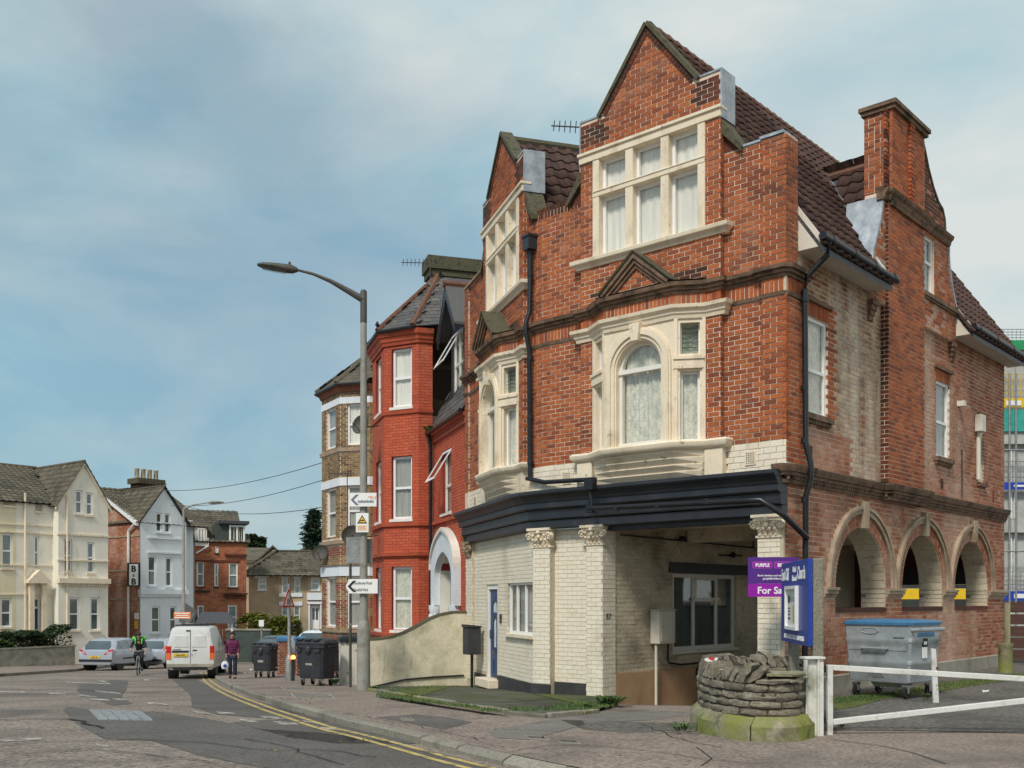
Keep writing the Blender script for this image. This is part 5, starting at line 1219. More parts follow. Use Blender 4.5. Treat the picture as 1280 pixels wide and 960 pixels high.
rd = MB(); rd.tube([xpt(5.55, -.2)+Vector((0, 0, .0)), xpt(5.55, -2.0)], .11, 8); rd.build('ridge_tile', 'ridge_clay', H)
# lead valley
vz = MB(); va, vb_ = Vector(SD.P(5.55, -(RPX-(RZ-XR)/SL), XR+.05)), Vector(SD.P(5.55-hw_, -(RPX-(RZ-(XR-SL*hw_))/SL)+.0, XR-SL*hw_+.06))
wv = Vector((*SD.d, 0))*.16; vz.hexa([va-wv, va+wv*.2, vb_+wv*.2, vb_-wv, va-wv+Vector((0, 0, .05)), va+wv*.2+Vector((0, 0, .05)), vb_+wv*.2+Vector((0, 0, .05)), vb_-wv+Vector((0, 0, .05))]); vz.build('lead_valley', 'lead', H)
# roof of the left-hand gable
LRZ, LSL = 11.72, 1.30
def lpt(u, w): return Vector(LF.P(u, -w, LRZ-LSL*abs(u-CL)))
core = MB()
for sg, ue in ((-1, CL-1.85), (1, CL+2.3)):
 a, b, c_, d_ = lpt(CL, .10), lpt(CL, 6.5), lpt(ue, 6.5), lpt(ue, .10); core.hexa([p+dn_ for p in (d_, c_, b, a)]+[d_, c_, b, a])
core.build('roof_slope', 'slate_dark', H)
ue = CL-1.85; ll = math.hypot(CL-ue, LSL*(CL-ue)); lw3 = Vector((-LF.n[0], -LF.n[1], 0))
def lin(u, v):
 p = lpt(ue, .10)+lw3*u+(lpt(CL, .10)-lpt(ue, .10)).normalized()*v
 dx, dy = p.x-FR.o[0], p.y-FR.o[1]; t = dx*FR.d[0]+dy*FR.d[1]
 zm = RZ-SL*abs(t-RPX) if t < tl else 0
 s_ = dx*SD.d[0]+dy*SD.d[1]
 return (p.z > zm-.06 or s_ < .3) and (s_ > .25 or u > .35 or p.z > 9.7)
roof_tiles(H, lpt(ue, .10), lw3, lpt(CL, .10)-lpt(ue, .10), 4.8, ll, 'roof_tile', inside=lin, keep=50, tw=.30)
rd = MB(); rd.tube([lpt(CL, .15), lpt(CL, 5.5)], .12, 8); rd.build('ridge_tile', 'roof_moss', H)
# valley gutter in lead between the two roofs
pts = []
for w_ in [x*.1 for x in range(3, 60)]:
 for k in range(60):
  u = CL-1.85*k/60; p = lpt(u, w_); dx, dy = p.x-FR.o[0], p.y-FR.o[1]; t = dx*FR.d[0]+dy*FR.d[1]
  if t < tl and abs((RZ-SL*abs(t-RPX))-p.z) < .05: pts.append(p); break
if len(pts) > 4:
 vz = MB(); sel = [pts[0], pts[len(pts)//2], pts[-1]]; vz.tube([p+Vector((0, 0, .03)) for p in sel], .085, 6); vz.build('lead_valley', 'lead', H)
# ---- eaves: boxed soffits, bargeboard ends, gutters and downpipes
for s0, s1 in ((.40, 3.55), (8.0, 12.15)):
 sb = MB(); sb.prism(SD, rect(s0, s1, 7.56, 7.60), 0.0, .42); sb.box(SD, s0, s1, .40, .425, 7.56, 7.76)
 pr_ = [(0.0, 7.60), (.42, 7.60), (.42, 7.78), (0.0, 8.38)]
 for s_ in (s0, s1-.03) if s0 < 1 else (s0,):
  k = len(pr_); sb.add([SD.P(s_, n, z) for n, z in pr_]+[SD.P(s_+.03, n, z) for n, z in pr_], [tuple(range(k)), tuple(range(2*k-1, k-1, -1))]+[(i, (i+1) % k, k+(i+1) % k, k+i) for i in range(k)])
 sb.build('eaves_box', 'soffit', H)
 gt = MB(); gt.tube([SD.P(s0-.02, .49, 7.72), SD.P(s1+.02, .49, 7.70)], .068, 10)
 for i in range(4): u = s0+.3+(s1-s0-.5)*i/3; gt.tube([SD.P(u, .49, 7.715), SD.P(u+.12, .49, 7.714)], .078, 10)
 gt.build('gutter', 'pipe_black', H, smooth=40)
def pipe(pts, r=.045, name='downpipe', collars=(), mat='pipe_black'):
 m = MB(); m.tube(pts, r, 10)
 for p in collars: m.lathe((p[0], p[1], p[2]), [(r*1.25, 0), (r*1.25, .09)], 10)
 return m.build(name, mat, H, smooth=40)
pipe([SD.P(.62, .49, 7.66), SD.P(.60, .47, 7.45), SD.P(.50, .14, 7.12), SD.P(.48, .12, 6.9), SD.P(.48, .14, 4.3), SD.P(.48, .23, 3.95), SD.P(.48, .23, 3.7), SD.P(.48, .14, 3.4), SD.P(.48, .12, .12)], .05, collars=[SD.P(.48, .12, z) for z in (6.7, 5.2, 4.3, 3.3, 1.9, .5)])
pipe([FR.P(3.72, .50, 3.36), FR.P(.45, .48, 3.30), FR.P(.2, .47, 3.30), FR.P(-.12, .30, 3.05), SD.P(.46, .17, 2.7)], .052, 'shop_pipe', collars=[FR.P(u, .49, 3.29) for u in (3.1, 2.2, 1.2)])
pipe([LF.P(.15, .10, 4.12), FR.P(5.1, .13, 3.99), FR.P(3.74, .30, 3.93), FR.P(3.70, .46, 3.86), FR.P(3.70, .49, 3.40)], .045, 'shop_pipe')
q = MB(); q.box(FR, 3.60, 3.80, .40, .56, 3.70, 3.93); q.build('pipe_joint', 'pipe_black', H, bevel=.01); q = MB(); q.box(FR, 3.62, 3.78, .42, .54, 3.28, 3.42); q.build('pipe_joint', 'pipe_black', H, bevel=.01)
lp = arcf[2]
pipe([lp.P(.06, .10, 8.75), lp.P(.06, .11, 7.5), lp.P(.06, .20, 7.24), lp.P(.06, .20, 7.05), lp.P(.06, .12, 6.7), lp.P(.06, .10, 4.1)], .05, collars=[lp.P(.06, .10, z) for z in (8.2, 6.5, 5.3, 4.4)])
q = MB(); q.hprism(lp, [(-.06, .01), (.18, .01), (.18, .21), (-.06, .21)], 8.73, 8.98); q.box(lp, -.08, .20, .0, .23, 8.982, 9.03); q.build('hopper', 'black_paint', H)
# small lead soakers and vent stack
q = MB(); q.tube([roofpt(1.2, 11.3), roofpt(1.2, 11.3)+Vector((0, 0, .9))], .06, 8); q.build('vent_stack', 'pipe_black', H)
q = MB(); q.box(SD, .362, .40, -.33, .03, 7.7, 9.46); q.build('lead_soaker', 'lead', H)
place_bricks(BR, 'brick', 'brick', H, keep=300)
place_bricks(SOOTY, 'sooty_brick', 'brick_sooty', H, keep=0)
place_bricks(CREAM, 'painted_brick', 'cream_brick', H, keep=300)
place_bricks(PALE, 'stained_brick', 'brick_pale', H, keep=150)
place_bricks(FLANK, 'flank_brick', 'brick_flank', H, keep=150)
place_bricks(DRAB, 'drab_brick', 'drab_brick', H, keep=60)
def aerial(name, label, base, top, head, group=None, elems=9, dirv=(1, 0.2, 0)):
 t = thing(name, label, 'aerial', base, group); m = MB(); m.tube([base, top], .018, 6); m.build('mast', 'post_dark', t)
 d = Vector(dirv).normalized(); s = Vector((-d.y, d.x, 0)); m = MB(); a = Vector(top)-d*.2; b = a+d*head; m.tube([a, b], .014, 5)
 for i in range(elems):
  p = a.lerp(b, (i+.5)/elems); l = .13-.004*i; m.tube([p-s*l*.4+Vector((0, 0, -l*.9)), p+s*l*.4+Vector((0, 0, l*.9))], .009, 4)
 m.build('boom', 'post_dark', t); return t
AP = FR.P(4.45, -.5, 9.6)
aerial('tv_aerial', 'spiky television aerial beside the left shoulder of the tall gable', AP, (AP[0], AP[1], 11.05), 1.0, dirv=(-1, -.2, -.04))
# ================================================================ the red painted house next door
RH = thing('terraced_house', 'red painted terraced house with canted bay, white pointed porch and slate roof', 'building', (*LF.P(9, -2, 0)[:2], -0.8))
RB = []
BAY = [(9.2, 0), (9.2, .4), (10.05, 1.25), (12.05, 1.25), (12.9, .4), (12.9, 0)]
g = MB()
segs = [LF.between(BAY[i], BAY[i+1]) for i in range(5)]
spl, frt = segs[1], segs[2]
WZ = ((.77, 2.62), (3.98, 5.81), (7.22, 8.93))
def bay_walls(segs, mb, lst, zt, wz, wall_in, nwin):
 for i, s in enumerate(segs):
  L_ = s.len
  hs = []
  if i == 1: hs = [rect(.24, L_-.26, a, b) for a, b in wz]
  if i in (2,): hs = [rect(.5, 1.42, a, b) for a, b in wz]
  wallmesh(mb, s, rect(0, L_, -1.4, zt), hs, -.25, 0)
  lst.append((s, L_, hs))
bl = []
bay_walls(segs, g, bl, 9.40, WZ, 0, 0)
for s, L_, hs in bl: RB += lay(s, rect(0.004, L_-.004, -1.0, 9.0), hs, n=0, H=.082, j=.012, proud=.005, L=.228)
EW = rect(7.02, 8.06, 4.0, 5.74); PO = [(6.44, -1.2), (8.42, -1.2), (8.42, 2.3), (8.0, 2.72), (7.42, 2.95), (6.85, 2.72), (6.44, 2.3)]
wallmesh(g, LF, rect(5.32, 9.2, -1.2, 6.5), [EW, PO], -.28, -.02); wallmesh(g, LF, rect(12.9, 14.4, -1.4, 9.3), [], -.28, -.02); g.build('wall', 'red_joint', RH)
RB += lay(LF, rect(5.36, 9.19, -.9, 6.2), [EW, [(6.0, -1.2), (8.85, -1.2), (8.85, 2.55), (7.42, 3.5), (6.0, 2.55)]], n=-.02, H=.082, j=.012, proud=.005, L=.228)
place_bricks(RB, 'painted_brick', 'red_paint', RH, keep=160)
g = MB()
for z0, z1, p in ((9.02, 9.12, .05), (9.122, 9.26, .10), (9.262, 9.40, .17)): g.sweep(LF, BAY, [(-.1, z0), (p, z0), (p+.03, z1), (-.1, z1)])
g.build('bay_cornice', 'red_trim', RH)
g = MB()
for z0, z1, p in ((7.02, 7.12, .05), (3.78, 3.88, .07), (2.92, 3.02, .09), (.58, .68, .07)): g = MB(); g.sweep(LF, BAY, [(-.1, z0), (p, z0), (p+.02, z1), (-.1, z1+.03)]); g.build('bay_string', 'red_trim', RH)
g = MB(); g.box(LF, 5.4, 9.17, -.03, .06, 3.78, 3.88); g.build('bay_string', 'red_trim', RH)
g = MB()
for i in range(44): g.box(LF, 5.42+i*.085, 5.42+i*.085+.045, -.03, .05, 6.22, 6.30)
g.box(LF, 5.36, 9.18, -.03, .04, 6.12, 6.21); g.box(LF, 5.36, 9.18, -.03, .08, 6.305, 6.40); g.build('dentils', 'red_trim', RH, stuff=True)
for a, b in WZ:
 window(spl, RH, .25, spl.len-.27, a+.01, b-.01, n=-.08, frame=.07, rows=(.5,), curtain='curtain_lace' if a < 1 else 'curtain' if a > 6 else 'curtain_grey', fold=.01, sill=(.05, .08, 'white_wood'))
 window(frt, RH, .51, 1.41, a+.01, b-.01, n=-.08, frame=.06, rows=(.5,), curtain='curtain_grey', fold=.01, sill=(.05, .08, 'white_wood'))
w = window(LF, RH, 7.03, 8.05, 4.01, 5.73, n=-.10, frame=.07, rows=(.45,), curtain='curtain_grey', sill=(.05, .07, 'white_wood'))
def flap(fr, u0, u1, z1, h, n, out, parent, mat='upvc'):
 """a top-hung casement pushed open"""
 f = MB(); P = lambda u, t, k: fr.P(u, n+out*t+k, z1-h*t)
 for a, b, t0, t1 in ((u0, u0+.06, 0, 1), (u1-.06, u1, 0, 1), (u0+.06, u1-.06, 0, .09), (u0+.06, u1-.06, .91, 1)): f.hexa([P(a, t0, 0), P(b, t0, 0), P(b, t1, 0), P(a, t1, 0), P(a, t0, .035), P(b, t0, .035), P(b, t1, .035), P(a, t1, .035)])
 o = f.build('open_casement', mat, parent); g = MB(); g.hexa([P(u0+.05, .08, .012), P(u1-.05, .08, .012), P(u1-.05, .92, .012), P(u0+.05, .92, .012), P(u0+.05, .08, .02), P(u1-.05, .08, .02), P(u1-.05, .92, .02), P(u0+.05, .92, .02)]); g.build('pane', 'glass_dark', o) if parent is None else g.build('casement_pane', 'glass', parent)
flap(LF, 7.05, 8.03, 5.72, .85, -.06, .52, RH)
# pointed porch
g = MB(); c = 7.42
def ogive(hw, zs, rise, k=8):
 pts = []
 for i in range(k+1):
  a = i/k; pts.append((c-hw+hw*(1-math.cos(a*math.pi/2.6))/(1-math.cos(math.pi/2.6)), zs+rise*math.sin(a*math.pi/2.6)/math.sin(math.pi/2.6)))
 return pts+[(2*c-u, z) for u, z in reversed(pts[:-1])]
out_ = ogive(1.42, 2.50, 1.02); inn = ogive(.97, 2.30, .66)
ol = [(c-1.42, -1.2)]+out_+[(c+1.42, -1.2)]; il = [(c-.97, -1.2+.001)]+inn+[(c+.97, -1.2+.001)]
poly = [(c-1.42, 1.5)]+out_+[(c+1.42, 1.5), (c+.97, 1.5)]+list(reversed(inn))+[(c-.97, 1.5)]
V_, F_ = fill_faces([poly]); k = len(V_); g.add([LF.P(u, .14, z) for u, z in V_]+[LF.P(u, -.20, z) for u, z in V_], list(F_)+[tuple(i+k for i in f) for f in F_]); q = len(poly)
g.add([LF.P(u, .14, z) for u, z in poly]+[LF.P(u, -.20, z) for u, z in poly], [(i, (i+1) % q, q+(i+1) % q, q+i) for i in range(q)])
hm = MB()
for a, b in zip(out_, out_[1:]): hm.hexa([LF.P(a[0], -.02, a[1]), LF.P(a[0], .20, a[1]), LF.P(b[0], .20, b[1]), LF.P(b[0], -.02, b[1]), LF.P(a[0], -.02, a[1]+.10), LF.P(a[0], .20, a[1]+.10), LF.P(b[0], .20, b[1]+.10), LF.P(b[0], -.02, b[1]+.10)])
g.build('porch_arch', 'white_render', RH); hm.build('porch_hood', 'white_wood', RH)
for s_ in (-1, 1):
 g = MB(); u = c+s_*1.17
 g.lathe(LF.P(u, .06, -.9), [(.13, 0), (.12, .2), (.105, .25), (.10, 1.85), (.12, 1.9), (.11, 1.95), (.16, 2.18), (.19, 2.3), (.19, 2.4)], 12)
 for i in range(8): a = i*.785; g.ball(Vector(LF.P(u, .06, 1.18))+Vector((math.cos(a)*.15, math.sin(a)*.15, 0)), (.045, .045, .09), 6, 4)
 g.build('porch_column', 'white_render', RH, smooth=40)
dfr = MB()
for u0, u1 in ((6.50, 6.58), (7.24, 7.31), (8.14, 8.22), (8.66, 8.74)): dfr.box(LF, u0, u1, -.40, -.32, -1.0, 2.9)
dfr.box(LF, 6.50, 8.74, -.40, -.325, 1.42, 1.50); dfr.build('door_frame', 'white_wood', RH, stuff=True)
d = MB(); d.box(LF, 7.315, 8.135, -.38, -.34, -.95, 1.42)
for u0, u1, z0, z1 in ((7.40, 7.68, .0, .55), (7.77, 8.05, .0, .55), (7.40, 7.68, -.75, -.12), (7.77, 8.05, -.75, -.12)): d.box(LF, u0, u1, -.35, -.325, z0, z1)
dd = d.build('front_door', 'upvc', RH)
for u in (7.46, 7.83): q = MB(); q.box(LF, u, u+.16, -.343, -.33, .78, 1.08); q.build('door_light', 'car_glass', dd)
for u0, u1, z0, z1 in ((6.58, 7.24, 1.5, 2.9), (7.31, 8.14, 1.5, 2.9), (8.22, 8.66, 1.5, 2.9), (8.22, 8.66, -.2, 1.42), (6.58, 7.24, -.2, 1.42)): q = MB(); q.box(LF, u0, u1, -.37, -.36, z0, z1); q.build('fanlight', 'car_glass', RH)
q = MB()
for a, b in zip([(c-.97, -1.1)]+inn, inn+[(c+.97, -1.1)]):
 ia, ib = [(c+(v[0]-c)*.93, v[1]-.05) for v in (a, b)]; q.hexa([LF.P(ia[0], -.315, ia[1]), LF.P(ib[0], -.315, ib[1]), LF.P(b[0], -.315, b[1]), LF.P(a[0], -.315, a[1]), LF.P(ia[0], -.01, ia[1]), LF.P(ib[0], -.01, ib[1]), LF.P(b[0], -.01, b[1]), LF.P(a[0], -.01, a[1])])
q.build('porch_reveal', 'white_wood', RH); q = MB(); q.box(LF, 6.3, 9.0, -1.0, -.97, -1.2, 2.95); q.build('hall', 'room_dark', RH)
# bay roof of slates with clay hips
AP_ = LF.P(11.05, -.6, 11.55); ev = [(u+(u-11.05)*.09, n+.22) for u, n in BAY]
def facet(parent, A, B_, T, mat, keep=0, name='slate', tw=.26, th=.19):
 A, B_, T = Vector(A), Vector(B_), Vector(T); U = (B_-A).normalized(); h = (T-A); ut = h.dot(U); V = h-U*ut; L_ = V.length; Wd = (B_-A).length
 def ins(u, v): f = v/L_; return ut*f-.10 < u < Wd+(ut-Wd)*f+.10
 m = MB(); N = U.cross(V.normalized()); N = N if N.z > 0 else -N
 m.add([A-N*.02, B_-N*.02, T-N*.02], [(0, 1, 2)]); m.build('roof_slope', 'slate_dark', parent)
 roof_tiles(parent, A, U, V, Wd, L_, mat, tw=tw, th=th, inside=ins, keep=keep, kind='slate', name=name)
EZ = 9.42
for i in (1, 2, 3): facet(RH, LF.P(*ev[i], EZ), LF.P(*ev[i+1], EZ), AP_, 'slate', keep=70 if i == 1 else 0)
facet(RH, LF.P(9.0, -.9, EZ+.2), LF.P(*ev[1], EZ), AP_, 'slate', keep=30)
g = MB()
for i in (1, 2, 3): g.tube([LF.P(*ev[i], EZ+.04), Vector(AP_)+Vector((0, 0, .03))], .085, 6)
g.build('hip_tile', 'ridge_clay', RH, stuff=True)
m = MB(); RDG = LF.P(11.05, -5, 11.55)
m.add([AP_, RDG, LF.P(8.2, -5, 8.6), LF.P(8.9, -.8, 9.5)], [(0, 1, 2, 3)]); m.add([AP_, RDG, LF.P(14.4, -5, 8.0), LF.P(14.2, .2, 8.6), LF.P(*ev[4], EZ)], [(0, 1, 2, 3, 4)]); m.build('main_roof', 'slate', RH)
g = MB(); g.tube([LF.P(*ev[1], EZ+.0), LF.P(*ev[2], EZ), LF.P(*ev[3], EZ), LF.P(*ev[4], EZ)], .055, 8); g.build('gutter', 'pipe_black', RH)
for i in (2, 3):
 g = MB(); g.lathe(LF.P(*ev[i], EZ+.05), [(.03, 0), (.03, .12), (.07, .16), (.02, .26)], 8); g.build('finial', 'pipe_black', RH)
# mansard over the entrance with slates and dormer
A = LF.P(5.34, .10, 6.45); Bq = LF.P(9.25, .10, 6.45); T0 = LF.P(5.34, -1.35, 9.15)
m = MB(); m.add([A, Bq, LF.P(9.25, -1.35, 9.15), T0], [(0, 1, 2, 3)]); m.add([LF.P(5.34, -1.35, 9.15), LF.P(9.25, -1.35, 9.15), LF.P(9.25, -4, 11.2), LF.P(5.34, -4, 11.2)], [(0, 1, 2, 3)]); m.build('roof_slope', 'slate_dark', RH)
roof_tiles(RH, A, Vector(Bq)-Vector(A), Vector(T0)-Vector(A), 3.9, (Vector(T0)-Vector(A)).length, 'slate', tw=.30, th=.22, keep=40, kind='slate', name='slate', inside=lambda u, v: not (2.55 < u < 3.85-.1 and v > .9))
g = MB(); g.tube([LF.P(5.34, .17, 6.42), LF.P(9.2, .17, 6.40)], .06, 8); g.tube([LF.P(9.05, .17, 6.4), LF.P(9.05, .10, 6.0), LF.P(9.05, .09, -.8)], .05, 8); g.build('gutter', 'pipe_black', RH)
D0, D1 = 7.15, 8.65
g = MB(); wallmesh(g, LF, [(D0, 7.1), (D1, 7.1), (D1, 9.15), ((D0+D1)/2, 10.1), (D0, 9.15)], [rect(D0+.18, D1-.18, 7.3, 9.1)], -.55, -.42); g.box(LF, D0, D0+.12, -1.6, -.56, 7.0, 9.15); g.box(LF, D1-.12, D1, -1.6, -.56, 7.0, 9.15); g.build('dormer', 'slate_dark', RH)
w = window(LF, RH, D0+.19, D1-.19, 7.31, 9.09, n=-.46, frame=.07, cols=(.5,), rows=(.5,), curtain='curtain_lace'); flap(LF, D0+.2, D1-.2, 9.05, .95, -.42, .55, RH)
g = MB()
for s_ in (-1, 1):
 cu_ = (D0+D1)/2; a = (cu_+s_*1.05, 9.0); b = (cu_, 10.3)
 g.hexa([LF.P(a[0], -.05, a[1]), LF.P(b[0], -.05, b[1]), LF.P(b[0], -3, b[1]), LF.P(a[0], -3, a[1]), LF.P(a[0], -.05, a[1]+.07), LF.P(b[0], -.05, b[1]+.07), LF.P(b[0], -3, b[1]+.07), LF.P(a[0], -3, a[1]+.07)])
g.build('dormer_roof', 'slate', RH)
g = MB()
for s_ in (-1, 1):        # cut bargeboards with scallops
 cu_ = (D0+D1)/2
 for i in range(9):
  f0, f1 = i/9, (i+1)/9; a = (cu_+s_*1.02*(1-f0), 9.02+1.24*f0); b = (cu_+s_*1.02*(1-f1), 9.02+1.24*f1); dz = .26; m_ = ((a[0]+b[0])/2, (a[1]+b[1])/2-dz-.07)
  g.prism(LF, [a, b, (b[0], b[1]-dz+.05), m_, (a[0], a[1]-dz+.05)], -.10-.001*i, -.06)
g.build('bargeboard', 'black_paint', RH, stuff=True)
g = MB(); g.tube([LF.P(7.9, -.0, 10.36), LF.P(7.9, -2.6, 10.36)], .10, 8); g.build('ridge_tile', 'ridge_clay', RH)
g = MB(); g.box(LF, 11.6, 12.3, -2.0, -.5, 9.0, 11.75); g.box(LF, 11.54, 12.36, -2.06, -.44, 11.752, 11.95); g.box(LF, 11.48, 12.42, -2.12, -.38, 11.952, 12.35); ch = g.build('chimney', 'roof_moss', RH)
cb = lay(Fr(LF.P(11.6, 0, 0), LF.n, (-LF.d[0], -LF.d[1])), rect(-2.0, -.5, 9.6, 11.75)); mm = MB(); [mm.box(*b) for b in cb]; mm.build('brick', 'stock_brick', RH, stuff=True)
ap = LF.P(11.5, -.45, 11.0); aerial('tv_aerial', 'television aerial mounted on the mossy chimney of the red house', ap, (ap[0], ap[1], 12.1), 1.1, dirv=(-1, -.2, -.05))
def dish(name, label, p, r, aim, foot, group=None):
 t = thing(name, label, 'satellite dish', foot, group); a = Vector(aim).normalized(); m = MB()
 m.lathe(Vector(p), [(.02, -.02), (r*.5, .0), (r*.85, .05), (r, .10), (r*.98, .11), (r*.83, .06), (r*.5, .012), (.0, .0)], 16, axis=a, cap=False); m.build('reflector', 'post_dark', t, smooth=40)
 m = MB(); m.tube([foot, Vector(p)-a*.12, Vector(p)], .022, 6); m.build('bracket', 'post_dark', t); m = MB(); m.tube([Vector(p)-Vector((0, 0, r*.9)), Vector(p)+a*.4-Vector((0, 0, .1))], .014, 5); m.ball(Vector(p)+a*.42-Vector((0, 0, .1)), .04, 6, 4); m.build('feed_arm', 'post_dark', t)
px_pt = lambda x, y, Y: ((x-CXP)/FPX*Y, Y, EYE+(HYP-y)/FPX*Y)
dish('satellite_dish', 'dark satellite dish on the upper left of the red bay', px_pt(453, 532, 30.2), .30, (-.5, -.85, .25), px_pt(474, 532, 30.6))
dish('satellite_dish', 'dark satellite dish on the red bay above the blank sign', px_pt(441, 671, 30.3), .33, (.1, -.9, .3), px_pt(472, 669, 30.7))
# ================================================================ the yellow-brown brick house
YO = (-6.5, 39.0)
YF = Fr(YO, (-.5, .866), (-.866, -.5))
YH = thing('terraced_house', 'yellow-brown brick terraced house with white lintel bands beyond the red house', 'building', (YO[0]+2, YO[1]+2, -1.3))
YB = []; YR = []
BY = [(-.85, -1.25), (-.85, -.85), (0, 0), (2.0, 0), (2.85, -.85), (2.85, -1.25)]
ys = [YF.between(BY[i], BY[i+1]) for i in range(5)]; sy, fy = ys[1], ys[2]; YZ = ((.62, 2.55), (4.06, 5.96), (7.5, 9.05))
g = MB(); bl = []
for i, s in enumerate(ys):
 hs = [rect(.26, s.len-.28, a, b) for a, b in YZ] if i == 1 else [rect(.45, 1.5, a, b) for a, b in YZ] if i == 2 else []
 wallmesh(g, s, rect(0, s.len, -1.8, 9.75), hs, -.25, 0)
 for zz in ((-1.2, .4), (.5, 2.55), (3.0, 3.7), (4.0, 5.95), (6.3, 7.2), (7.4, 9.05), (9.3, 9.5)):
  if zz[0] < 4:
   for b in lay(s, rect(.004, s.len-.004, *zz), hs, H=.083, j=.013): (YR if (int((b[5]+3)/.33) % 2) else YB).append(b)
  else: YB += lay(s, rect(.004, s.len-.004, *zz), hs, H=.083, j=.013)
wallmesh(g, YF, rect(2.85, 4.2, -1.8, 9.5), [], -6, -1.25); wallmesh(g, YF, rect(-4.5, -.85, -1.8, 9.5), [], -1.6, -1.25); g.build('wall', 'mortar', YH)
YB += lay(YF, rect(2.86, 4.2, -1.3, 9.4), n=-1.25, H=.083, j=.013)
mm = MB(); [mm.box(*b) for b in YB]; mm.build('brick', 'stock_brick', YH, stuff=True); mm = MB(); [mm.box(*b) for b in YR]; mm.build('red_brick', 'stock_red', YH, stuff=True)
g = MB()
for z0, z1, p in ((9.06, 9.30, .03), (5.97, 6.25, .04), (2.56, 2.95, .05)): g = MB(); g.sweep(YF, BY, [(-.1, z0), (p, z0), (p, z1), (-.1, z1)]); g.build('lintel_band', 'white_render', YH)
g = MB()
for z0, z1, p in ((7.26, 7.40, .07), (3.78, 3.92, .08), (.42, .52, .08), (2.955, 3.0, .10)): g = MB(); g.sweep(YF, BY, [(-.1, z0), (p, z0), (p+.02, z1), (-.1, z1)]); g.build('string_course', 'tan_stone', YH)
g = MB(); g.sweep(YF, BY, [(-.1, 9.5), (.06, 9.5), (.16, 9.74), (-.1, 9.74)]); g.build('bay_cornice', 'terracotta', YH)
for a, b in YZ:
 window(sy, YH, .27, sy.len-.29, a+.01, b-.01, n=-.08, frame=.07, rows=(.5,), curtain='curtain' if a > 6 else 'curtain_grey', fold=.01)
 window(fy, YH, .46, 1.49, a+.01, b-.01, n=-.08, frame=.07, rows=(.5,), curtain='curtain_grey', fold=.01)
ey = [(u+(u-1.0)*.12, n+.22) for u, n in BY]; AY = YF.P(1.0, -1.9, 11.6)
for i in (1, 2, 3): facet(YH, YF.P(*ey[i], 9.78), YF.P(*ey[i+1], 9.78), AY, 'tile_brown', tw=.30, th=.28, name='roof_tile', keep=40 if i == 1 else 0)
g = MB(); g.tube([YF.P(*ey[i], 9.75) for i in (1, 2, 3, 4)], .06, 8); g.build('gutter', 'pipe_black', YH)
g = MB(); g.tube([YF.P(*ey[2], 9.82), AY], .09, 6); g.tube([YF.P(*ey[3], 9.82), AY], .09, 6); g.build('hip_tile', 'tile_brown', YH, stuff=True)
m = MB(); m.add([AY, YF.P(1.0, -7, 11.6), YF.P(-4.5, -7, 9.6), YF.P(-4.5, -1.1, 9.5), YF.P(-1, -1.1, 9.6)], [(0, 1, 2, 3, 4)]); m.add([AY, YF.P(1, -7, 11.6), YF.P(4.3, -7, 9.4), YF.P(4.3, -1.1, 9.4), YF.P(2.8, -1.1, 9.6)], [(0, 1, 2, 3, 4)]); m.build('main_roof', 'tile_brown', YH)
g = MB(); g.tube([YF.P(4.1, -1.15, 9.3), YF.P(4.1, -1.15, -1.2)], .05, 6); g.build('downpipe', 'pipe_black', YH)
dish('satellite_dish', 'dark satellite dish low on the far corner of the yellow-brown brick house', px_pt(401, 692, 40.2), .33, (-.1, -1, .3), px_pt(409, 690, 41))
_ab = px_pt(434, 660, 38.2); aerial('tv_aerial', 'bent television aerial before the middle window of the yellow-brown brick house', _ab, px_pt(434, 592, 38.2), 1.0, dirv=(-.9, .3, .05))
# ================================================================ rendered garden wall, gate piers, railings
GW = Fr(LF.P(5.32, .02, 0), LF.n, LF.d); gwl = 2.55
gt = thing('garden_wall', 'weathered cream rendered garden wall with a sweeping curved top beside the lamp post', 'wall', (*GW.P(1.2, 0, 0)[:2], -.45))
top = [(0, 1.33), (.35, 1.33), (.7, 1.27), (1.0, 1.15), (1.3, .98), (1.6, .83), (1.9, .73), (2.2, .69), (gwl, .67)]
m = MB(); m.prism(GW, [(0, -1.0), (gwl, -1.0)]+list(reversed(top)), -.12, .12); m.build('wall_body', 'wall_render', gt, bevel=.015)
m = MB()
for a, b in zip(top, top[1:]): m.hexa([GW.P(a[0], -.14, a[1]+.002), GW.P(b[0], -.14, b[1]+.002), GW.P(b[0], .14, b[1]+.002), GW.P(a[0], .14, a[1]+.002), GW.P(a[0], -.12, a[1]+.045), GW.P(b[0], -.12, b[1]+.045), GW.P(b[0], .12, b[1]+.045), GW.P(a[0], .12, a[1]+.045)])
m.build('wall_coping', 'roof_moss', gt)
m = MB(); m.tube([GW.P(u, -.15, z) for u, z in ((2.5, -.48), (2.2, -.42), (1.6, -.30), (.8, -.25), (.1, -.23))], .02, 6); m.build('cable', 'pipe_black', gt)
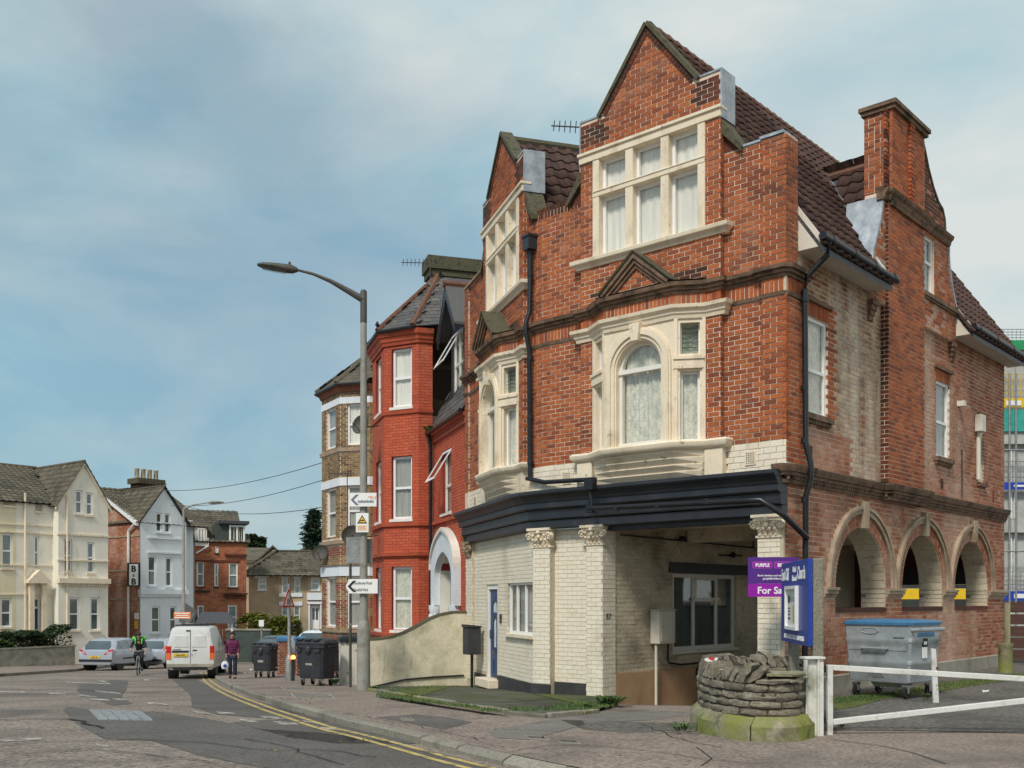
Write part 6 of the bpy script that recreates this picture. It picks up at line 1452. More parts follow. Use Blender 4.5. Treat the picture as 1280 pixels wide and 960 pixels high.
def pier(label, px, pyb, w, h, mat, cap, capm, brick=None, dy=0.0, flat=False):
 x, y = on_ground(px, pyb); y += dy; x = (px-CXP)/FPX*y; z = gz(x, y)
 t = thing('gate_pier', label, 'gate pier', (x, y, z)); f = Fr((x, y), LF.d, LF.n)
 m = MB(); m.box(f, -w/2, w/2, -w/2, w/2, z-.1, z+h); m.build('pier', mat, t, bevel=.008)
 if brick:
  lst = []
  for k in range(4): ff = Fr(f.P(*[( -w/2, w/2), (w/2, w/2), (w/2, -w/2), (-w/2, -w/2)][k], 0), [LF.d, (-LF.n[0], -LF.n[1]), (-LF.d[0], -LF.d[1]), LF.n][k], [LF.n, LF.d, (-LF.n[0], -LF.n[1]), (-LF.d[0], -LF.d[1])][k]); lst += lay(ff, rect(0, w, z, z+h), L=.15, H=.08, j=.014)
  mm = MB(); [mm.box(*b) for b in lst]; mm.build('brick', brick, t, stuff=True)
 m = MB(); m.hprism(f, [(-w/2-.05, -w/2-.05), (w/2+.05, -w/2-.05), (w/2+.05, w/2+.05), (-w/2-.05, w/2+.05)], z+h+.001, z+h+cap*.6)
 r_ = w/2-.03; m.hprism(f, [(-w/2-.03, -w/2-.03), (w/2+.03, -w/2-.03), (w/2+.03, w/2+.03), (-w/2-.03, w/2+.03)], z+h+cap*.6+.001, z+h+cap, top=[(-r_, -r_), (r_, -r_), (r_, r_), (-r_, r_)]); m.build('cap', capm, t, bevel=.01); return t
pier('white flaking gate pier with a black cap left of the lamp post', 436.5, 856, .50, 1.20, 'flaky_white', .17, 'black_paint')
pier('white gate pier with a black cap behind the rendered wall', 473, 846, .42, 1.15, 'flaky_white', .15, 'black_paint')
pier('brick gate pier with a blue cap left of the warning sign post', 354, 843, .40, 1.30, 'mortar', .18, 'bin_blue', 'stock_red')
pier('brick gate pier with a blue cap behind the large black bin', 376, 843, .40, 1.30, 'mortar', .18, 'bin_blue', 'stock_red')
# railings between the black bin and the white pier
x, y = on_ground(426, 852); z = gz(x, y)
rl = thing('railing', 'dark vertical bar railing between the black bin and the white pier', 'railing', (x, y, z)); f = Fr((x, y), (-.75, .66)); m = MB(); m.tube([f.P(0, 0, z+.85), f.P(2.2, 0, z+.82)], .022, 6); m.tube([f.P(0, 0, z+.12), f.P(2.2, 0, z+.10)], .022, 6); m.build('rail', 'rubber', rl, stuff=True)
for i in range(16): m = MB(); m.tube([f.P(.07+i*.14, 0, z+.11), f.P(.07+i*.14, 0, z+.84)], .011, 5); m.build('bar', 'rubber', rl)
x, y = on_ground(395, 846); z = gz(x, y)
lw_ = thing('low_wall', 'low brick front wall with pale slab coping behind the large black bin', 'wall', (x, y+.8, z)); f = Fr((x+1.3, y+.9), (-.55, .83)); m = MB(); m.box(f, 0, 3.5, -.11, .11, z-.1, z+1.0); m.build('wall_body', 'mortar', lw_); bb = lay(f, rect(0, 3.5, z, z+1.0), n=.11); bb += lay(f, rect(0, 3.5, z, z+1.0), n=-.11-.02, depth=.0); mm = MB(); [mm.box(*b) for b in bb]; mm.build('brick', 'stock_red', lw_, stuff=True); m = MB(); m.prism(f, [(-.1, z+1.0), (3.6, z+1.0), (3.6, z+1.09), (-.1, z+1.09)], -.18, .18); m.build('coping', 'tan_stone', lw_)
# ================================================================ the houses across the junction
d_, n_ = (.62, .784), (.784, -.62)
def pipew(fr, u, z0, z1, parent, n=.08, mat='white_wood', r=.05, name='downpipe'):
 m = MB(); m.tube([fr.P(u, n, z1), fr.P(u, n, z0)], r, 6); return m.build(name, mat, parent)
def farwin(fr, root, px, n=0.0, rows=(.5,), surround=None, curtain='curtain_grey', mat='upvc', cols=()):
 u0, u1, z0, z1 = win4(fr, *px, n)
 window(fr, root, u0, u1, z0, z1, n=n-.05, frame=.085, rows=rows, cols=cols, curtain=curtain, glass='glass_dark', fold=.01, sill=(n+.08, .10, surround or 'cream_stone'))
 return rect(u0-.01, u1+.01, z0-.01, z1+.01)
CFm = Fr((-22.7, 58.0), d_, n_)
CH = thing('terraced_house', 'cream painted house with a tall pointed gable above the hedge', 'building', (-26, 58, -1.9))
ul, ug = upx(CFm, -40), upx(CFm, 73); GZ = zpx(CFm, -1.2, 579); EZc = zpx(CFm, -.2, 632); uy = upx(CFm, 27)
wins = [(94, 103, 613, 642), (107.5, 116, 616, 644), (80, 90, 674, 715), (109, 118, 678, 716), (86, 99, 747, 788), (113, 124, 747, 788)]
hs = [farwin(CFm, CH, w) for w in wins]
um = (ug+0)/2
g = MB(); wallmesh(g, CFm, [(ug, -2.6), (0, -2.6), (0, EZc), (um, GZ), (ug, EZc)], hs, -.3, 0); g.box(CFm, ug, -.002, -9, -.302, -2.6, EZc); g.build('gable_wall', 'cream_render', CH)
wins = [(42.6, 49, 670, 711), (44, 53, 629, 639), (38, 50, 747, 787)]
hs = [farwin(CFm, CH, w, -.6) for w in wins[:2]]+[rect(*win4(CFm, *wins[2], -.6))]
EZm = zpx(CFm, uy, 627)
g = MB(); wallmesh(g, CFm, rect(uy, ug, -2.6, EZm), hs, -.9, -.6); g.build('wall', 'cream_render', CH)
u0, u1, z0, z1 = win4(CFm, 38, 50, 747, 787, -.6); m = MB(); m.box(CFm, u0, u0+.1, -.75, -.62, z0, z1); m.box(CFm, u1-.1, u1, -.75, -.62, z0, z1); m.box(CFm, u0+.1, u1-.1, -.75, -.625, z1-.1, z1); m.box(CFm, u0+.1, u1-.1, -.75, -.625, z0+(z1-z0)*.66, z0+(z1-z0)*.71); m.build('door_frame', 'upvc', CH)
m = MB(); m.box(CFm, u0+.1, u1-.1, -.74, -.70, z0, z0+(z1-z0)*.66); m.build('front_door', 'door_blue', CH); m = MB(); m.box(CFm, u0+.1, u1-.1, -.74, -.72, z0+(z1-z0)*.71, z1-.1); m.build('fanlight', 'car_glass', CH)
pu0, pu1 = upx(CFm, 33, -.4), upx(CFm, 61, -.4); pz0, pz1 = zpx(CFm, pu0, 729, -.4), zpx(CFm, pu0, 712, -.4)
m = MB(); m.prism(CFm, [(pu0, pz0), (pu1, pz0), (pu1, pz0+.12), ((pu0+pu1)/2, pz1), (pu0, pz0+.12)], -.6, -.15); m.box(CFm, pu0+.15, pu0+.4, -.6, -.3, -2.4, pz0); m.box(CFm, pu1-.4, pu1-.15, -.6, -.3, -2.4, pz0); m.build('porch', 'cream_stone', CH)
hs = [farwin(CFm, CH, w, -.6) for w in ((2, 15.5, 667, 710), (1, 14.5, 748, 784), (4, 19, 624, 632))]
g = MB(); wallmesh(g, CFm, rect(ul, uy-.003, -2.6, EZm), hs, -.9, -.595); g.build('side_wall', 'yellow_render', CH)
g = MB()
for y, h in ((723, .28), (668, .10), (700, .08)): z = zpx(CFm, um, y); g.box(CFm, ug-.05, .05, -.1, .07+(.16 if h > .2 else 0), z-h, z)
z = zpx(CFm, um, 660)
for y in (654, 664, 705, 742):
 z = zpx(CFm, uy, y); g.box(CFm, ul, ug-.06, -.7, -.55, z-.08, z)
g.build('string_course', 'cream_stone', CH, stuff=True)
for i in range(18): pass
m = MB()
for i in range(22): u = ug+.1+i*(0-ug-.2)/21; z = zpx(CFm, um, 723)-.28; m.box(CFm, u-.035, u+.035, 0, .16, z-.14, z-.002)
m.build('brackets', 'cream_stone', CH, stuff=True)
for px_ in (31.5, 77.5): pipew(CFm, upx(CFm, px_, -.5), -2.2, zpx(CFm, -3, 618), CH, -.5 if px_ < 60 else .05, 'cream_stone', .06)
def tri_roof(parent, pts, mat, tw=.36, th=.34):
 """roof slope through 4 corners eave-left, eave-right, ridge-right, ridge-left laid with tiles"""
 A, B_, T1, T0 = [Vector(p) for p in pts]; m = MB(); N = (B_-A).cross(T0-A).normalized(); N = N if N.z > 0 else -N
 m.add([p-N*.03 for p in (A, B_, T1, T0)], [(0, 1, 2, 3)]); m.build('roof_slope', 'slate_dark', parent)
 U = (B_-A).normalized(); h = T0-A; V = h-U*h.dot(U); L_ = V.length; ua, ub, ut1, ut0 = 0, (B_-A).length, (T1-A).dot(U), (T0-A).dot(U)
 lo, hi = min(ua, ut0), max(ub, ut1); O = A+U*lo
 def ins(u, v): f = min(1, v/L_); x = u+lo; return ua+(ut0-ua)*f-.1 < x < ub+(ut1-ub)*f+.1
 roof_tiles(parent, O, U, V, hi-lo, L_, mat, tw=tw, th=th, inside=ins, keep=0)
P = CFm.P
tri_roof(CH, [P(um, .15, GZ), P(um, -5.5, GZ), P(ug-.25, -5.5, EZc-.35), P(ug-.25, .15, EZc-.35)][::-1] and [P(ug-.2, -6, EZc-.25), P(ug-.2, .15, EZc-.25), P(um, .15, GZ+.05), P(um, -6, GZ+.05)], 'tile_brown')
tri_roof(CH, [P(.2, .15, EZc-.25), P(.2, -8, EZc-.25), P(um, -8, GZ+.05), P(um, .15, GZ+.05)], 'tile_brown')
tri_roof(CH, [P(ul, -.4, EZm), P(ug, -.4, EZm), P(ug+1.0, -5.2, GZ+.1), P(ul, -5.2, GZ+.1)], 'tile_brown')
m = MB(); m.hexa([P(-8.0+k[0], k[1], k[2]) for k in ((0, -2.2, EZm+1.62), (.9, -2.2, EZm+1.62), (.9, -3.2, EZm+2.3), (0, -3.2, EZm+2.3), (0, -2.2, EZm+1.8), (.9, -2.2, EZm+1.8), (.9, -3.2, EZm+2.5), (0, -3.2, EZm+2.5))]);
m = MB(); m.tube([P(um, .1, GZ+.08), P(um, -6, GZ+.08)], .09, 6); m.tube([P(ul, -5.2, GZ+.13), P(um, -5.2, GZ+.13)], .09, 6); m.build('ridge_tile', 'tile_brown', CH, stuff=True)
m = MB();
for s_ in (0, 1):
 e = .2 if s_ else ug-.2; m.hexa([P(e, .02, EZc-.42), P(um, .02, GZ-.12), P(um, .12, GZ-.12), P(e, .12, EZc-.42), P(e, .02, EZc-.24), P(um, .02, GZ+.04), P(um, .12, GZ+.04), P(e, .12, EZc-.24)])
m.build('bargeboard', 'cream_stone', CH, stuff=True)
# ---- the white guest house with the brick flank
x = (175-CXP)/FPX*62.5; WFm = Fr((x, 62.5), d_, n_)
WH = thing('guest_house', 'white painted gabled house with an orange brick flank and four chimney pots', 'building', (x+1, 64, -2.1))
ur = upx(WFm, 233); wm = upx(WFm, 205); WG = zpx(WFm, wm, 610); WE = zpx(WFm, 0, 652); WE2 = WG-(WG-WE)*(ur-wm)/(wm)
wins = [(195, 202.5, 641, 665), (205.6, 213, 642, 666), (185, 195, 695, 732), (207, 215, 697, 733), (189, 200, 758, 791), (212, 220.6, 758, 791)]
hs = [farwin(WFm, WH, w, surround='white_render') for w in wins]
g = MB(); wallmesh(g, WFm, [(0, -2.8), (ur, -2.8), (ur, WE2), (wm, WG), (0, WE)], hs, -.3, 0); g.box(WFm, ur, ur+.9, -3, -.6, -2.8, WE2+.3); g.build('wall', 'white_render', WH)
g = MB(); z = zpx(WFm, wm, 737); g.box(WFm, -.06, ur+.06, -.1, .2, z-.3, z); g.box(WFm, -.04, ur+.04, -.1, .12, z-.45, z-.302)
for y in (672, 690): z = zpx(WFm, wm, y); g.box(WFm, .5, ur-.4, -.1, .08, z-.10, z)
g.build('string_course', 'white_render', WH, stuff=True)
FK = Fr(WFm.P(0, 0, 0), (-n_[0], -n_[1]), (-d_[0], -d_[1]))
g = MB(); wallmesh(g, FK, [(.31, -2.8), (9, -2.8), (9, WE), (4.6, WG+.1), (.31, WE-.05)], [], -.3, -.003); g.build('flank_wall', 'mortar', WH)
fb = lay(FK, [(0, -2.3), (9, -2.3), (9, WE), (4.6, WG+.0), (0, WE-.15)], L=.24, H=.085, j=.012, proud=.006)
mm = MB(); [mm.box(*b) for b in fb]; mm.build('brick', 'brick_flank', WH, stuff=True)
for i in range(2):
 m = MB()
for y in (669, 712, 748): z = zpx(FK, 1, y); m.box(FK, 0, 9, -.02, .05, z-.1, z)
m.build('string_course', 'tan_stone', WH, stuff=True)
pu = upx(FK, 160.5, .15); pipew(FK, pu, -2.2, zpx(FK, pu, 664), WH, .15, 'upvc', .075); m = MB(); m.tube([FK.P(pu, .15, zpx(FK, pu, 664)), FK.P(.1, .2, WE+.0)], .075, 6); m.build('downpipe', 'upvc', WH)
m = MB(); m.hexa([FK.P(0, .1, WE-.25), FK.P(4.6, .1, WG-.1), FK.P(4.6, .3, WG-.1), FK.P(0, .3, WE-.25), FK.P(0, .1, WE-.02), FK.P(4.6, .1, WG+.14), FK.P(4.6, .3, WG+.14), FK.P(0, .3, WE-.02)]); m.build('bargeboard', 'upvc', WH)
P = WFm.P
tri_roof(WH, [P(-.1, .15, WE-.05), P(-.1, -4.6, WE-.05), P(wm, -4.6, WG+.08), P(wm, .15, WG+.08)][::1], 'tile_brown')
tri_roof(WH, [P(ur+.2, .15, WE2-.1), P(ur+.2, -7, WE2-.1), P(wm, -7, WG+.08), P(wm, .15, WG+.08)], 'tile_brown')
tri_roof(WH, [P(-.3, .0, WE-.1), P(ur+1.6, .0, WE-.1), P(ur+1.6, -4.6, WG+.1), P(-.3, -4.6, WG+.1)], 'tile_brown')
m = MB(); m.tube([P(-.3, -4.6, WG+.14), P(ur+1.6, -4.6, WG+.14)], .1, 6); m.tube([P(wm, .1, WG+.12), P(wm, -5, WG+.12)], .1, 6); m.build('ridge_tile', 'tile_brown', WH, stuff=True)
cx0, cx1 = upx(WFm, 167, -4.6), upx(WFm, 201, -4.6); cz0, cz1 = WG-.6, zpx(WFm, 1, 595, -4.6)
m = MB(); m.box(WFm, cx0+.15, cx1-.15, -5.2, -4.2, cz0, cz1-.35); ch = m.build('chimney', 'brick_sooty', WH); m = MB(); m.box(WFm, cx0, cx1, -5.35, -4.05, cz1-.348, cz1); m.build('chimney_cap', 'roof_moss', ch)
for i in range(4): m = MB(); u = cx0+.3+(cx1-cx0-.6)*i/3; m.lathe(P(u, -4.7, cz1), [(.17, 0), (.15, .1), (.14, .55), (.17, .6), (.16, .66)], 10); m.build('chimney_pot', 'clay_pot', ch, smooth=40)
# the hanging B & B sign
us0, us1, zs0, zs1 = win4(FK, 161, 173.5, 705, 732, .3)
BS = thing('house_sign', 'upright white sign reading B and B on the brick flank', 'sign', FK.P((us0+us1)/2, .1, zs0)); f2 = Fr(((161.5-CXP)/FPX*61.9, 61.9), (1, .12), (.12, -1))
wS = .56; m = MB(); m.box(f2, -.12, wS+.08, -.06, .0, zs0-.06, zs1+.06); m.build('board', 'sign_black', BS); m = MB(); m.box(f2, 0.0, wS-.04, .001, .015, zs0+.02, zs1-.02); m.build('panel', 'sign_white', BS)
hS = zs1-zs0
text('B', f2, wS/2-.02, zs1-hS*.36, hS*.38, 'sign_black', BS, n=.018, align='CENTER', bold=.02); text('&', f2, wS/2-.02, zs1-hS*.60, hS*.2, 'sign_black', BS, n=.018, align='CENTER'); text('B', f2, wS/2-.02, zs1-hS*.95, hS*.38, 'sign_black', BS, n=.018, align='CENTER', bold=.02)
m = MB(); u0, u1, z0, z1 = win4(FK, 168, 172, 776, 786, .05); m.box(FK, u0, u1, .01, .05, z0, z1); m.build('yellow_notice', 'sign_yellow', WH); m = MB(); u0, u1, z0, z1 = win4(FK, 168, 173, 766, 774, .05); m.box(FK, u0, u1, .01, .05, z0, z1); m.build('white_notice', 'sign_white', WH)
# ---- red brick house further along
x = (243-CXP)/FPX*71; RFm = Fr((x, 71.0), (.93, .37), (.37, -.93))
RBh = thing('terraced_house', 'orange-red brick house with a green boxy roof dormer beyond the guest house', 'building', (x+2, 73, -2.4))
uR = upx(RFm, 308); ZE = zpx(RFm, 1, 676)
wins = [(246, 255, 702, 733), (268, 273, 704, 733), (286, 297, 704, 734), (285, 296, 757, 786), (247, 255, 757, 786), (269, 273, 682, 691)]
hs = [farwin(RFm, RBh, w, surround='brick_sooty', curtain='curtain') for w in wins]
g = MB(); wallmesh(g, RFm, rect(0, uR, -3, ZE), hs, -.3, 0); g.box(RFm, .002, uR-.002, -8, -.302, -3, ZE); g.build('wall', 'mortar', RBh)
fb = lay(RFm, rect(0, uR, -2.6, ZE), hs, L=.24, H=.085, j=.012, proud=.006); mm = MB(); [mm.box(*b) for b in fb]; mm.build('brick', 'brick', RBh, stuff=True)
g = MB()
for y, x0, x1, p in ((692, 281, 308.5, .2), (741, 279, 309, .3), (745, 281, 308, .2), (700, 244, 300, .05), (738, 244, 262, .12)):
 z = zpx(RFm, 1, y); g.box(RFm, upx(RFm, x0), upx(RFm, x1), -.05, p, z-.14, z)
g.build('string_course', 'brick_sooty', RBh, stuff=True)
P = RFm.P; RZR = zpx(RFm, 2, 655, -3)
tri_roof(RBh, [P(-1.0, .2, ZE-.1), P(uR, .2, ZE-.1), P(uR-.3, -4, RZR+.9), P(-1.0, -4, RZR+.9)], 'tile_brown')
u0, u1, z0, z1 = win4(RFm, 286, 306.5, 656, 678, .0); m = MB(); m.box(RFm, upx(RFm, 266, -1.5), u1, -4, -.02, z0-.2, z1+.05); m.build('roof_dormer', 'green_clad', RBh); m = MB(); m.box(RFm, u0-.7, u1+.25, -4.2, .3, z1+.052, z1+.26); m.build('flat_roof', 'slate_dark', RBh)
window(RFm, RBh, u0+.02, u1-.02, z0, z1-.03, n=.05, frame=.12, cols=(.5,), curtain='curtain', back=False)
u0, u1, z0, z1 = win4(RFm, 247, 256, 660, 677, .2); m = MB(); m.box(RFm, u0-.15, u1+.15, -2, .1, z0-.3, z1+.1); m.prism(RFm, [(u0-.35, z1+.1), (u1+.35, z1+.1), ((u0+u1)/2, z1+.65)], -2, .25); m.build('gabled_dormer', 'white_wood', RBh); window(RFm, RBh, u0, u1, z0, z1, n=.17, frame=.09, cols=(.5,), curtain='curtain', back=False)
m = MB(); m.tube([P(upx(RFm, 260), .15, zpx(RFm, 2, 673)), P(upx(RFm, 260), .15, zpx(RFm, 2, 683)), P(upx(RFm, 245), .15, zpx(RFm, 2, 692))], .07, 6); m.build('downpipe', 'upvc', RBh)
for k, (px_, y0) in enumerate(((221, 640), (226, 645))):
 m = MB(); u = upx(RFm, px_, -4); m.lathe(P(u, -4, zpx(RFm, u, y0+16, -4)), [(.25, 0), (.2, .3), (.18, .6), (.22, .7)], 8); m.build('chimney_pot', 'clay_pot', RBh)
# dark gabled porch roof and orange sign in front of these houses
x, y = -17.6, 60.0
PC = thing('porch_roof', 'dark slated gabled porch roof behind the white van', 'porch', (x, y, -2))
f = Fr(((246-CXP)/FPX*56, 56.0), (1, .1), (.1, -1)); w4 = 2.0
m = MB(); zt, zb = 1.65-(765-750)/FPX*56, 1.65-(779-750)/FPX*56
m.hexa([f.P(0, .6, zb), f.P(w4, .6, zb), f.P(w4, -.9, zb), f.P(0, -.9, zb), f.P(.25, 0, zt), f.P(w4-.35, 0, zt), f.P(w4-.35, -.15, zt), f.P(.25, -.15, zt)]); m.build('slope', 'slate_dark', PC)
m = MB(); m.hexa([f.P(-.9, .3, zb+.05), f.P(-.05, .5, zb), f.P(-.05, -.6, zb), f.P(-.9, -.6, zb), f.P(-.7, .0, zt+.55), f.P(.0, .0, zt+.05), f.P(.0, -.15, zt+.05), f.P(-.7, -.15, zt+.55)]); m.build('side_slope', 'slate', PC)
for u in (.1, w4-.12): m = MB(); m.box(f, u, u+.09, .3, .39, -2.1, zb); m.build('post', 'white_wood', PC)
# ---- buff houses at the end of the road
x = (311-CXP)/FPX*78; BFm = Fr((x, 78.0), (.985, .17), (.17, -.985))
BH = thing('semi_detached_house', 'buff house with a hipped tile roof at the end of the road', 'building', (x+4, 80, -2.6))
uB = upx(BFm, 440); ZB = zpx(BFm, 2, 719)
wins = [(322.5, 333, 723, 737), (352, 360, 722, 742), (367.5, 375.5, 722, 742), (389, 399.5, 722, 737), (352, 360, 757, 781), (367, 375, 757, 781)]
hs = [farwin(BFm, BH, w, surround='white_render', curtain='curtain') for w in wins]; dr_ = win4(BFm, 388, 399, 757, 786); hs.append(rect(*dr_))
g = MB(); wallmesh(g, BFm, rect(0, uB, -4, ZB), hs, -.3, 0); g.box(BFm, 0.002, uB-.002, -8, -.302, -4, ZB); g.build('wall', 'buff_render', BH)
m = MB(); m.box(BFm, *dr_[:2], -.2, -.12, *dr_[2:]); dd = m.build('front_door', 'upvc', BH); m = MB(); m.box(BFm, dr_[0]+.15, dr_[0]+.32, -.119, -.1, dr_[2]+.7, dr_[3]-.2); m.box(BFm, dr_[0]+.4, dr_[0]+.57, -.119, -.1, dr_[2]+.7, dr_[3]-.2); m.build('door_light', 'car_glass', dd, stuff=True)
g = MB()
for x0, x1, y0, y1, p in ((349, 378, 741.5, 746, .1), (384, 404, 741, 750, .35), (384, 404, 752, 755, .3), (349, 378, 752, 757, .08), (385.5, 387.5, 755, 790, .25), (400, 402, 755, 790, .25), (318, 336, 720, 722.5, .08), (349, 363, 717, 722, .08), (365, 378, 717, 722, .08)):
 u0, u1, z0, z1 = win4(BFm, x0, x1, y0, y1); g.box(BFm, u0, u1, 0, p, z0, z1)
g.build('white_trim', 'white_render', BH, stuff=True)
P = BFm.P; zr = zpx(BFm, 3, 690, -4)
ua, ub_ = upx(BFm, 345, -4), upx(BFm, 400, -4)
tri_roof(BH, [P(-.5, .5, ZB-.05), P(uB+.5, .5, ZB-.05), P(ub_+3, -4, zr), P(ua, -4, zr)], 'tile_brown', .4, .4)
tri_roof(BH, [P(-.5, -8.5, ZB-.05), P(-.5, .5, ZB-.05), P(ua, -4, zr), P(ua, -4.2, zr)], 'tile_brown', .4, .4)
ug0, ug1 = upx(BFm, 345, 1), upx(BFm, 384, 1); um2 = (ug0+ug1)/2
tri_roof(BH, [P(ug0, .9, ZB-.05), P(ug1, .9, ZB-.05), P(um2+.1, -1.8, ZB+1.1), P(um2-.1, -1.8, ZB+1.1)], 'tile_brown', .4, .4)
m = MB(); m.tube([P(ua, -4, zr+.06), P(ub_+3, -4, zr+.06)], .12, 6); m.tube([P(ua, -4, zr+.06), P(-.5, .5, ZB)], .1, 6); m.build('ridge_tile', 'tile_brown', BH, stuff=True)
x = (300-CXP)/FPX*95; G2 = Fr((x, 95.0), (.98, .2), (.2, -.98))
B2 = thing('detached_house', 'buff gabled house standing behind the hipped house', 'building', (x+3, 98, -3)); z0 = zpx(G2, 2, 704); z1 = zpx(G2, 2, 686); u1 = upx(G2, 359); um = upx(G2, 341)
g = MB(); wallmesh(g, G2, [(0, -4), (u1, -4), (u1, z0+.2), (um, z1), (upx(G2, 322), z0+.1), (0, z0+.1)], [], -6, 0); g.build('wall', 'buff_render', B2)
m = MB()
for a, b in (((upx(G2, 318), z0-.1), (um, z1+.15)), ((um, z1+.15), (u1+.3, z0))): m.hexa([G2.P(a[0], .3, a[1]), G2.P(b[0], .3, b[1]), G2.P(b[0], -6, b[1]), G2.P(a[0], -6, a[1]), G2.P(a[0], .3, a[1]+.2), G2.P(b[0], .3, b[1]+.2), G2.P(b[0], -6, b[1]+.2), G2.P(a[0], -6, a[1]+.2)])
m.hexa([G2.P(-.3, .3, z0+.1), G2.P(um, .3, z0+.1), G2.P(um, -4, z1+.1), G2.P(-.3, -4, z1+.1), G2.P(-.3, .3, z0+.3), G2.P(um, .3, z0+.3), G2.P(um, -4, z1+.3), G2.P(-.3, -4, z1+.3)])
m.build('roof', 'tile_brown', B2);
x = (372-CXP)/FPX*92; G3 = Fr((x, 92.0), (.98, .2), (.2, -.98)); B3 = thing('detached_house', 'far house with a small pointed gable above the hipped roof', 'building', (x+3, 94, -3)); m = MB(); zt = zpx(G3, 1, 683); m.prism(G3, [(-1.5, -3), (6, -3), (6, zt-1.3), (1.2, zt), (-1.5, zt-1.6)], -5, 0); m.build('wall', 'buff_render', B3); m = MB()
for a, b in (((-1.9, zt-1.75), (1.2, zt+.08)), ((1.2, zt+.08), (6.5, zt-1.4))): m.hexa([G3.P(a[0], .3, a[1]), G3.P(b[0], .3, b[1]), G3.P(b[0], -5, b[1]), G3.P(a[0], -5, a[1]), G3.P(a[0], .3, a[1]+.2), G3.P(b[0], .3, b[1]+.2), G3.P(b[0], -5, b[1]+.2), G3.P(a[0], -5, a[1]+.2)])
m.build('roof', 'tile_brown', B3)
# ---- trees, hedges, walls
def blob_pts(c, r, k, hollow=.45, lumps=9, seed=1):
 rnd = random.Random(seed); cs = []
 for i in range(lumps):
  v = Vector((rnd.gauss(0, 1), rnd.gauss(0, 1), rnd.gauss(0, .9))).normalized()*rnd.uniform(.35, .75); cs.append((Vector((c[0]+v.x*r[0], c[1]+v.y*r[1], c[2]+v.z*r[2])), rnd.uniform(.32, .5)))
 out = []
 for i in range(k):
  q, s_ = rnd.choice(cs); v = Vector((rnd.gauss(0, 1), rnd.gauss(0, 1), rnd.gauss(0, 1))).normalized()*rnd.uniform(.55, 1.0)*s_
  out.append((q.x+v.x*r[0], q.y+v.y*r[1], q.z+v.z*r[2]))
 return out
def tree(label, px, pyt, pyb, Y, wpx, mat, seed, conifer=False, n=2600, leaf=.22):
 x = (px-CXP)/FPX*Y; z1 = EYE+(HYP-pyt)/FPX*Y; z0 = EYE+(HYP-pyb)/FPX*Y; w = wpx/FPX*Y/2; g0 = gz(x, Y)-.2
 t = thing('pine_tree' if conifer else 'broadleaf_tree', label, 'tree', (x, Y, g0)); m = MB(); m.tube([(x, Y, g0), (x+.2, Y, (g0+z0)/2), (x, Y, z1-.8)], [.4, .3, .06], 8); rnd = random.Random(seed)
 for i in range(9):
  a = rnd.uniform(0, 6.28); zz = z0+(z1-z0)*rnd.uniform(.05, .7); m.tube([(x, Y, zz-.6), (x+math.cos(a)*w*.5, Y+math.sin(a)*w*.5, zz+.1), (x+math.cos(a)*w*.85, Y+math.sin(a)*w*.85, zz+.35)], [.14, .09, .03], 5)
 m.build('trunk', 'bark', t); m = MB()
 if conifer:
  pts = []
  for lv in range(11):
   zz = z0+(z1-z0)*(lv/10); ww = w*(1.05-.75*(lv/10)**1.5)*rnd.uniform(.75, 1.1)
   for b in range(7):
    a = rnd.uniform(0, 6.28); ln = ww*rnd.uniform(.5, 1)
    for k in range(n//77): f = rnd.uniform(.15, 1); pts.append((x+math.cos(a)*ln*f+rnd.gauss(0, .22), Y+math.sin(a)*ln*f+rnd.gauss(0, .22), zz+.35*f+rnd.gauss(0, .16)))
 else: pts = blob_pts((x, Y, (z0+z1)/2), (w*.80, w*.80, (z1-z0)/2*.80), n, seed=seed, lumps=12)
 leaves(m, pts, leaf); m.build('crown', mat, t, recalc=False); return t
tree('round dark green tree behind the orange-red brick house', 320, 663, 694, 105, 34, 'leaf_dark', 3, n=3000, leaf=.26)
tree('dark pine tree beside the yellow-brown brick house', 392, 645, 690, 90, 34, 'leaf_pine', 5, True, n=3000, leaf=.22)
def hedge(label, a, b, z0, z1, th, mat, n, leaf, seed, name='hedge', top=.18, cat='hedge'):
 a, b = Vector(a), Vector(b); rnd = random.Random(seed); d = (b-a); L_ = d.length; d.normalize(); nn = Vector((-d.y, d.x))
 t = thing(name, label, cat, ((a.x+b.x)/2, (a.y+b.y)/2, z0)); m = MB(); pts = []
 ph = [rnd.uniform(0, 6) for _ in range(6)]
 for i in range(n):
  u = rnd.uniform(0, 1)*L_; h = (z1-z0)*(1-top+top*(.5*math.sin(u*1.3+ph[0])+.5*math.sin(u*3.1+ph[1]))); v = rnd.random()
  k = rnd.random(); off = th/2*(1+.22*math.sin(u*2.2+ph[2]+v*3))
  if k < .45: q = (off*rnd.uniform(.75, 1.05)*(1 if rnd.random() < .8 else -1), v*h)
  elif k < .85: q = (rnd.uniform(-off, off), h*rnd.uniform(.86, 1.05))
  else: q = (rnd.uniform(-off, off)*.8, h*v)
  p = a+d*u+nn*q[0]; pts.append((p.x, p.y, z0+q[1]))
 leaves(m, pts, leaf); m.build('foliage', mat, t, recalc=False)
 m = MB()
 for i in range(max(3, int(L_/.8))): p = a+d*(L_*(i+.5)/max(3, int(L_/.8))); m.tube([(p.x, p.y, z0-.1), (p.x+.05, p.y, z0+(z1-z0)*.8)], [.05, .02], 5)
 m.build('stems', 'bark', t, stuff=True); return t
WLp0, WLp1 = on_ground(-30, 834), on_ground(94, 831.5)
f = Fr(WLp0, (WLp1[0]-WLp0[0], WLp1[1]-WLp0[1])); L_ = math.dist(WLp0, WLp1); zg = gz(*WLp1)
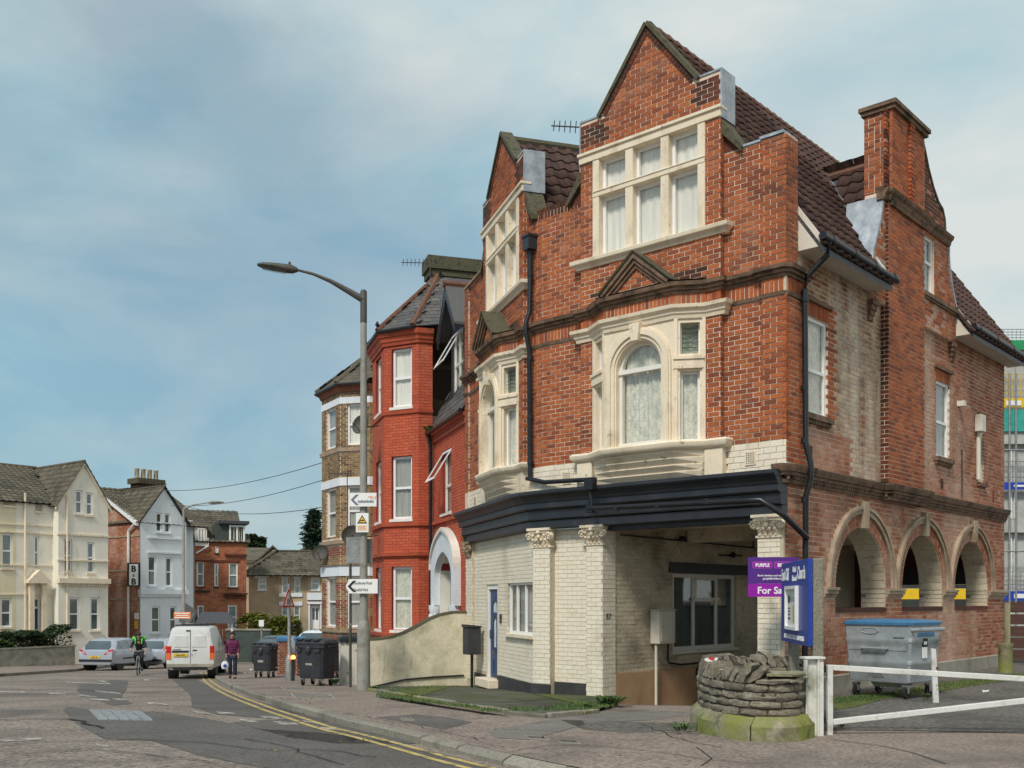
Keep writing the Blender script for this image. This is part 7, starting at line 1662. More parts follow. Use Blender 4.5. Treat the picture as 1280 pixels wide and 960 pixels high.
gw = thing('garden_wall', 'pale rendered low garden wall below the dark hedge', 'wall', (*WLp1, zg)); m = MB(); m.box(f, 0, L_, -.25, 0, zg-.4, zg+.98); m.build('wall_body', 'concrete', gw, bevel=.02); m = MB(); m.box(f, -.03, L_+.03, -.29, .04, zg+.985, zg+1.06); m.build('coping', 'concrete', gw)
dn2 = Vector(f.n)
b0, b1 = Vector(WLp0)-dn2*.9, Vector(WLp1)-dn2*.9
hedge('clipped dark green hedge above the pale garden wall', b0.lerp(b1, .36), b1, zg+.5, zg+2.08, 1.3, 'leaf_dark', 9000, .085, 11)
hedge('brighter green bush at the left end of the garden wall', b0.lerp(b1, .05)-dn2*.1, b0.lerp(b1, .40), zg+.5, zg+1.8, 1.4, 'leaf', 3500, .10, 12, 'bush', .3, 'bush')
a, b = ((304-CXP)/FPX*67, 67.0), ((366-CXP)/FPX*65, 65.0)
hedge('yellow-green hedge in front of the buff house', a, b, -1.2, .95, 1.6, 'leaf_lime', 6500, .12, 13, top=.25)
a2, b2 = ((330-CXP)/FPX*61, 61.0), ((400-CXP)/FPX*58, 58.0)
hedge('low green hedge beyond the piers with blue caps', a2, b2, -2.2, -.75, .8, 'leaf', 2500, .11, 14)
f = Fr(((283-CXP)/FPX*62, 62.0), (1, -.06), (-.06, -1)); m = MB(); dw = thing('garden_wall', 'dark grey garden wall behind the walking person', 'wall', (f.o[0]+1, 62, -2.3)); m.box(f, 0, 2.65, -.25, 0, -2.6, -.18); m.build('wall_body', 'green_clad', dw); m = MB(); m.box(f, -.05, 2.7, -.3, .05, -.178, -.08); m.build('coping', 'concrete', dw)
hedge('ivy mound growing at the foot of the dark garden wall', ((322-CXP)/FPX*60, 60.0), ((346-CXP)/FPX*60, 60.0), -2.15, -1.6, .5, 'leaf', 900, .09, 15, 'ground_ivy', cat='plant')
# far pavement with kerb on the left
fp = [on_ground(-60, 846), on_ground(40, 840), on_ground(94, 836.5), on_ground(150, 830), on_ground(200, 824), (-20, 58), (-22.5, 57.6), (-40, 46), (-34, 40)]
fpz = sheet('far_pavement', fp, .0, 'pavement', 1.0); fpe = MB()
kk = [Vector(p) for p in fp[:5]]; kk2 = offset_line(kk, .15)
fpe.add([(p.x, p.y, gz(p.x, p.y)-.2) for p in kk]+[(p.x, p.y, gz(p.x, p.y)+.01) for p in kk]+[(p.x, p.y, gz(p.x, p.y)+.01) for p in kk2], [(i, i+1, 6+i, 5+i) for i in range(4)]+[(5+i, 6+i, 11+i, 10+i) for i in range(4)]); struct(fpe.build('far_kerb', 'kerb', recalc=False))
# overhead cables
for k, (a, b, lab) in enumerate((((204, 613, 62), (404, 578, 42), 'uppermost of the three overhead cables'), ((214, 632, 62), (404, 600, 42), 'middle of the three overhead cables'), ((236, 634, 66), (404, 634, 42), 'lowest and level one of the three overhead cables'))):
 A, B_ = Vector(px_pt(*a)), Vector(px_pt(*b)); m = MB(); m.tube([A.lerp(B_, i/10)+Vector((0, 0, -.35*4*(i/10)*(1-i/10))) for i in range(11)], .016, 5)
 o = m.build('overhead_cable', 'pipe_black'); tag(o, lab, 'cable')
# ================================================================ street furniture
GP = lambda px, py: (*on_ground(px, py), gz(*on_ground(px, py)))
FC = lambda x, y, a=0: Fr((x, y), (math.cos(R(a)), math.sin(R(a))), (math.sin(R(a)), -math.cos(R(a))))     # faces the camera when a=0
# ---- tall lamp post with its signs
bx, by, bz = GP(454.5, 863)
LPt = thing('street_lamp', 'tall grey street lamp post carrying direction signs in front of the red house', 'street lamp', (bx, by, bz))
zt = EYE+(HYP-363)/FPX*by
m = MB(); m.lathe((bx, by, bz-.1), [(.155, 0), (.155, .45), (.15, 1.45), (.135, 1.6), (.10, 1.72)], 14); m.build('base_column', 'post_grey', LPt, smooth=40)
m = MB(); m.lathe((bx, by, bz+1.6), [(.095, 0), (.085, 3.5), (.072, zt-bz-1.6-.75)], 12); m.build('pole', 'post_grey', LPt, smooth=40)
m = MB(); m.lathe((bx, by, zt-.75), [(.078, 0), (.078, .72), (.05, .76)], 12); m.build('pole_cap', 'post_dark', LPt, smooth=40)
arm = [(bx, by, zt-.22), (bx-.35, by-.02, zt-.02), (bx-.75, by-.04, zt+.20), (bx-1.15, by-.06, zt+.36), (bx-1.6, by-.08, zt+.47)]
m = MB(); m.tube(arm, [.085, .07, .05, .035, .03], 8); m.build('arm', 'post_dark', LPt, smooth=40)
m = MB(); secs = []
for t_, w, h in ((0, .06, .05), (.12, .10, .10), (.25, .13, .10), (.55, .15, .09), (.8, .12, .07), (.92, .05, .03)):
 c = Vector((bx-1.52-t_, by-.08, zt+.45+t_*.13)); secs.append([tuple(c+Vector((0, math.cos(a)*w, math.sin(a)*h))) for a in [i*math.pi/5 for i in range(10)]])
m.loft(secs); m.build('lamp_head', 'post_dark', LPt, smooth=50)
m = MB(); secs2 = [[(p[0], by-.08+(p[1]-by+.08)*.75, p[2]-.035) for p in s_] for s_ in secs[2:5]]; m.loft(secs2); m.build('lamp_lens', 'glass_dark', LPt, smooth=40)
m = MB(); m.lathe((bx-1.70, by-.08, zt+.57), [(.03, 0), (.03, .05), (.02, .07)], 8); m.build('photocell', 'post_dark', LPt)
f = FC(bx, by-.16, -4); W1 = lambda x0, x1: ((x0-454.5)/FPX*by, (x1-454.5)/FPX*by); zz = lambda y: EYE+(HYP-y)/FPX*by
def plate(name, label, x0, x1, y0, y1, mat, arrow=False, parent=None, n=0.0):
 u0, u1 = W1(x0, x1); t = thing(name, label, 'sign', f.P((u0+u1)/2, n, zz(y1))); m = MB(); zc = (zz(y0)+zz(y1))/2
 pts = [(u0, zz(y1)), (u1, zz(y1)), (u1, zz(y0)), (u0, zz(y0))] if not arrow else [(u0, zc-.02), (u0+.08, zz(y1)), (u1, zz(y1)), (u1, zz(y0)), (u0+.08, zz(y0)), (u0, zc+.02)]
 m.prism(f, pts, n-.02, n); m.build('sign_face', mat, t, bevel=.003); m = MB()
 for z in (zz(y0)-.08, zz(y1)+.08): m.box(f, -.10, .10, n-.24, n-.022, z-.015, z+.015)
 m.build('clamp', 'galv', t, stuff=True); return t, u0, u1
t, u0, u1 = plate('direction_sign', 'white sign with a grey chevron and orange lines, uppermost on the lamp post', 438, 472, 617, 634, 'sign_white')
def chevron(u, z, h, mat, parent, n):
 m = MB();
 for s_ in (-1, 1): m.prism(f, [(u, z), (u+h*.5, z+s_*h*.5), (u+h*.78, z+s_*h*.5), (u+h*.28, z)], n, n+.004)
 m.build('chevron', mat, parent)
zc = (zz(617)+zz(634))/2; chevron(u0+.03, zc, .24, 'sign_slate', t, .002); m = MB()
for k in range(11): m.box(f, u0+.20+k*.034, u0+.226+k*.034, .001, .004, zc-.07, zc-.012-.01*(k % 3 == 1))
m.build('small_print', 'sign_slate', t, stuff=True)
m = MB(); m.box(f, u1-.20, u1-.08, .001, .004, zc+.06, zc+.075); m.box(f, u1-.16, u1-.06, .001, .004, zc+.03, zc+.045); m.hexa([f.P(u1-.05, .001, zc+.0), f.P(u1-.035, .001, zc+.0), f.P(u1-.035, .004, zc+.0), f.P(u1-.05, .004, zc+.0), f.P(u1-.02, .001, zc+.09), f.P(u1-.005, .001, zc+.09), f.P(u1-.005, .004, zc+.09), f.P(u1-.02, .004, zc+.09)]); m.build('orange_lines', 'sign_orange', t, stuff=True)
t, u0, u1 = plate('camera_warning_sign', 'white warning sign with a black triangle and camera, below the chevron sign', 446, 462, 642, 666, 'sign_white')
uc, za, zb = (u0+u1)/2, zz(644.5), zz(655); hw_ = (u1-u0)*.40
m = MB(); m.prism(f, [(uc-hw_, zb), (uc+hw_, zb), (uc, za)], .001, .004); tri = m.build('triangle', 'sign_black', t); m = MB(); m.prism(f, [(uc-hw_*.72, zb+.025), (uc+hw_*.72, zb+.025), (uc, za-.04)], .0045, .006); m.build('triangle_field', 'sign_yellow', t)
m = MB(); m.box(f, uc-.04, uc+.045, .0065, .009, zb+.06, zb+.085); m.box(f, uc-.06, uc-.045, .0065, .009, zb+.035, zb+.08); m.build('camera_symbol', 'sign_black', t, stuff=True); m = MB(); m.box(f, u0+.03, u1-.03, .001, .003, zz(664), zz(657)); m.build('pale_panel', 'cream_stone', t);
m = MB()
for k in range(4): m.box(f, u0+.05, u1-.05-.03*(k % 2), .0035, .005, zz(658.6+k*1.3), zz(658.1+k*1.3))
m.build('small_print', 'sign_orange', t, stuff=True)
t, u0, u1 = plate('blank_sign_back', 'bare grey back of a square sign behind the lamp post', 430, 449, 671, 704, 'galv', n=-.30)
t2, _, _ = plate('blank_sign_back', 'narrow bare grey sign back showing right of the lamp post', 456, 463, 673, 704, 'galv', n=-.32)
t, u0, u1 = plate('road_sign', 'white arrow-ended road sign with a black chevron and two lines of black lettering', 433.5, 473.5, 724, 742, 'sign_white', arrow=True)
zc = (zz(724)+zz(742))/2; chevron(u0+.04, zc, .26, 'sign_black', t, .002); text('Southcote Road', f, u0+.19, zc+.045, .095, 'sign_black', t, n=.004, xs=.68); text('Southill Park', f, u0+.19, zc-.11, .095, 'sign_black', t, n=.004, xs=.68)
# thin second post behind the lamp post
x, y = (438-CXP)/FPX*26.3, 26.3; z = gz(x, y); t = thing('sign_post', 'thin dark post standing just left of the lamp post', 'post', (x, y, z)); m = MB(); m.tube([(x, y, z-.05), (x, y, EYE+(HYP-704)/FPX*y)], .035, 8); m.build('pole', 'post_dark', t); m = MB(); m.lathe((x, y, 1.0), [(.05, 0), (.05, .06)], 8); m.build('band', 'galv', t)
# ---- lamp post in the distance
x, y = (229.5-CXP)/FPX*55, 55.0; z = gz(x, y)
t = thing('street_lamp', 'distant grey street lamp beside the white guest house', 'street lamp', (x, y, z)); ztp = EYE+(HYP-634)/FPX*y; m = MB(); m.lathe((x, y, z-.1), [(.13, 0), (.13, 1.4), (.09, 1.5), (.06, ztp-z)], 10); m.build('pole', 'post_grey', t, smooth=40)
m = MB(); m.tube([(x, y, ztp-.1), (x+.5, y, ztp+.12), (x+1.3, y, ztp+.24)], [.06, .04, .03], 6); m.build('arm', 'post_grey', t); m = MB(); m.loft([[(x+1.3+a, y+math.cos(q)*w, ztp+.25+a*.02+math.sin(q)*h) for q in [i*math.pi/4 for i in range(8)]] for a, w, h in ((0, .06, .05), (.2, .13, .09), (.6, .13, .07), (.85, .05, .03))]); m.build('lamp_head', 'post_grey', t, smooth=40)
y2 = 54.6; f = FC((217-CXP)/FPX*y2, y2); t = thing('temporary_sign', 'orange and white rectangular sign fixed to the distant street lamp', 'sign', f.P(.45, 0, EYE-(773-HYP)/FPX*y2)); z0, z1 = EYE-(773.5-HYP)/FPX*y2, EYE-(765-HYP)/FPX*y2
m = MB(); m.box(f, 0, .9, -.03, 0, z0, z1); m.build('sign_face', 'sign_orange', t, bevel=.01); m = MB(); m.box(f, .05, .85, .001, .006, z0+.04, z0+.09); m.box(f, .05, .85, .001, .006, z1-.09, z1-.04); m.box(f, .12, .78, .001, .006, (z0+z1)/2-.02, (z0+z1)/2+.02); m.build('white_band', 'sign_white', t, stuff=True)
# ---- warning sign on a grey post between the bins
x, y, z = GP(361.5, 851); zt = EYE+(HYP-728)/FPX*y
t = thing('warning_sign_post', 'grey post with a triangular red-bordered warning sign beside the blue-capped piers', 'sign', (x, y, z)); m = MB(); m.lathe((x, y, z-.05), [(.12, 0), (.12, .75), (.075, .85), (.055, .9), (.05, zt-z)], 10); m.build('pole', 'galv', t, smooth=40)
f = FC(x, y-.08, 66); zb_, za_ = EYE+(HYP-759)/FPX*y, EYE+(HYP-736)/FPX*y; m = MB(); m.prism(f, [(-.34, zb_), (.34, zb_), (0, za_)], -.015, 0); m.build('sign_border', 'sign_red', t); m = MB(); m.prism(f, [(-.24, zb_+.05), (.24, zb_+.05), (0, za_-.10)], .001, .005); m.build('sign_field', 'sign_white', t); m = MB(); m.box(f, -.07, -.02, .006, .009, zb_+.09, zb_+.27); m.prism(f, [(.03, zb_+.09), (.08, zb_+.09), (.05, zb_+.27), (.02, zb_+.27)], .006, .009); m.build('road_symbol', 'sign_black', t, stuff=True)
# small plates on posts
x, y, z = GP(90.5, 828); t = thing('parking_sign_post', 'slim grey post with a small white plate by the dark hedge', 'sign', (x, y, z)); m = MB(); m.tube([(x, y, z-.05), (x, y, EYE+(HYP-758)/FPX*y)], .045, 8); m.build('pole', 'galv', t); f = FC(x, y-.06); m = MB(); m.box(f, -.17, .17, -.015, 0, EYE+(HYP-773)/FPX*y, EYE+(HYP-758)/FPX*y); m.build('sign_face', 'sign_white', t)
x, y = (327-CXP)/FPX*50, 50.0; z = gz(x, y); t = thing('parking_sign_post', 'slim post with a small white plate above the farther black bin', 'sign', (x, y, z)); m = MB(); m.tube([(x, y, z), (x, y, EYE-(775-HYP)/FPX*y)], .045, 8); m.build('pole', 'galv', t); f = FC(x, y-.06); m = MB(); m.box(f, -.12, .12, -.015, 0, EYE-(783-HYP)/FPX*y, EYE-(775-HYP)/FPX*y); m.build('sign_face', 'sign_white', t)
# ---- wheeled bins
def wheel(m, c, r, w, ax, hub=None): m.lathe(Vector(c)-Vector(ax)*w/2, [(r*.55, 0), (r*.92, 0), (r, w*.2), (r, w*.8), (r*.92, w), (r*.55, w)], 16, axis=ax)
def castor(root, f, u, n, r=.09):
 fk = MB(); fk.box(f, u-.05, u+.05, n-.05, n+.05, r*1.95, r*2.3);
 for s_ in (-1, 1): fk.hexa([f.P(u+s_*.035-.006, n-.03, r*.9), f.P(u+s_*.035+.006, n-.03, r*.9), f.P(u+s_*.035+.006, n+.03, r*.9), f.P(u+s_*.035-.006, n+.03, r*.9), f.P(u+s_*.035-.006, n-.05, r*2.0), f.P(u+s_*.035+.006, n-.05, r*2.0), f.P(u+s_*.035+.006, n+.05, r*2.0), f.P(u+s_*.035-.006, n+.05, r*2.0)])
 k = fk.build('castor', 'chrome', root, stuff=True); m = MB(); wheel(m, f.P(u, n, r), r, .045, (*f.d, 0)); m.build('wheel', 'rubber', k, smooth=40)
def black_bin(label, px, py, ang, sc=1.0, hs=1.0, group=None):
 x, y, z = GP(px, py); root = thing('wheeled_bin', label, 'wheelie bin', (0, 0, 0), group); f = Fr((0, 0), (1, 0), (0, -1)); L_, D_, H_ = .62*sc, .42*sc, 1.12*sc
 m = MB();
 def ring(z_, a, b, c=.07): return [(-a+c, -b, z_), (a-c, -b, z_), (a, -b+c, z_), (a, b-c, z_), (a-c, b, z_), (-a+c, b, z_), (-a, b-c, z_), (-a, -b+c, z_)]
 m.loft([ring(.16, L_*.84, D_*.80), ring(.21, L_*.86, D_*.84), ring(1.0*sc, L_*.96, D_*.97), ring(1.005*sc, L_*1.02, D_*1.04), ring(1.09*sc, L_*1.02, D_*1.04)]); m.build('body', 'bin_black', root, smooth=30)
 m = MB(); secs = []
 for z_, k_ in ((1.092*sc, 1.06), (1.13*sc, 1.07), (1.20*sc, .98), (1.25*sc, .72)): secs.append(ring(z_, L_*k_, D_*k_*1.02, .09))
 m.loft(secs); ld = m.build('lid', 'bin_black', root, smooth=30)
 m = MB()
 for u in (-.3, 0, .3): m.box(f, u-.11, u+.11, D_*.6, D_*1.10+.02, 1.20*sc, 1.235*sc)
 m.build('lid_rib', 'bin_black', ld, stuff=True)
 m = MB()
 for s_ in (-1, 1): m.tube([(s_*(L_*1.0), -D_*.35, 1.03*sc), (s_*(L_*1.0+.09), -D_*.35, 1.05*sc), (s_*(L_*1.0+.09), D_*.35, 1.05*sc), (s_*(L_*1.0), D_*.35, 1.03*sc)], .02, 6)
 m.build('side_handle', 'bin_black', root, stuff=True)
 m = MB()
 for u in (-.42, .0, .42): m.box(f, u*sc-.085, u*sc+.085, D_*.97, D_*1.09, .90*sc, .98*sc)
 m.ball((0, -D_*1.0, .95*sc), (.10, .06, .09), 8, 6); m.build('front_lug', 'bin_black', root, stuff=True)
 m = MB(); m.box(f, -.13, .10, D_*.86, D_*.9, .55*sc, .72*sc); m.build('worn_label', 'concrete', root)
 for u in (-.40, .40):
  for n in (-.24, .24): castor(root, f, u*sc, n*sc, .068)
 root.location = (x, y, z); root.rotation_euler = (0, 0, R(ang)); root.scale = (1, 1, hs); return root
black_bin('large black four-wheeled bin, nearer and beside the white gate pier', 396, 857, -32, .80, 1.28)
black_bin('black four-wheeled bin, farther along behind the blue-capped piers', 331, 847, -20, .66, 1.55)
black_bin('black bin half hidden behind the nearer large black bin', 410, 846, -20, .72, 1.3)
# galvanised bin in the yard
x, y, z = 6.50, 17.65, 0.012
SBn = thing('steel_bin', 'galvanised steel four-wheeled refuse bin with a blue lid beside the arches', 'refuse bin', (0, 0, 0)); f = Fr((0, 0), (1, 0), (0, -1)); L_, D_ = .62, .50
def ring4(z_, a, b, c=.04): return [(-a+c, -b, z_), (a-c, -b, z_), (a, -b+c, z_), (a, b-c, z_), (a-c, b, z_), (-a+c, b, z_), (-a, b-c, z_), (-a, -b+c, z_)]
m = MB(); m.loft([ring4(.26, L_*.88, D_*.88), ring4(.28, L_*.90, D_*.90), ring4(.55, L_*.93, D_*.93), ring4(.57, L_*.945, D_*.945), ring4(.62, L_*.945, D_*.945), ring4(.64, L_*.935, D_*.935), ring4(.92, L_*.97, D_*.97), ring4(.94, L_*.985, D_*.985), ring4(.99, L_*.985, D_*.985), ring4(1.01, L_*.975, D_*.975), ring4(1.22, L_, D_)]); m.build('body', 'bin_steel', SBn, smooth=25)
m = MB(); m.loft([ring4(1.222, L_*1.03, D_*1.05, .05), ring4(1.265, L_*1.04, D_*1.06, .05), ring4(1.30, L_*.95, D_*.94, .08), ring4(1.315, L_*.6, D_*.5, .1)]); m.build('lid', 'bin_blue', SBn, smooth=30)
m = MB(); m.tube([(L_*1.0, -D_*.92, 1.14), (L_*1.0+.06, -D_*.92, 1.15), (L_*1.0+.06, D_*.92, 1.15), (L_*1.0, D_*.92, 1.14)], .033, 8); m.build('lifting_bar', 'bin_steel', SBn, smooth=40)
m = MB(); m.tube([(-L_*.45, -D_*.97, .83), (-L_*.40, -D_*.97-.06, .83), (L_*.28, -D_*.97-.06, .83), (L_*.33, -D_*.97, .83)], .02, 6); m.box(f, -L_*.85, L_*.85, D_*.96, D_*.975, .80, .86); m.build('front_handle', 'bin_steel', SBn, stuff=True)
m = MB();
for i in range(20): a0, a1 = i*math.pi/10, (i+1)*math.pi/10; m.tube([(-.12+.16*math.cos(a0), -D_*1.0, 1.12+.05*math.sin(a0)), (-.12+.16*math.cos(a1), -D_*1.0, 1.12+.05*math.sin(a1))], .007, 4)
m.box(f, .30, .50, D_*.98, D_*1.02, 1.02, 1.05); m.build('pressed_emblem', 'bin_steel', SBn, stuff=True)
m = MB(); m.hexa([(-.10, -D_*.90-.012, .34), (.12, -D_*.90-.012, .34), (.12, -D_*.88, .34), (-.10, -D_*.88, .34), (-.07, -D_*.90-.05, .44), (.09, -D_*.90-.05, .44), (.09, -D_*.88, .44), (-.07, -D_*.88, .44)]); m.build('pedal_bracket', 'bin_steel', SBn); m = MB(); m.loft([ring4(.16, .24, .2), ring4(.27, .3, .26)]); m.build('sump', 'bin_steel', SBn)
fs = Fr((L_*.955, 0), (0, 1), (1, 0)); m = MB(); m.box(fs, -.10, .06, .008, .02, .86, 1.0); st_ = m.build('black_sticker', 'sign_black', SBn); m = MB(); m.box(fs, -.07, .03, .0205, .023, .90, .95); m.build('sticker_print', 'sign_white', st_); m = MB(); m.box(fs, -.10, .05, .004, .016, .67, .855); m.build('white_sticker', 'sign_white', SBn); m = MB(); m.box(fs, -.27, .27, .018, .024, 1.03, 1.10); m.build('blue_lettering_band', 'bin_blue', SBn)
for u in (-.46, .46):
 for n in (-.36, .36): castor(SBn, f, u, n, .10)
SBn.location = (x, y, z); SBn.rotation_euler = (0, 0, R(-50))
# ---- yard gate, its post, and the leaning white post
gx0, gy0 = (1017-CXP)/FPX*12.6, 12.6
t = thing('gate_post', 'rust-streaked white steel gate post next to the stone planter', 'gate post', (gx0, gy0, 0)); f = FC(gx0, gy0, 12); m = MB(); zt = EYE+(HYP-824)/FPX*gy0
m.box(f, -.115, .035, -.02, .0, -.1, zt); m.box(f, -.125, -.105, -.02, .05, -.1, zt-.002); m.box(f, .035, .055, -.02, .05, -.1, zt-.002); m.box(f, .0555, .12, -.10, .03, -.1, zt-.03); m.box(f, -.13, .13, -.12, .055, zt+.001, zt+.03); m.build('post', 'rusty_white', t, bevel=.004); m = MB(); m.tube([f.P(.15, .0, zt-.16), f.P(.15, .0, zt-.08)], .02, 8); m.tube([f.P(.15, .0, .14), f.P(.15, .0, .22)], .02, 8); m.build('hinge', 'pipe_black', t, stuff=True)
gA, gB = Vector(((1037-CXP)/FPX*12.7, 12.7)), Vector(((1330-CXP)/FPX*12.5, 12.5)); f = Fr(gA, gB-gA, (.05, -1)); L_ = (gB-gA).length
zA0, zA1, zB0, zB1 = EYE-(906-HYP)/FPX*12.7, EYE-(831-HYP)/FPX*12.7, EYE-(874-HYP)/FPX*12.5, EYE-(848-HYP)/FPX*12.5
t = thing('barrier_gate', 'white tubular steel yard gate tapering to the right', 'gate', (*gA, 0)); b = .034
def rail(a, b_, r, name):
 m = MB(); a, b_ = Vector(a), Vector(b_); d = (b_-a).normalized(); nn = Vector((*f.n, 0)); up = d.cross(nn).normalized(); P = lambda p, i, j: p+nn*i*r+up*j*r
 m.hexa([P(a, -1, -1), P(a, 1, -1), P(a, 1, 1), P(a, -1, 1), P(b_, -1, -1), P(b_, 1, -1), P(b_, 1, 1), P(b_, -1, 1)]); m.build(name, 'gate_white', t, bevel=.006)
rail(f.P(b, 0, zA1-b), f.P(L_, 0, zB1-b), b, 'top_rail'); rail(f.P(b, 0, zA0+b), f.P(L_, 0, zB0+b), b, 'bottom_rail'); rail(f.P(0, 0, zA0-.16), f.P(0, 0, zA1+.0), b, 'gate_stile'); rail(f.P(L_+b, 0, zB0-.05), f.P(L_+b, 0, zB1+.02), b, 'gate_stile')
x, y, z = GP(1170, 879); t = thing('white_post', 'slim leaning white metal post behind the yard gate', 'post', (x, y, z)); m = MB(); m.hexa([(x-.045, y-.02, z-.05), (x+.045, y-.02, z-.05), (x+.045, y+.02, z-.05), (x-.045, y+.02, z-.05), (x-.085, y-.02, z+.88), (x-.01, y-.02, z+.87), (x-.01, y+.02, z+.87), (x-.085, y+.02, z+.88)]); m.build('post', 'gate_white', t); m = MB(); m.ball((x+.01, y, z+.56), .035, 6, 5); m.build('rusty_bolt', 'ridge_clay', t)
# ---- curved stone planter
SW = thing('stone_planter', 'curved grey rubble stone planter wall on a green mossy plinth', 'stone wall', (3.1, 13.3, -.03))
pl = smoothline([(3.44, 12.62), (3.12, 12.22), (2.84, 12.45), (2.60, 13.1), (2.66, 14.0), (2.95, 14.75), (3.5, 15.25), (4.3, 15.55)], 3); pl = resample([tuple(p) for p in pl], .05)
cum = [0]
for a, b in zip(pl, pl[1:]): cum.append(cum[-1]+(b-a).length)
def along(s_):
 s_ = max(0, min(cum[-1]-.001, s_)); i = max(i for i in range(len(cum)) if cum[i] <= s_); i = min(i, len(pl)-2); a, b = pl[i], pl[i+1]; p = a.lerp(b, (s_-cum[i])/max(1e-6, cum[i+1]-cum[i])); t_ = (b-a).normalized(); return p, t_, Vector((t_.y, -t_.x))     # third: outward
sgn = 1 if along(1.2)[2].dot(Vector((-1, -.4))) > 0 else -1
def rock(name, mat, parent, s0, s1, o0, o1, z0, z1, jit=.0095, taper=0, lean=0.0, keep=True):
 rnd = random; m = MB(); vs = []; k = 3
 for iz in range(k+1):
  for io in range(k+1):
   for iu in range(k+1):
    fu, fo, fz = iu/k, io/k, iz/k; sh = 1-taper*fz
    p, t_, nn = along((s0+s1)/2+(s1-s0)*(fu-.5)*sh+lean*fz); o = (o0+o1)/2+(o1-o0)*(fo-.5)*sh
    e = [abs(v*2-1) > .99 for v in (fu, fo, fz)]; rd_ = .007*(sum(e)-1) if sum(e) > 1 else 0
    q = p+nn*sgn*(o-rd_*(1 if fo > .5 else -1)); q = q-t_*rd_*(1 if fu > .5 else -1)
    vs.append((q.x+rnd.gauss(0, jit*.6), q.y+rnd.gauss(0, jit*.6), z0+(z1-z0)*fz-rd_*(1 if fz > .5 else -1)+rnd.gauss(0, jit*.5)))
 I = lambda iu, io, iz: iz*16+io*4+iu; fs = []
 for a in range(3):
  for b in range(3):
   fs += [(I(a, b, 0), I(a, b+1, 0), I(a+1, b+1, 0), I(a+1, b, 0)), (I(a, b, 3), I(a+1, b, 3), I(a+1, b+1, 3), I(a, b+1, 3)), (I(a, 0, b), I(a+1, 0, b), I(a+1, 0, b+1), I(a, 0, b+1)), (I(a, 3, b), I(a, 3, b+1), I(a+1, 3, b+1), I(a+1, 3, b)), (I(0, a, b), I(0, a, b+1), I(0, a+1, b+1), I(0, a+1, b)), (I(3, a, b), I(3, a+1, b), I(3, a+1, b+1), I(3, a, b+1))]
 m.add(vs, fs); return m.build(name, mat, parent, smooth=38)
# core
m = MB(); secs = []
for i in range(0, 61):
 p, t_, nn = along(cum[-1]*i/60); q0, q1 = p+nn*sgn*-.16, p+nn*sgn*.145; secs.append([(q0.x, q0.y, -.2), (q1.x, q1.y, -.2), (q1.x, q1.y, .66), (q0.x, q0.y, .66)])
m.loft(secs); m.build('core', 'stone_mortar', SW)
z = .26; row = 0
while z < .61:
 h = random.uniform(.088, .112); s_ = -.0+(row % 2)*.1
 while s_ < cum[-1]-.15:
  ln = random.uniform(.17, .36); e = random.uniform(-.012, .014)
  rock('stone', 'rubble', SW, s_+.008, min(cum[-1], s_+ln)-.008, .09, .175+e, z+.006, z+h-.006); s_ += ln
 s_ = .3
 while s_ < cum[-1]-.3 and z > .42:
  ln = random.uniform(.2, .4); rock('stone', 'rubble', SW, s_+.008, s_+ln-.008, -.185, -.1, z+.006, z+h-.006); s_ += ln
 z += h; row += 1
s_ = .62
while s_ < cum[-1]-.05:          # upright coping stones
 ln = random.uniform(.10, .17); rock('coping_stone', 'rubble', SW, s_+.004, s_+ln-.004, -.16, .17, z+.0, z+random.uniform(.13, .23), jit=.019, taper=.25, lean=random.uniform(-.12, -.03)); s_ += ln
for k, (s0, s1, z0, z1) in enumerate(((-.0, .32, z, z+.07), (.30, .60, z, z+.065), (.05, .55, z+.072, z+.13))): rock('coping_stone', 'mossy_stone' if k == 2 else 'rubble', SW, s0+.01, s1, -.17, .20, z0, z1, jit=.014)
s_ = 0
for ln in (.62, .85, .9, .8, .95, .9, .9, .6):     # mossy plinth blocks with a chamfered top
 if s_ > cum[-1]-.3: break
 m = MB(); secs = []
 for i in range(7):
  p, t_, nn = along(s_+.006+(min(ln, cum[-1]-s_)-.012)*i/6); j = lambda: random.gauss(0, .006)
  secs.append([tuple(Vector((*(p+nn*sgn*o), zz_))+Vector((j(), j(), j()))) for o, zz_ in ((-.05, -.25), (.27, -.25), (.27, .16), (.25, .19), (.17, .27), (-.05, .27))])
 m.loft(secs); m.build('plinth_stone', 'mossy_stone', SW, smooth=30); s_ += ln
m = MB(); c3 = Vector((3.35, 14.0)); V_ = [(p.x, p.y) for p in pl[::4]]+[(4.3, 15.2), (3.9, 13.4)]; Vv, Ff = fill_faces([V_]); m.add([(x_, y_, .5) for x_, y_ in Vv], Ff); o = m.build('planter_soil', 'stone_mortar', SW)
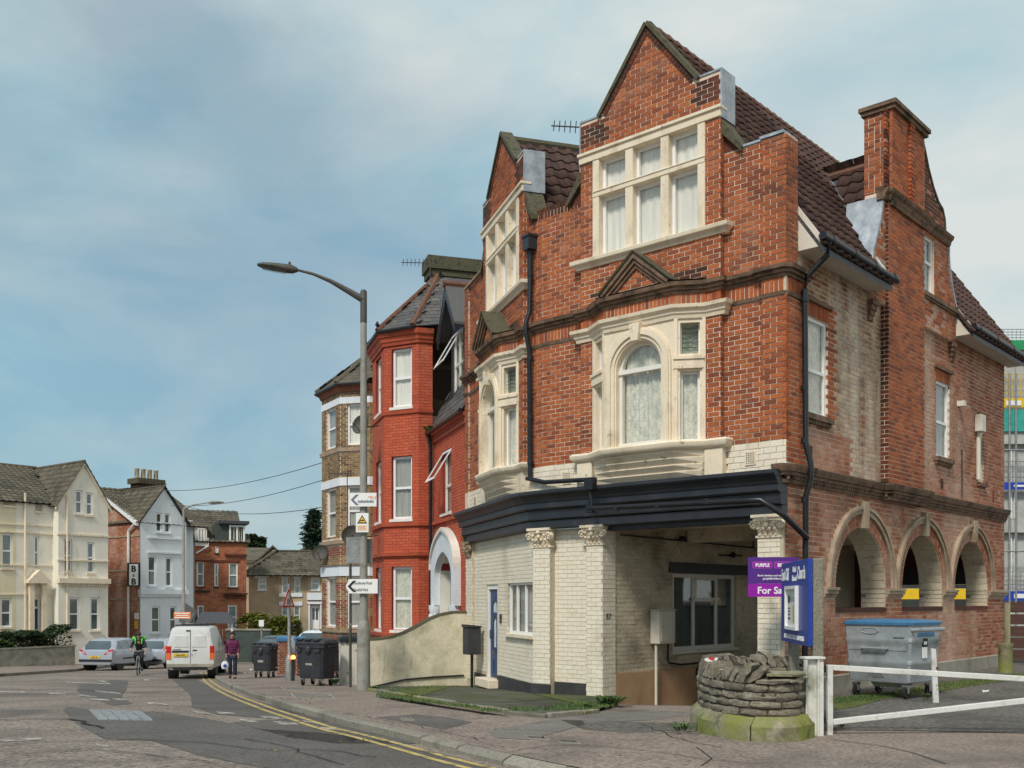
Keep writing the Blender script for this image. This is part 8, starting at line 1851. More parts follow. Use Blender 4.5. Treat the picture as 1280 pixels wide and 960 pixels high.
# litter on the stones and pavement
def litter(label, p, s_, mat, mat2=None):
 t = thing('litter', label, 'litter', p); m = MB(); a = random.uniform(0, 6); dx, dy = Vector((math.cos(a), math.sin(a), .1))*s_, Vector((-math.sin(a), math.cos(a), .15))*s_*.5; p = Vector(p)
 k = [p-dx-dy, p+dx-dy+Vector((0, 0, .02)), p+dx+dy, p-dx+dy+Vector((0, 0, .03))]; m.hexa(k+[q+Vector((0, 0, .03)) for q in k]); m.build('wrapper', mat, t)
 if mat2: m = MB(); k2 = [p+(q-p)*.5+Vector((0, 0, .035)) for q in k]; m.hexa(k2+[q+Vector((0, 0, .012)) for q in k2]); m.build('print', mat2, t)
p_, t_, nn = along(2.0); litter('crumpled white and red wrapper lying on top of the stone planter', (p_.x, p_.y, z+.17), .13, 'paper', 'sign_red')
litter('yellow wrapper on the pavement by the black bin wheels', GP(402, 857), .10, 'sign_yellow', 'paper'); litter('scrap of white paper on the apron near the blue door', (GP(597, 860)[0], GP(597, 860)[1], GP(597, 860)[2]+.06), .06, 'paper')
for px_, py_, lab in ((314, 838, 'pale scrap on the pavement near the farther black bin'), (307, 842, 'small pale scrap left of the farther black bin'), (322, 846, 'flattened pale scrap below the farther black bin'), (1232, 866, 'pale scrap on the yard tarmac')): litter(lab, GP(px_, py_), .05, 'paper')
fl = MB()
for i in range(150):
 k = random.random()
 if k < .5: px_, py_ = random.uniform(290, 780), random.uniform(850, 950)
 else: px_, py_ = random.uniform(300, 420), random.uniform(838, 880)
 x_, y_ = on_ground(px_, py_); leaves(fl, [(x_, y_, gz(x_, y_)+.012)], .022)
o = fl.build('fallen_leaves', 'leaf_lime', stuff=True, recalc=False);
# ---- estate agent's board and the church notice board
f = FC((935-CXP)/FPX*16.4, 16.4, 0); sw, z0, zm_, z1 = .80, EYE+(HYP-746)/FPX*16.4, EYE+(HYP-729.5)/FPX*16.4, EYE+(HYP-696.5)/FPX*16.4
t = thing('for_sale_board', 'purple and magenta For Sale board fixed by the corner pier', 'sign', f.P(.4, -.05, z0)); m = MB(); m.box(f, 0, sw, -.012, 0, zm_, z1); m.build('purple_panel', 'sign_purple', t); m = MB(); m.box(f, 0, sw, -.012, .0, z0, zm_-.001); m.build('magenta_panel', 'sign_magenta', t)
m = MB(); m.box(f, .30, .36, -.42, -.013, zm_-.1, zm_-.04); m.box(f, .30, .36, -.42, -.013, z1-.12, z1-.06); m.build('bracket', 'galv', t, stuff=True)
h1 = z1-zm_
def logo(u0, u1, s_):
 m = MB(); zc_ = z1-.125; hh = .055; cc_ = .02
 o_ = [(u0+cc_, zc_-hh), (u1-cc_, zc_-hh), (u1, zc_-hh+cc_), (u1, zc_+hh-cc_), (u1-cc_, zc_+hh), (u0+cc_, zc_+hh), (u0, zc_+hh-cc_), (u0, zc_-hh+cc_)]
 m.prism(f, o_, .001, .004); m.build('logo_frame', 'sign_pink', t); m = MB(); k = lambda q, d: ((q[0]-(u0+u1)/2)*(1-2*d/(u1-u0))+(u0+u1)/2, (q[1]-zc_)*(1-d/hh)+zc_); m.prism(f, [k(q, .008) for q in o_], .0045, .006); m.build('logo_field', 'sign_magenta', t); text(s_, f, (u0+u1)/2, zc_-.026, .075, 'sign_white', t, n=.0075, align='CENTER', bold=.003, xs=.9)
logo(.07, .385, 'PURPLE'); logo(.415, .74, 'BRICKS')
text('Book viewings and valuations', f, .40, zm_+.115, .042, 'sign_white', t, n=.003, align='CENTER', bold=.0008); text('purplebricks.co.uk', f, .42, zm_+.065, .05, 'sign_white', t, n=.003, align='CENTER', bold=.001)
text('For Sale', f, .40, z0+.05, .155, 'sign_white', t, n=.003, align='CENTER', bold=.003)
P1, P2 = Vector((3.80, 13.25)), Vector((3.98, 15.25)); f = Fr(P2, P1-P2, (-1, .11)); L_ = (P1-P2).length; z0, z1 = EYE-(808.5-HYP)/FPX*13.25, EYE+(HYP-698)/FPX*13.25
t = thing('church_notice_board', 'bright blue church notice board with a white framed display case', 'notice board', (3.9, 14.2, 0)); m = MB(); m.box(f, 0, L_, -.06, 0, z0, z1); m.build('board', 'sign_blue', t, bevel=.006)
text('East Cliff', f, .06, z1-.25, .24, 'sign_white', t, n=.004, bold=.004, xs=.66); text('United', f, L_*.53, z1-.15, .11, 'sign_white', t, n=.004, align='CENTER', bold=.002, xs=.8); text('Reformed', f, L_*.53, z1-.27, .11, 'sign_white', t, n=.004, align='CENTER', bold=.002, xs=.75); text('Church', f, L_*.64, z1-.25, .24, 'sign_white', t, n=.004, bold=.004, xs=.75); text('PRIVATE CAR PARK  NO UNAUTHORISED PARKING', f, L_*.5, z0+.06, .085, 'sign_white', t, n=.004, align='CENTER', bold=.002, xs=.76)
c0, c1, cz0, cz1 = L_*.27, L_*.68, z0+.19, z1-.34; m = MB(); b = .045
for q in ((c0, c0+b, cz0, cz1), (c1-b, c1, cz0, cz1), (c0+b, c1-b, cz0, cz0+b), (c0+b, c1-b, cz1-b, cz1)): m.box(f, q[0], q[1], .001, .05, q[2], q[3])
dc = m.build('display_case', 'sign_white', t); m = MB(); m.box(f, c0+b, c1-b, .002, .012, cz0+b, cz1-b); m.build('case_back', 'paper', dc)
for u0_, u1_, a, b_, mt in ((.04, .22, .40, .52, 'sign_black'), (.24, .44, .42, .5, 'curtain_grey'), (.05, .25, .30, .32, 'sign_black'), (.05, .25, .25, .27, 'sign_black'), (.05, .25, .20, .22, 'sign_black'), (.05, .25, .13, .16, 'sign_black'), (.48, .72, .08, .36, 'sign_yellow'), (.48, .74, .42, .5, 'curtain_grey')):
 m = MB(); m.box(f, c0+b+u0_*.85, c0+b+u1_*.85, .0125, .015, cz0+.03+a*.85, cz0+.03+b_*.85); m.build('notice', mt, dc)
m = MB(); m.box(f, c0+.03, c1-.03, .035, .039, cz0+.03, cz1-.03); m.build('pane', 'glass_clear', dc)
for s_, nm in ((L_-.09, 1), (.25, 0)): m = MB(); q = f.sub(s_, -.13); m.box(q, -.075, .085, -.07, .065, -.2, z1+.0 if nm else z0+.3); m.build('concrete_post', 'pebble_post', t, bevel=.012)
# ---- letter box on a stalk by the blue door
x, y, z = LF.P(3.95, .24, 0); z = gz(x, y)+.04; t = thing('post_box', 'dark metal letter box on a stalk left of the blue door', 'letter box', (x, y, z)); f = Fr((x, y), LF.d, LF.n); f = FC(x, y, 25); zb, zt_ = EYE-(818-HYP)/FPX*y, EYE-(784-HYP)/FPX*y
m = MB(); m.tube([(x, y, z-.05), (x, y, zb)], .035, 8); m.build('stalk', 'pipe_black', t); m = MB(); m.box(f, -.17, .17, -.16, .16, zb, zt_); m.build('box', 'plinth_paint', t, bevel=.01); m = MB(); m.prism(f, [(-.19, zt_+.001), (.19, zt_+.001), (.19, zt_+.03), (-.19, zt_+.07)], -.18, .18); m.build('hood', 'plinth_paint', t)
# ---- gas meter on the carport wall and pipes (parts of the building)
m = MB(); a0, a1, b0_, b1_ = 1.55, 2.15, .76, 1.43; m.box(LW, a0, a1, .0, .22, b0_, b1_); m.prism(LW, rect(a0-.02, a1+.02, b1_, b1_+.03), -.0, .24); mb_ = m.build('meter_box', 'meter_box', H, bevel=.015); m = MB(); m.box(LW, a0+.06, a1-.06, .221, .232, b0_+.06, b1_-.06); m.build('meter_door', 'meter_box', mb_)
m = MB(); m.tube([LW.P(1.62, .10, .76), LW.P(1.62, .10, -.75)], .03, 8); m.build('gas_pipe', 'meter_box', H, smooth=40); m = MB(); m.tube([LW.P(2.05, .10, .76), LW.P(2.05, .10, .42), LW.P(2.12, .08, .36), LW.P(2.6, .06, .30), LW.P(4.2, .05, .30), LW.P(4.3, .05, .42)], .022, 6); m.build('black_pipe', 'pipe_black', H)
m = MB(); m.lathe(Vector(LW.P(3.42, .013, .08)), [(.17, 0), (.15, .012), (.05, .014)], 14, axis=(*LW.n, 0)); m.build('vent_hole_disc', 'room_dark', H)  # dark disc in place of a vent hole, the hole's shade put into its colour
# ---- weeds
def weed(label, p, r, h, n, mat='leaf', grp=None):
 t = thing('weed_clump', label, 'plant', p, grp); m = MB()
 for i in range(n):
  a = random.uniform(0, 6.28); rr_ = r*random.uniform(.1, 1); ln = h*random.uniform(.5, 1.1); b0 = Vector(p)+Vector((math.cos(a)*rr_*.4, math.sin(a)*rr_*.4, 0)); tip = b0+Vector((math.cos(a)*rr_, math.sin(a)*rr_, ln*.7)); md = b0.lerp(tip, .55)+Vector((0, 0, ln*.35)); s_ = Vector((-math.sin(a), math.cos(a), 0))*ln*random.uniform(.08, .16)
  m.add([b0, md-s_, md+s_, tip], [(0, 1, 2), (1, 3, 2)])
 m.build('leaves', mat, t, recalc=False)
for lab, px_, py_, r_, h_, n_ in (('spreading weeds at the foot of the cream pier by the carport', 762, 884, .35, .2, 120), ('small weeds along the kerb stones left of the carport', 733, 889, .22, .13, 50), ('dock leaves under the letter box by the garden wall', 588, 850, .28, .34, 60), ('leafy weed at the foot of the garden wall', 562, 852, .22, .26, 40), ('weeds beside the stone planter on the drive side', 853, 916, .25, .12, 60),
         ('weed tuft at the hinge foot of the yard gate', 1052, 912, .14, .15, 40), ('small weed at the foot of the leaning white post', 1158, 876, .14, .12, 30), ('grass tuft at the foot of the tall lamp post', 470, 864, .2, .12, 60), ('weeds along the apron edge near the lamp post', 520, 874, .3, .1, 60), ('trailing weeds beneath the low wall behind the black bin', 418, 857, .25, .2, 50)):
 x, y, z = GP(px_, py_); weed(lab, (x, y, z+.03), r_, h_, n_)
fern = LF.P(5.0, .1, 3.1); weed('ferns sprouting on the dark left capital', fern, .18, .2, 26); x, y, z = LF.P(9.0, .15, 6.42); weed('grass growing in the gutter of the red house', (x, y, z), .2, .25, 30)
gr = MB()
for i in range(4500):
 k = random.choice(((470, 868, 585, 851, 3), (600, 888, 745, 886, 2), (470, 870, 600, 885, 2), (1040, 874, 1120, 866, 4), (1120, 864, 1270, 843, 5), (690, 884, 768, 880, 4))); f_ = random.random(); px_, py_ = k[0]+(k[2]-k[0])*f_, k[1]+(k[3]-k[1])*f_+random.gauss(0, k[4]*.5)
 x, y = on_ground(px_, py_, .05); z = gz(x, y)+(.05 if px_ < 1000 else .012); a = random.uniform(0, 6.28); s_ = random.uniform(.02, .06); gr.add([(x-.006, y, z), (x+.006, y, z), (x+math.cos(a)*s_*.6, y+math.sin(a)*s_*.6, z+s_)], [(0, 1, 2)])
o = gr.build('short_grass', 'leaf', stuff=True, recalc=False)
# ================================================================ building site behind, fence, pipe
Yb = 55.0; SFm = Fr((18.0, Yb), (1, .0), (0, -1)); zy = lambda y: EYE+(HYP-y)/FPX*Yb; ux = lambda x: (x-CXP)/FPX*Yb-18.0
BSi = thing('building_site', 'unfinished concrete block with floor slabs, barriers and scaffolding', 'building', (27, Yb, 0))
for k, (y0, y1) in enumerate(((540, 556), (650, 666), (432, 442), (772, 790))):
 m = MB(); m.box(SFm, -8, 22, -9, .35, zy(y1), zy(y0)); m.build('floor_slab', 'site_concrete', BSi)
m = MB(); m.box(SFm, -8, 22, -9, -6, -.3, zy(440)); m.build('back_wall', 'site_concrete', BSi)
for u in (-7.5, -3.5, .5, 4.5, ux(1253)-.6, ux(1269), ux(1300), 20):
 m = MB(); m.box(SFm, u, u+.45 if u < 7 else u+1.3, -1, .0, -.3, zy(432)); m.build('column', 'site_concrete', BSi)
m = MB()
for y0, y1 in ((560, 640), (668, 735), (745, 770)): m.box(SFm, ux(1250), ux(1267), -3, -2.9, zy(y1), zy(y0))
m.build('opening', 'room_dark', BSi, stuff=True)
for x0 in (1262, 1266.5):
 m = MB(); m.box(SFm, ux(x0), ux(x0+2), -.05, .1, zy(772), zy(668)); m.box(SFm, ux(x0), ux(x0+2), -.05, .1, zy(648), zy(562)); m.build('window_frame', 'upvc', BSi, stuff=True)
for i, (y0, y1, mt, u0, u1) in enumerate(((604, 613, 'site_blue', ux(1240), 22), (739, 751, 'site_blue', ux(1248), 22), (736, 749, 'site_yellow', -8, ux(1222)), (500, 511, 'site_yellow', ux(1240), 22), (514, 541, 'site_teal', ux(1240), 22), (428, 440, 'site_green', ux(1240), 22))):
 m = MB(); m.box(SFm, u0, u1, .36+.01*i, .44+.01*i, zy(y1), zy(y0)); b = m.build('barrier', mt, BSi)
 if mt == 'site_blue':
  m = MB(); uu = ux(1262); m.box(SFm, uu, uu+1.6, .46+.01*i, .47+.01*i, zy(y1)+.14, zy(y0)-.14); m.build('barrier_print', 'sign_white', BSi)
m = MB(); u = ux(1252); m.box(SFm, u, u+.8, .5, .51, zy(509), zy(503)); m.build('site_notice', 'sign_white', BSi)
for z0_, z1_, mt in ((zy(500), zy(470), 'site_yellow'), (zy(604), zy(578), 'galv'), (zy(428), zy(414), 'galv'), (zy(736), zy(715), 'galv')):
 m = MB()
 for i in range(5): z_ = z0_+(z1_-z0_)*i/4; m.tube([SFm.P(-8 if mt == 'galv' and z0_ < 4 else ux(1240), .4, z_), SFm.P(22, .4, z_)], .018, 4)
 for i in range(60): u = ux(1240)+i*.22; m.tube([SFm.P(u, .4, z0_), SFm.P(u, .4, z1_)], .014, 4)
 m.build('mesh_guard', mt, BSi, stuff=True)
for x0 in (1254, 1277, 1262): m = MB(); m.tube([SFm.P(ux(x0), .7, -.2), SFm.P(ux(x0), .7, zy(412 if x0 > 1270 else 470))], .05, 6); m.build('scaffold_pole', 'galv', BSi)
for y_ in (455, 565, 690): m = MB(); m.tube([SFm.P(ux(1240), .75, zy(y_)), SFm.P(22, .75, zy(y_))], .045, 6); m.build('scaffold_pole', 'galv', BSi)
# brown board fence
fx = (1258-CXP)/FPX*27; Ff_ = Fr((fx, 27.0), (1, -.25), (-.25, -1)); FN = thing('board_fence', 'dark brown horizontal board fence with pale posts at the right edge', 'fence', (fx, 27, 0))
for i in range(5): m = MB(); m.box(Ff_, .05, 6, -.06, -.02, .08+i*.31, .08+i*.31+.27); m.build('board', 'fence_wood', FN)
for u in (0, 2.2, 4.4): m = MB(); m.box(Ff_, u-.07, u+.07, -.02, .12, -.1, 1.58); m.build('post', 'fence_post', FN)
m = MB(); m.box(Ff_, -.55, -.12, -.3, -.25, .0, 1.7); m.build('side_panel', 'plinth_paint', FN)
x, y, z = GP(1257, 841); t = thing('concrete_pipe', 'short upright mossy concrete pipe by the end of the arcade', 'pipe', (x, y, z)); m = MB(); m.lathe((x, y, z-.05), [(.17, 0), (.155, .05), (.15, .62), (.17, .66), (.17, .72), (.12, .72), (.11, .3)], 14); m.build('pipe_body', 'mossy_stone', t, smooth=40)
hedge('rough grass bank by the board fence', (13.2, 26.2), (16, 25), -.02, .18, 1.0, 'leaf', 1800, .06, 21, 'grass_bank', cat='plant')
# ================================================================ vehicles (built facing +Y, rear towards the camera)
def car(name, label, cat, st, paint, glassrange, place, ang, wheels, wr, rear, lights, plate, group=None, extras=None, hinge=1):
 """st: stations (y, zlow, zbelt, zroof, wlow, wbelt, wroof); skin lofted along y"""
 root = thing(name, label, cat, (0, 0, 0), group)
 def sec(s):
  y, zl, zb, zr, wl, wb, wr_ = s
  half = [(wl*.86, zl), (wl, zl+.10), (wl*1.01, zl+(zb-zl)*.5), (wb, zb), ((wb*.35+wr_*.65), zb+(zr-zb)*.62), (wr_, zr-.07), (wr_*.80, zr-.012), (wr_*.4, zr)]
  return [(x, y, z) for x, z in half]+[(-x, y, z) for x, z in reversed(half)]
 S = [sec(s) for s in st]; m = MB(); m.loft(S); body = m.build('body', paint, root, smooth=42)
 k = 16
 def lerp3(a, b, t): return Vector(a).lerp(Vector(b), t)
 # side glass between stations
 for sd in (0, 1):
  for (i, j, a0, a1, b0, b1) in glassrange:
   f = lambda t, v: lerp3(lerp3(S[i][3 if not sd else 12], S[j][3 if not sd else 12], t), lerp3(S[i][5 if not sd else 10], S[j][5 if not sd else 10], t), v)
   o = Vector((.012 if not sd else -.012, 0, .002)); q = [f(a0, .06)+o, f(a1, .06)+o, f(b1, .92)+o, f(b0, .92)+o]; q2 = [f(a0, .5), f(a1, .5)]
   mid0 = lerp3(lerp3(S[i][4 if not sd else 11], S[j][4 if not sd else 11], (a0+b0)/2), q[0].lerp(q[3], .5), .0)+o; mid1 = lerp3(S[i][4 if not sd else 11], S[j][4 if not sd else 11], (a1+b1)/2)+o
   g = MB(); vs = [q[0], q[1], mid1, q[2], q[3], mid0]; g.add([tuple(v) for v in vs], [(0, 1, 2, 5), (5, 2, 3, 4)]); g.build('side_window', 'car_glass', root, recalc=False)
 for (x, y) in wheels:
  w = MB(); ax = (1 if x > 0 else -1, 0, 0); w.lathe((x-ax[0]*.20, y, wr), [(wr*.5, 0), (wr*.96, 0), (wr, .03), (wr, .17), (wr*.95, .20), (wr*.66, .20)], 20, axis=ax, cap=False); t = w.build('wheel', 'rubber', root, smooth=40)
  r = MB(); r.lathe((x-ax[0]*.03, y, wr), [(wr*.66, 0), (wr*.62, .025), (wr*.2, .015), (wr*.1, .03), (0.001, .03)], 20, axis=ax, cap=False)
  for q in range(5): a = q*2*math.pi/5; r.hexa([(x+ax[0]*d_, y+math.cos(a)*rr+math.sin(a)*w_, wr+math.sin(a)*rr-math.cos(a)*w_) for d_ in (.0, .012) for rr, w_ in ((.04, -.03), (.04, .03), (wr*.6, .025), (wr*.6, -.025))])
  r.build('rim', 'chrome', t, smooth=30)
  h = MB(); h.lathe((x-ax[0]*.30, y, wr), [(wr*1.13, 0), (wr*1.13, .315)], 20, axis=ax); h.build('wheel_arch', 'car_black', root)
 for nm, mt, pts in rear+lights:
  g = MB(); g.prism(WORLD, [(0, 0)]*3, 0, 0) if False else None; k_ = len(pts); off = Vector((0, -.022, 0))
  n_ = (Vector(pts[1])-Vector(pts[0])).cross(Vector(pts[2])-Vector(pts[0])).normalized(); n_ = n_ if n_.y < 0 else -n_
  g.add([tuple(Vector(p)+n_*.03) for p in pts]+[tuple(Vector(p)-n_*.05) for p in pts], [tuple(range(k_)), tuple(range(2*k_-1, k_-1, -1))]+[(i, (i+1) % k_, k_+(i+1) % k_, k_+i) for i in range(k_)]); g.build(nm, mt, root)
 if plate:
  f = Fr((0, plate[0]), (1, 0), (0, -1)); g = MB(); g.box(f, plate[1]-.26, plate[1]+.26, 0, .012, plate[2]-.055, plate[2]+.055); pl_ = g.build('number_plate', 'plate_yellow', root); text(plate[3], f, plate[1], plate[2]-.032, .088, 'sign_black', pl_, n=.014, align='CENTER', xs=.85, bold=.002)
 if extras: extras(root, S)
 root.location = place; root.rotation_euler = (0, 0, R(ang)); return root
def mirror(pts): return [(-x, y, z) for x, y, z in pts]
# --- silver hatchback
hatch = [(.0, .36, .62, .66, .74, .74, .70), (.02, .28, .86, .90, .80, .82, .74), (.12, .25, .93, .97, .83, .85, .70), (.45, .22, .95, 1.36, .84, .86, .62), (.75, .20, .95, 1.44, .85, .86, .60), (1.5, .19, .94, 1.475, .85, .87, .60), (2.2, .19, .92, 1.44, .85, .86, .58), (2.95, .20, .93, 1.02, .85, .85, .66), (3.6, .21, .84, .88, .84, .82, .66), (3.95, .26, .62, .66, .76, .70, .6), (4.03, .34, .5, .52, .66, .62, .5)]
def hatch_rear(y0=.0):
 return [('rear_window', 'car_glass', [(-.58, .13, .965), (.58, .13, .965), (.62, .24, 1.12), (.52, .43, 1.33), (-.52, .43, 1.33), (-.62, .24, 1.12)]), ('rear_bumper_strip', 'car_black', [(-.80, .0, .42), (.80, .0, .42), (.80, .0, .52), (-.80, .0, .52)]), ('tail_light', 'tail_red', [(.40, .02, .72), (.82, .05, .78), (.82, .10, .98), (.60, .05, .92)]), ('tail_light', 'tail_red', mirror([(.40, .02, .72), (.82, .05, .78), (.82, .10, .98), (.60, .05, .92)]))]
def hatch_extra(root, S):
 m = MB(); m.box(WORLD, -.13, .13, -.0, .05, .60, .64); m.build('boot_handle', 'car_black', root)
 m = MB(); m.tube([(0, .9, 1.455), (0, .75, 1.58)], .008, 5); m.build('aerial', 'car_black', root)
 for s_ in (-1, 1): m = MB(); m.ball((s_*.95, 2.62, .98), (.10, .05, .07), 8, 6); m.build('wing_mirror', 'car_black', root, smooth=60)
 for y in (.95, 2.05):
  for s_ in (-1, 1): m = MB(); m.box(WORLD, *sorted((s_*.865, s_*.885)), y, y+.16, .80, .83); m.build('door_handle', 'silver_paint', root)
 for s_ in (-1, 1): m = MB(); m.box(WORLD, *sorted((s_*.848, s_*.872)), .9, 2.9, .50, .56); m.build('side_strip', 'car_black', root)
 m = MB(); m.lathe((.45, -.02, .22), [(.03, 0), (.03, .1)], 8, axis=(0, 1, 0)); m.build('exhaust', 'chrome', root)
GLS = [(2, 4, .25, 1, .55, 1), (4, 5, .04, .98, .04, .98), (5, 6, .03, .97, .03, .97), (6, 7, .03, .85, .03, .10)]
x, y = (119-CXP)/FPX*47, 47.0
car('parked_car', 'silver hatchback seen from behind, parked below the dark hedge', 'car', hatch, 'silver_paint', GLS, (x, y, gz(x, y)+ROADZ), -9, [(.82, .72), (-.82, .72), (.82, 3.2), (-.82, 3.2)], .31, hatch_rear(), [], (-.012, -.02, .62, 'WX07 KPL'), 'parked cars', hatch_extra)
hr = [('rear_window', 'car_glass', [(-.58, .13, .965), (.58, .13, .965), (.62, .24, 1.12), (.52, .43, 1.33), (-.52, .43, 1.33), (-.62, .24, 1.12)]), ('rear_bumper_strip', 'car_black', [(-.70, .0, .36), (.70, .0, .36), (.60, .0, .46), (-.60, .0, .46)]), ('tail_light', 'tail_red', [(.60, .04, .72), (.82, .10, .76), (.80, .22, 1.12), (.70, .20, 1.10)]), ('tail_light', 'tail_red', mirror([(.60, .04, .72), (.82, .10, .76), (.80, .22, 1.12), (.70, .20, 1.10)]))]
x, y = (187-CXP)/FPX*51, 51.0
car('parked_car', 'pale silver car with tall red tail lights, behind the cyclist', 'car', hatch, 'silver_paint', GLS, (x, y, gz(x, y)+ROADZ), -8, [(.82, .72), (-.82, .72), (.82, 3.2), (-.82, 3.2)], .31, hr, [], (-.012, -.28, .66, 'HF12 OYD'), 'parked cars', hatch_extra)
x, y = (338-CXP)/FPX*44, 44.0
car('parked_car', 'dark car with one red tail light showing left of the farther black bin', 'car', hatch, 'dark_car', GLS, (x, y, gz(x, y)-.0), -2, [(.82, .72), (-.82, .72), (.82, 3.2), (-.82, 3.2)], .31, hatch_rear(), [], None, 'parked cars', hatch_extra)
x, y = (388-CXP)/FPX*50, 50.0
car('parked_car', 'white car showing only its roof beyond the blue-capped piers', 'car', hatch, 'white_car', GLS, (x, y, gz(x, y)+.28), -5, [(.82, .72), (-.82, .72), (.82, 3.2), (-.82, 3.2)], .31, hatch_rear(), [('amber_light', 'amber_lamp', [(.62, .03, .70), (.78, .05, .72), (.78, .06, .80), (.62, .04, .78)])], None, 'parked cars', hatch_extra)
# small amber lamp seen between the piers
x, y = (366.5-CXP)/FPX*33, 33.0; z = EYE-(822-HYP)/FPX*33; t = thing('amber_lamp', 'glowing amber lamp low between the blue-capped piers', 'lamp', (x, y, z)); m = MB(); m.lathe((x, y, z-.1), [(.06, 0), (.06, .06)], 10); m.box(FC(x, y), -.03, .03, -.1, .0, gz(x, y)-z+z, z-.1); m.build('lamp_base', 'car_black', t); m = MB(); m.ball((x, y, z), (.07, .07, .08), 10, 8); m.build('lamp_lens', 'amber_lamp', t, smooth=60)
# --- white panel van
van = [(.0, .42, 1.00, 1.06, .78, .80, .76), (.015, .36, 1.10, 1.80, .84, .85, .66), (.06, .34, 1.12, 1.93, .87, .875, .68), (.30, .33, 1.12, 1.975, .885, .885, .70), (1.2, .32, 1.12, 1.985, .89, .89, .70), (2.3, .32, 1.12, 1.96, .89, .89, .69), (2.75, .32, 1.10, 1.86, .89, .89, .66), (3.35, .33, 1.06, 1.24, .88, .87, .72), (4.0, .34, .92, .98, .84, .80, .66), (4.25, .40, .66, .70, .72, .68, .55)]
def van_extra(root, S):
 m = MB(); m.box(WORLD, -.012, .0, -.012, .0, .52, 1.86); m.build('door_gap', 'car_black', root)
 for (u0, u1, z0, z1) in ((-.60, -.06, 1.18, 1.66), (.06, .60, 1.18, 1.66)):
  m = MB(); f = Fr((0, .0), (1, 0), (0, -1)); m.hexa([f.P(u0, -.02, z0), f.P(u1, -.02, z0), f.P(u1, -.02, z1), f.P(u0, -.02, z1), f.P(u0+.02, .012, z0+.02), f.P(u1-.02, .012, z0+.02), f.P(u1-.06, .006, z1-.03), f.P(u0+.06, .006, z1-.03)]); m.build('door_panel', 'van_paint', root, bevel=.006)
 f = Fr((0, .0), (1, 0), (0, -1))
 for nm, mt, q in (('plate_recess', 'car_black', (-.66, -.06, 1.0, 1.07)), ('door_handle', 'car_black', (.08, .24, 1.06, 1.10)), ('lock', 'car_black', (.04, .07, .90, .93)), ('lock', 'car_black', (.16, .185, .93, .955)), ('brake_light', 'car_black', (-.16, -.02, 1.80, 1.835)), ('badge', 'chrome', (-.62, -.34, 1.10, 1.13))):
  m = MB(); m.box(f, q[0], q[1], -.03, .014, q[2], q[3]); m.build(nm, mt, root)
 m = MB(); m.hexa([f.P(-.84, -.12, .44), f.P(.84, -.12, .44), f.P(.84, .06, .44), f.P(-.84, .06, .44), f.P(-.86, -.12, .58), f.P(.86, -.12, .58), f.P(.86, .055, .58), f.P(-.86, .055, .58)]); m.build('rear_bumper', 'concrete', root, bevel=.02)
 m = MB(); m.box(f, -.62, .62, -.3, .03, .34, .44); m.build('underside', 'car_black', root)
 m = MB(); m.tube([(.35, -.05, .34), (.35, .3, .34)], .03, 8); m.tube([(-.3, .03, .36), (.3, .03, .36)], .018, 6); m.build('exhaust', 'chrome', root, stuff=True)
 for s_ in (-1, 1):
  m = MB(); m.ball((s_*1.0, 2.95, 1.22), (.11, .07, .14), 8, 6); m.build('wing_mirror', 'car_black', root, smooth=60)
  m = MB(); m.box(WORLD, *sorted((s_*.884, s_*.902)), 1.25, 1.27, .5, 1.8); m.box(WORLD, *sorted((s_*.884, s_*.902)), 2.28, 2.30, .5, 1.8); m.box(WORLD, *sorted((s_*.884, s_*.905)), .2, 2.3, .98, 1.0); m.build('side_door_gap', 'concrete', root)
 m = MB(); m.box(WORLD, -.62, .62, .45, .50, 1.98, 2.03); m.box(WORLD, -.62, .62, 1.8, 1.85, 1.97, 2.02); m.build('roof_bar', 'car_black', root, stuff=True)
x, y = (238-CXP)/FPX*38.6, 38.6
ty = lambda s_: [(s_*.70, -.0, .98), (s_*.865, .03, .98), (s_*.865, .03, 1.24), (s_*.70, .0, 1.24)]
to = lambda s_: [(s_*.70, -.0, .74), (s_*.865, .03, .74), (s_*.865, .03, .975), (s_*.70, .0, .975)]
car('panel_van', 'white panel van with a yellow rear number plate driving away past the kerb', 'van', van, 'van_paint', [(6, 7, .08, .95, .1, .35)], (x, y, gz(x, y)+ROADZ), 9, [(.86, .72), (-.86, .72), (.86, 3.45), (-.86, 3.45)], .32, [('tail_light', 'tail_red', ty(1)), ('tail_light', 'tail_red', ty(-1)), ('tail_light_lower', 'tail_orange', to(1)), ('tail_light_lower', 'tail_orange', to(-1))], [], (-.018, -.36, .90, 'YA04 HZK'), None, van_extra)
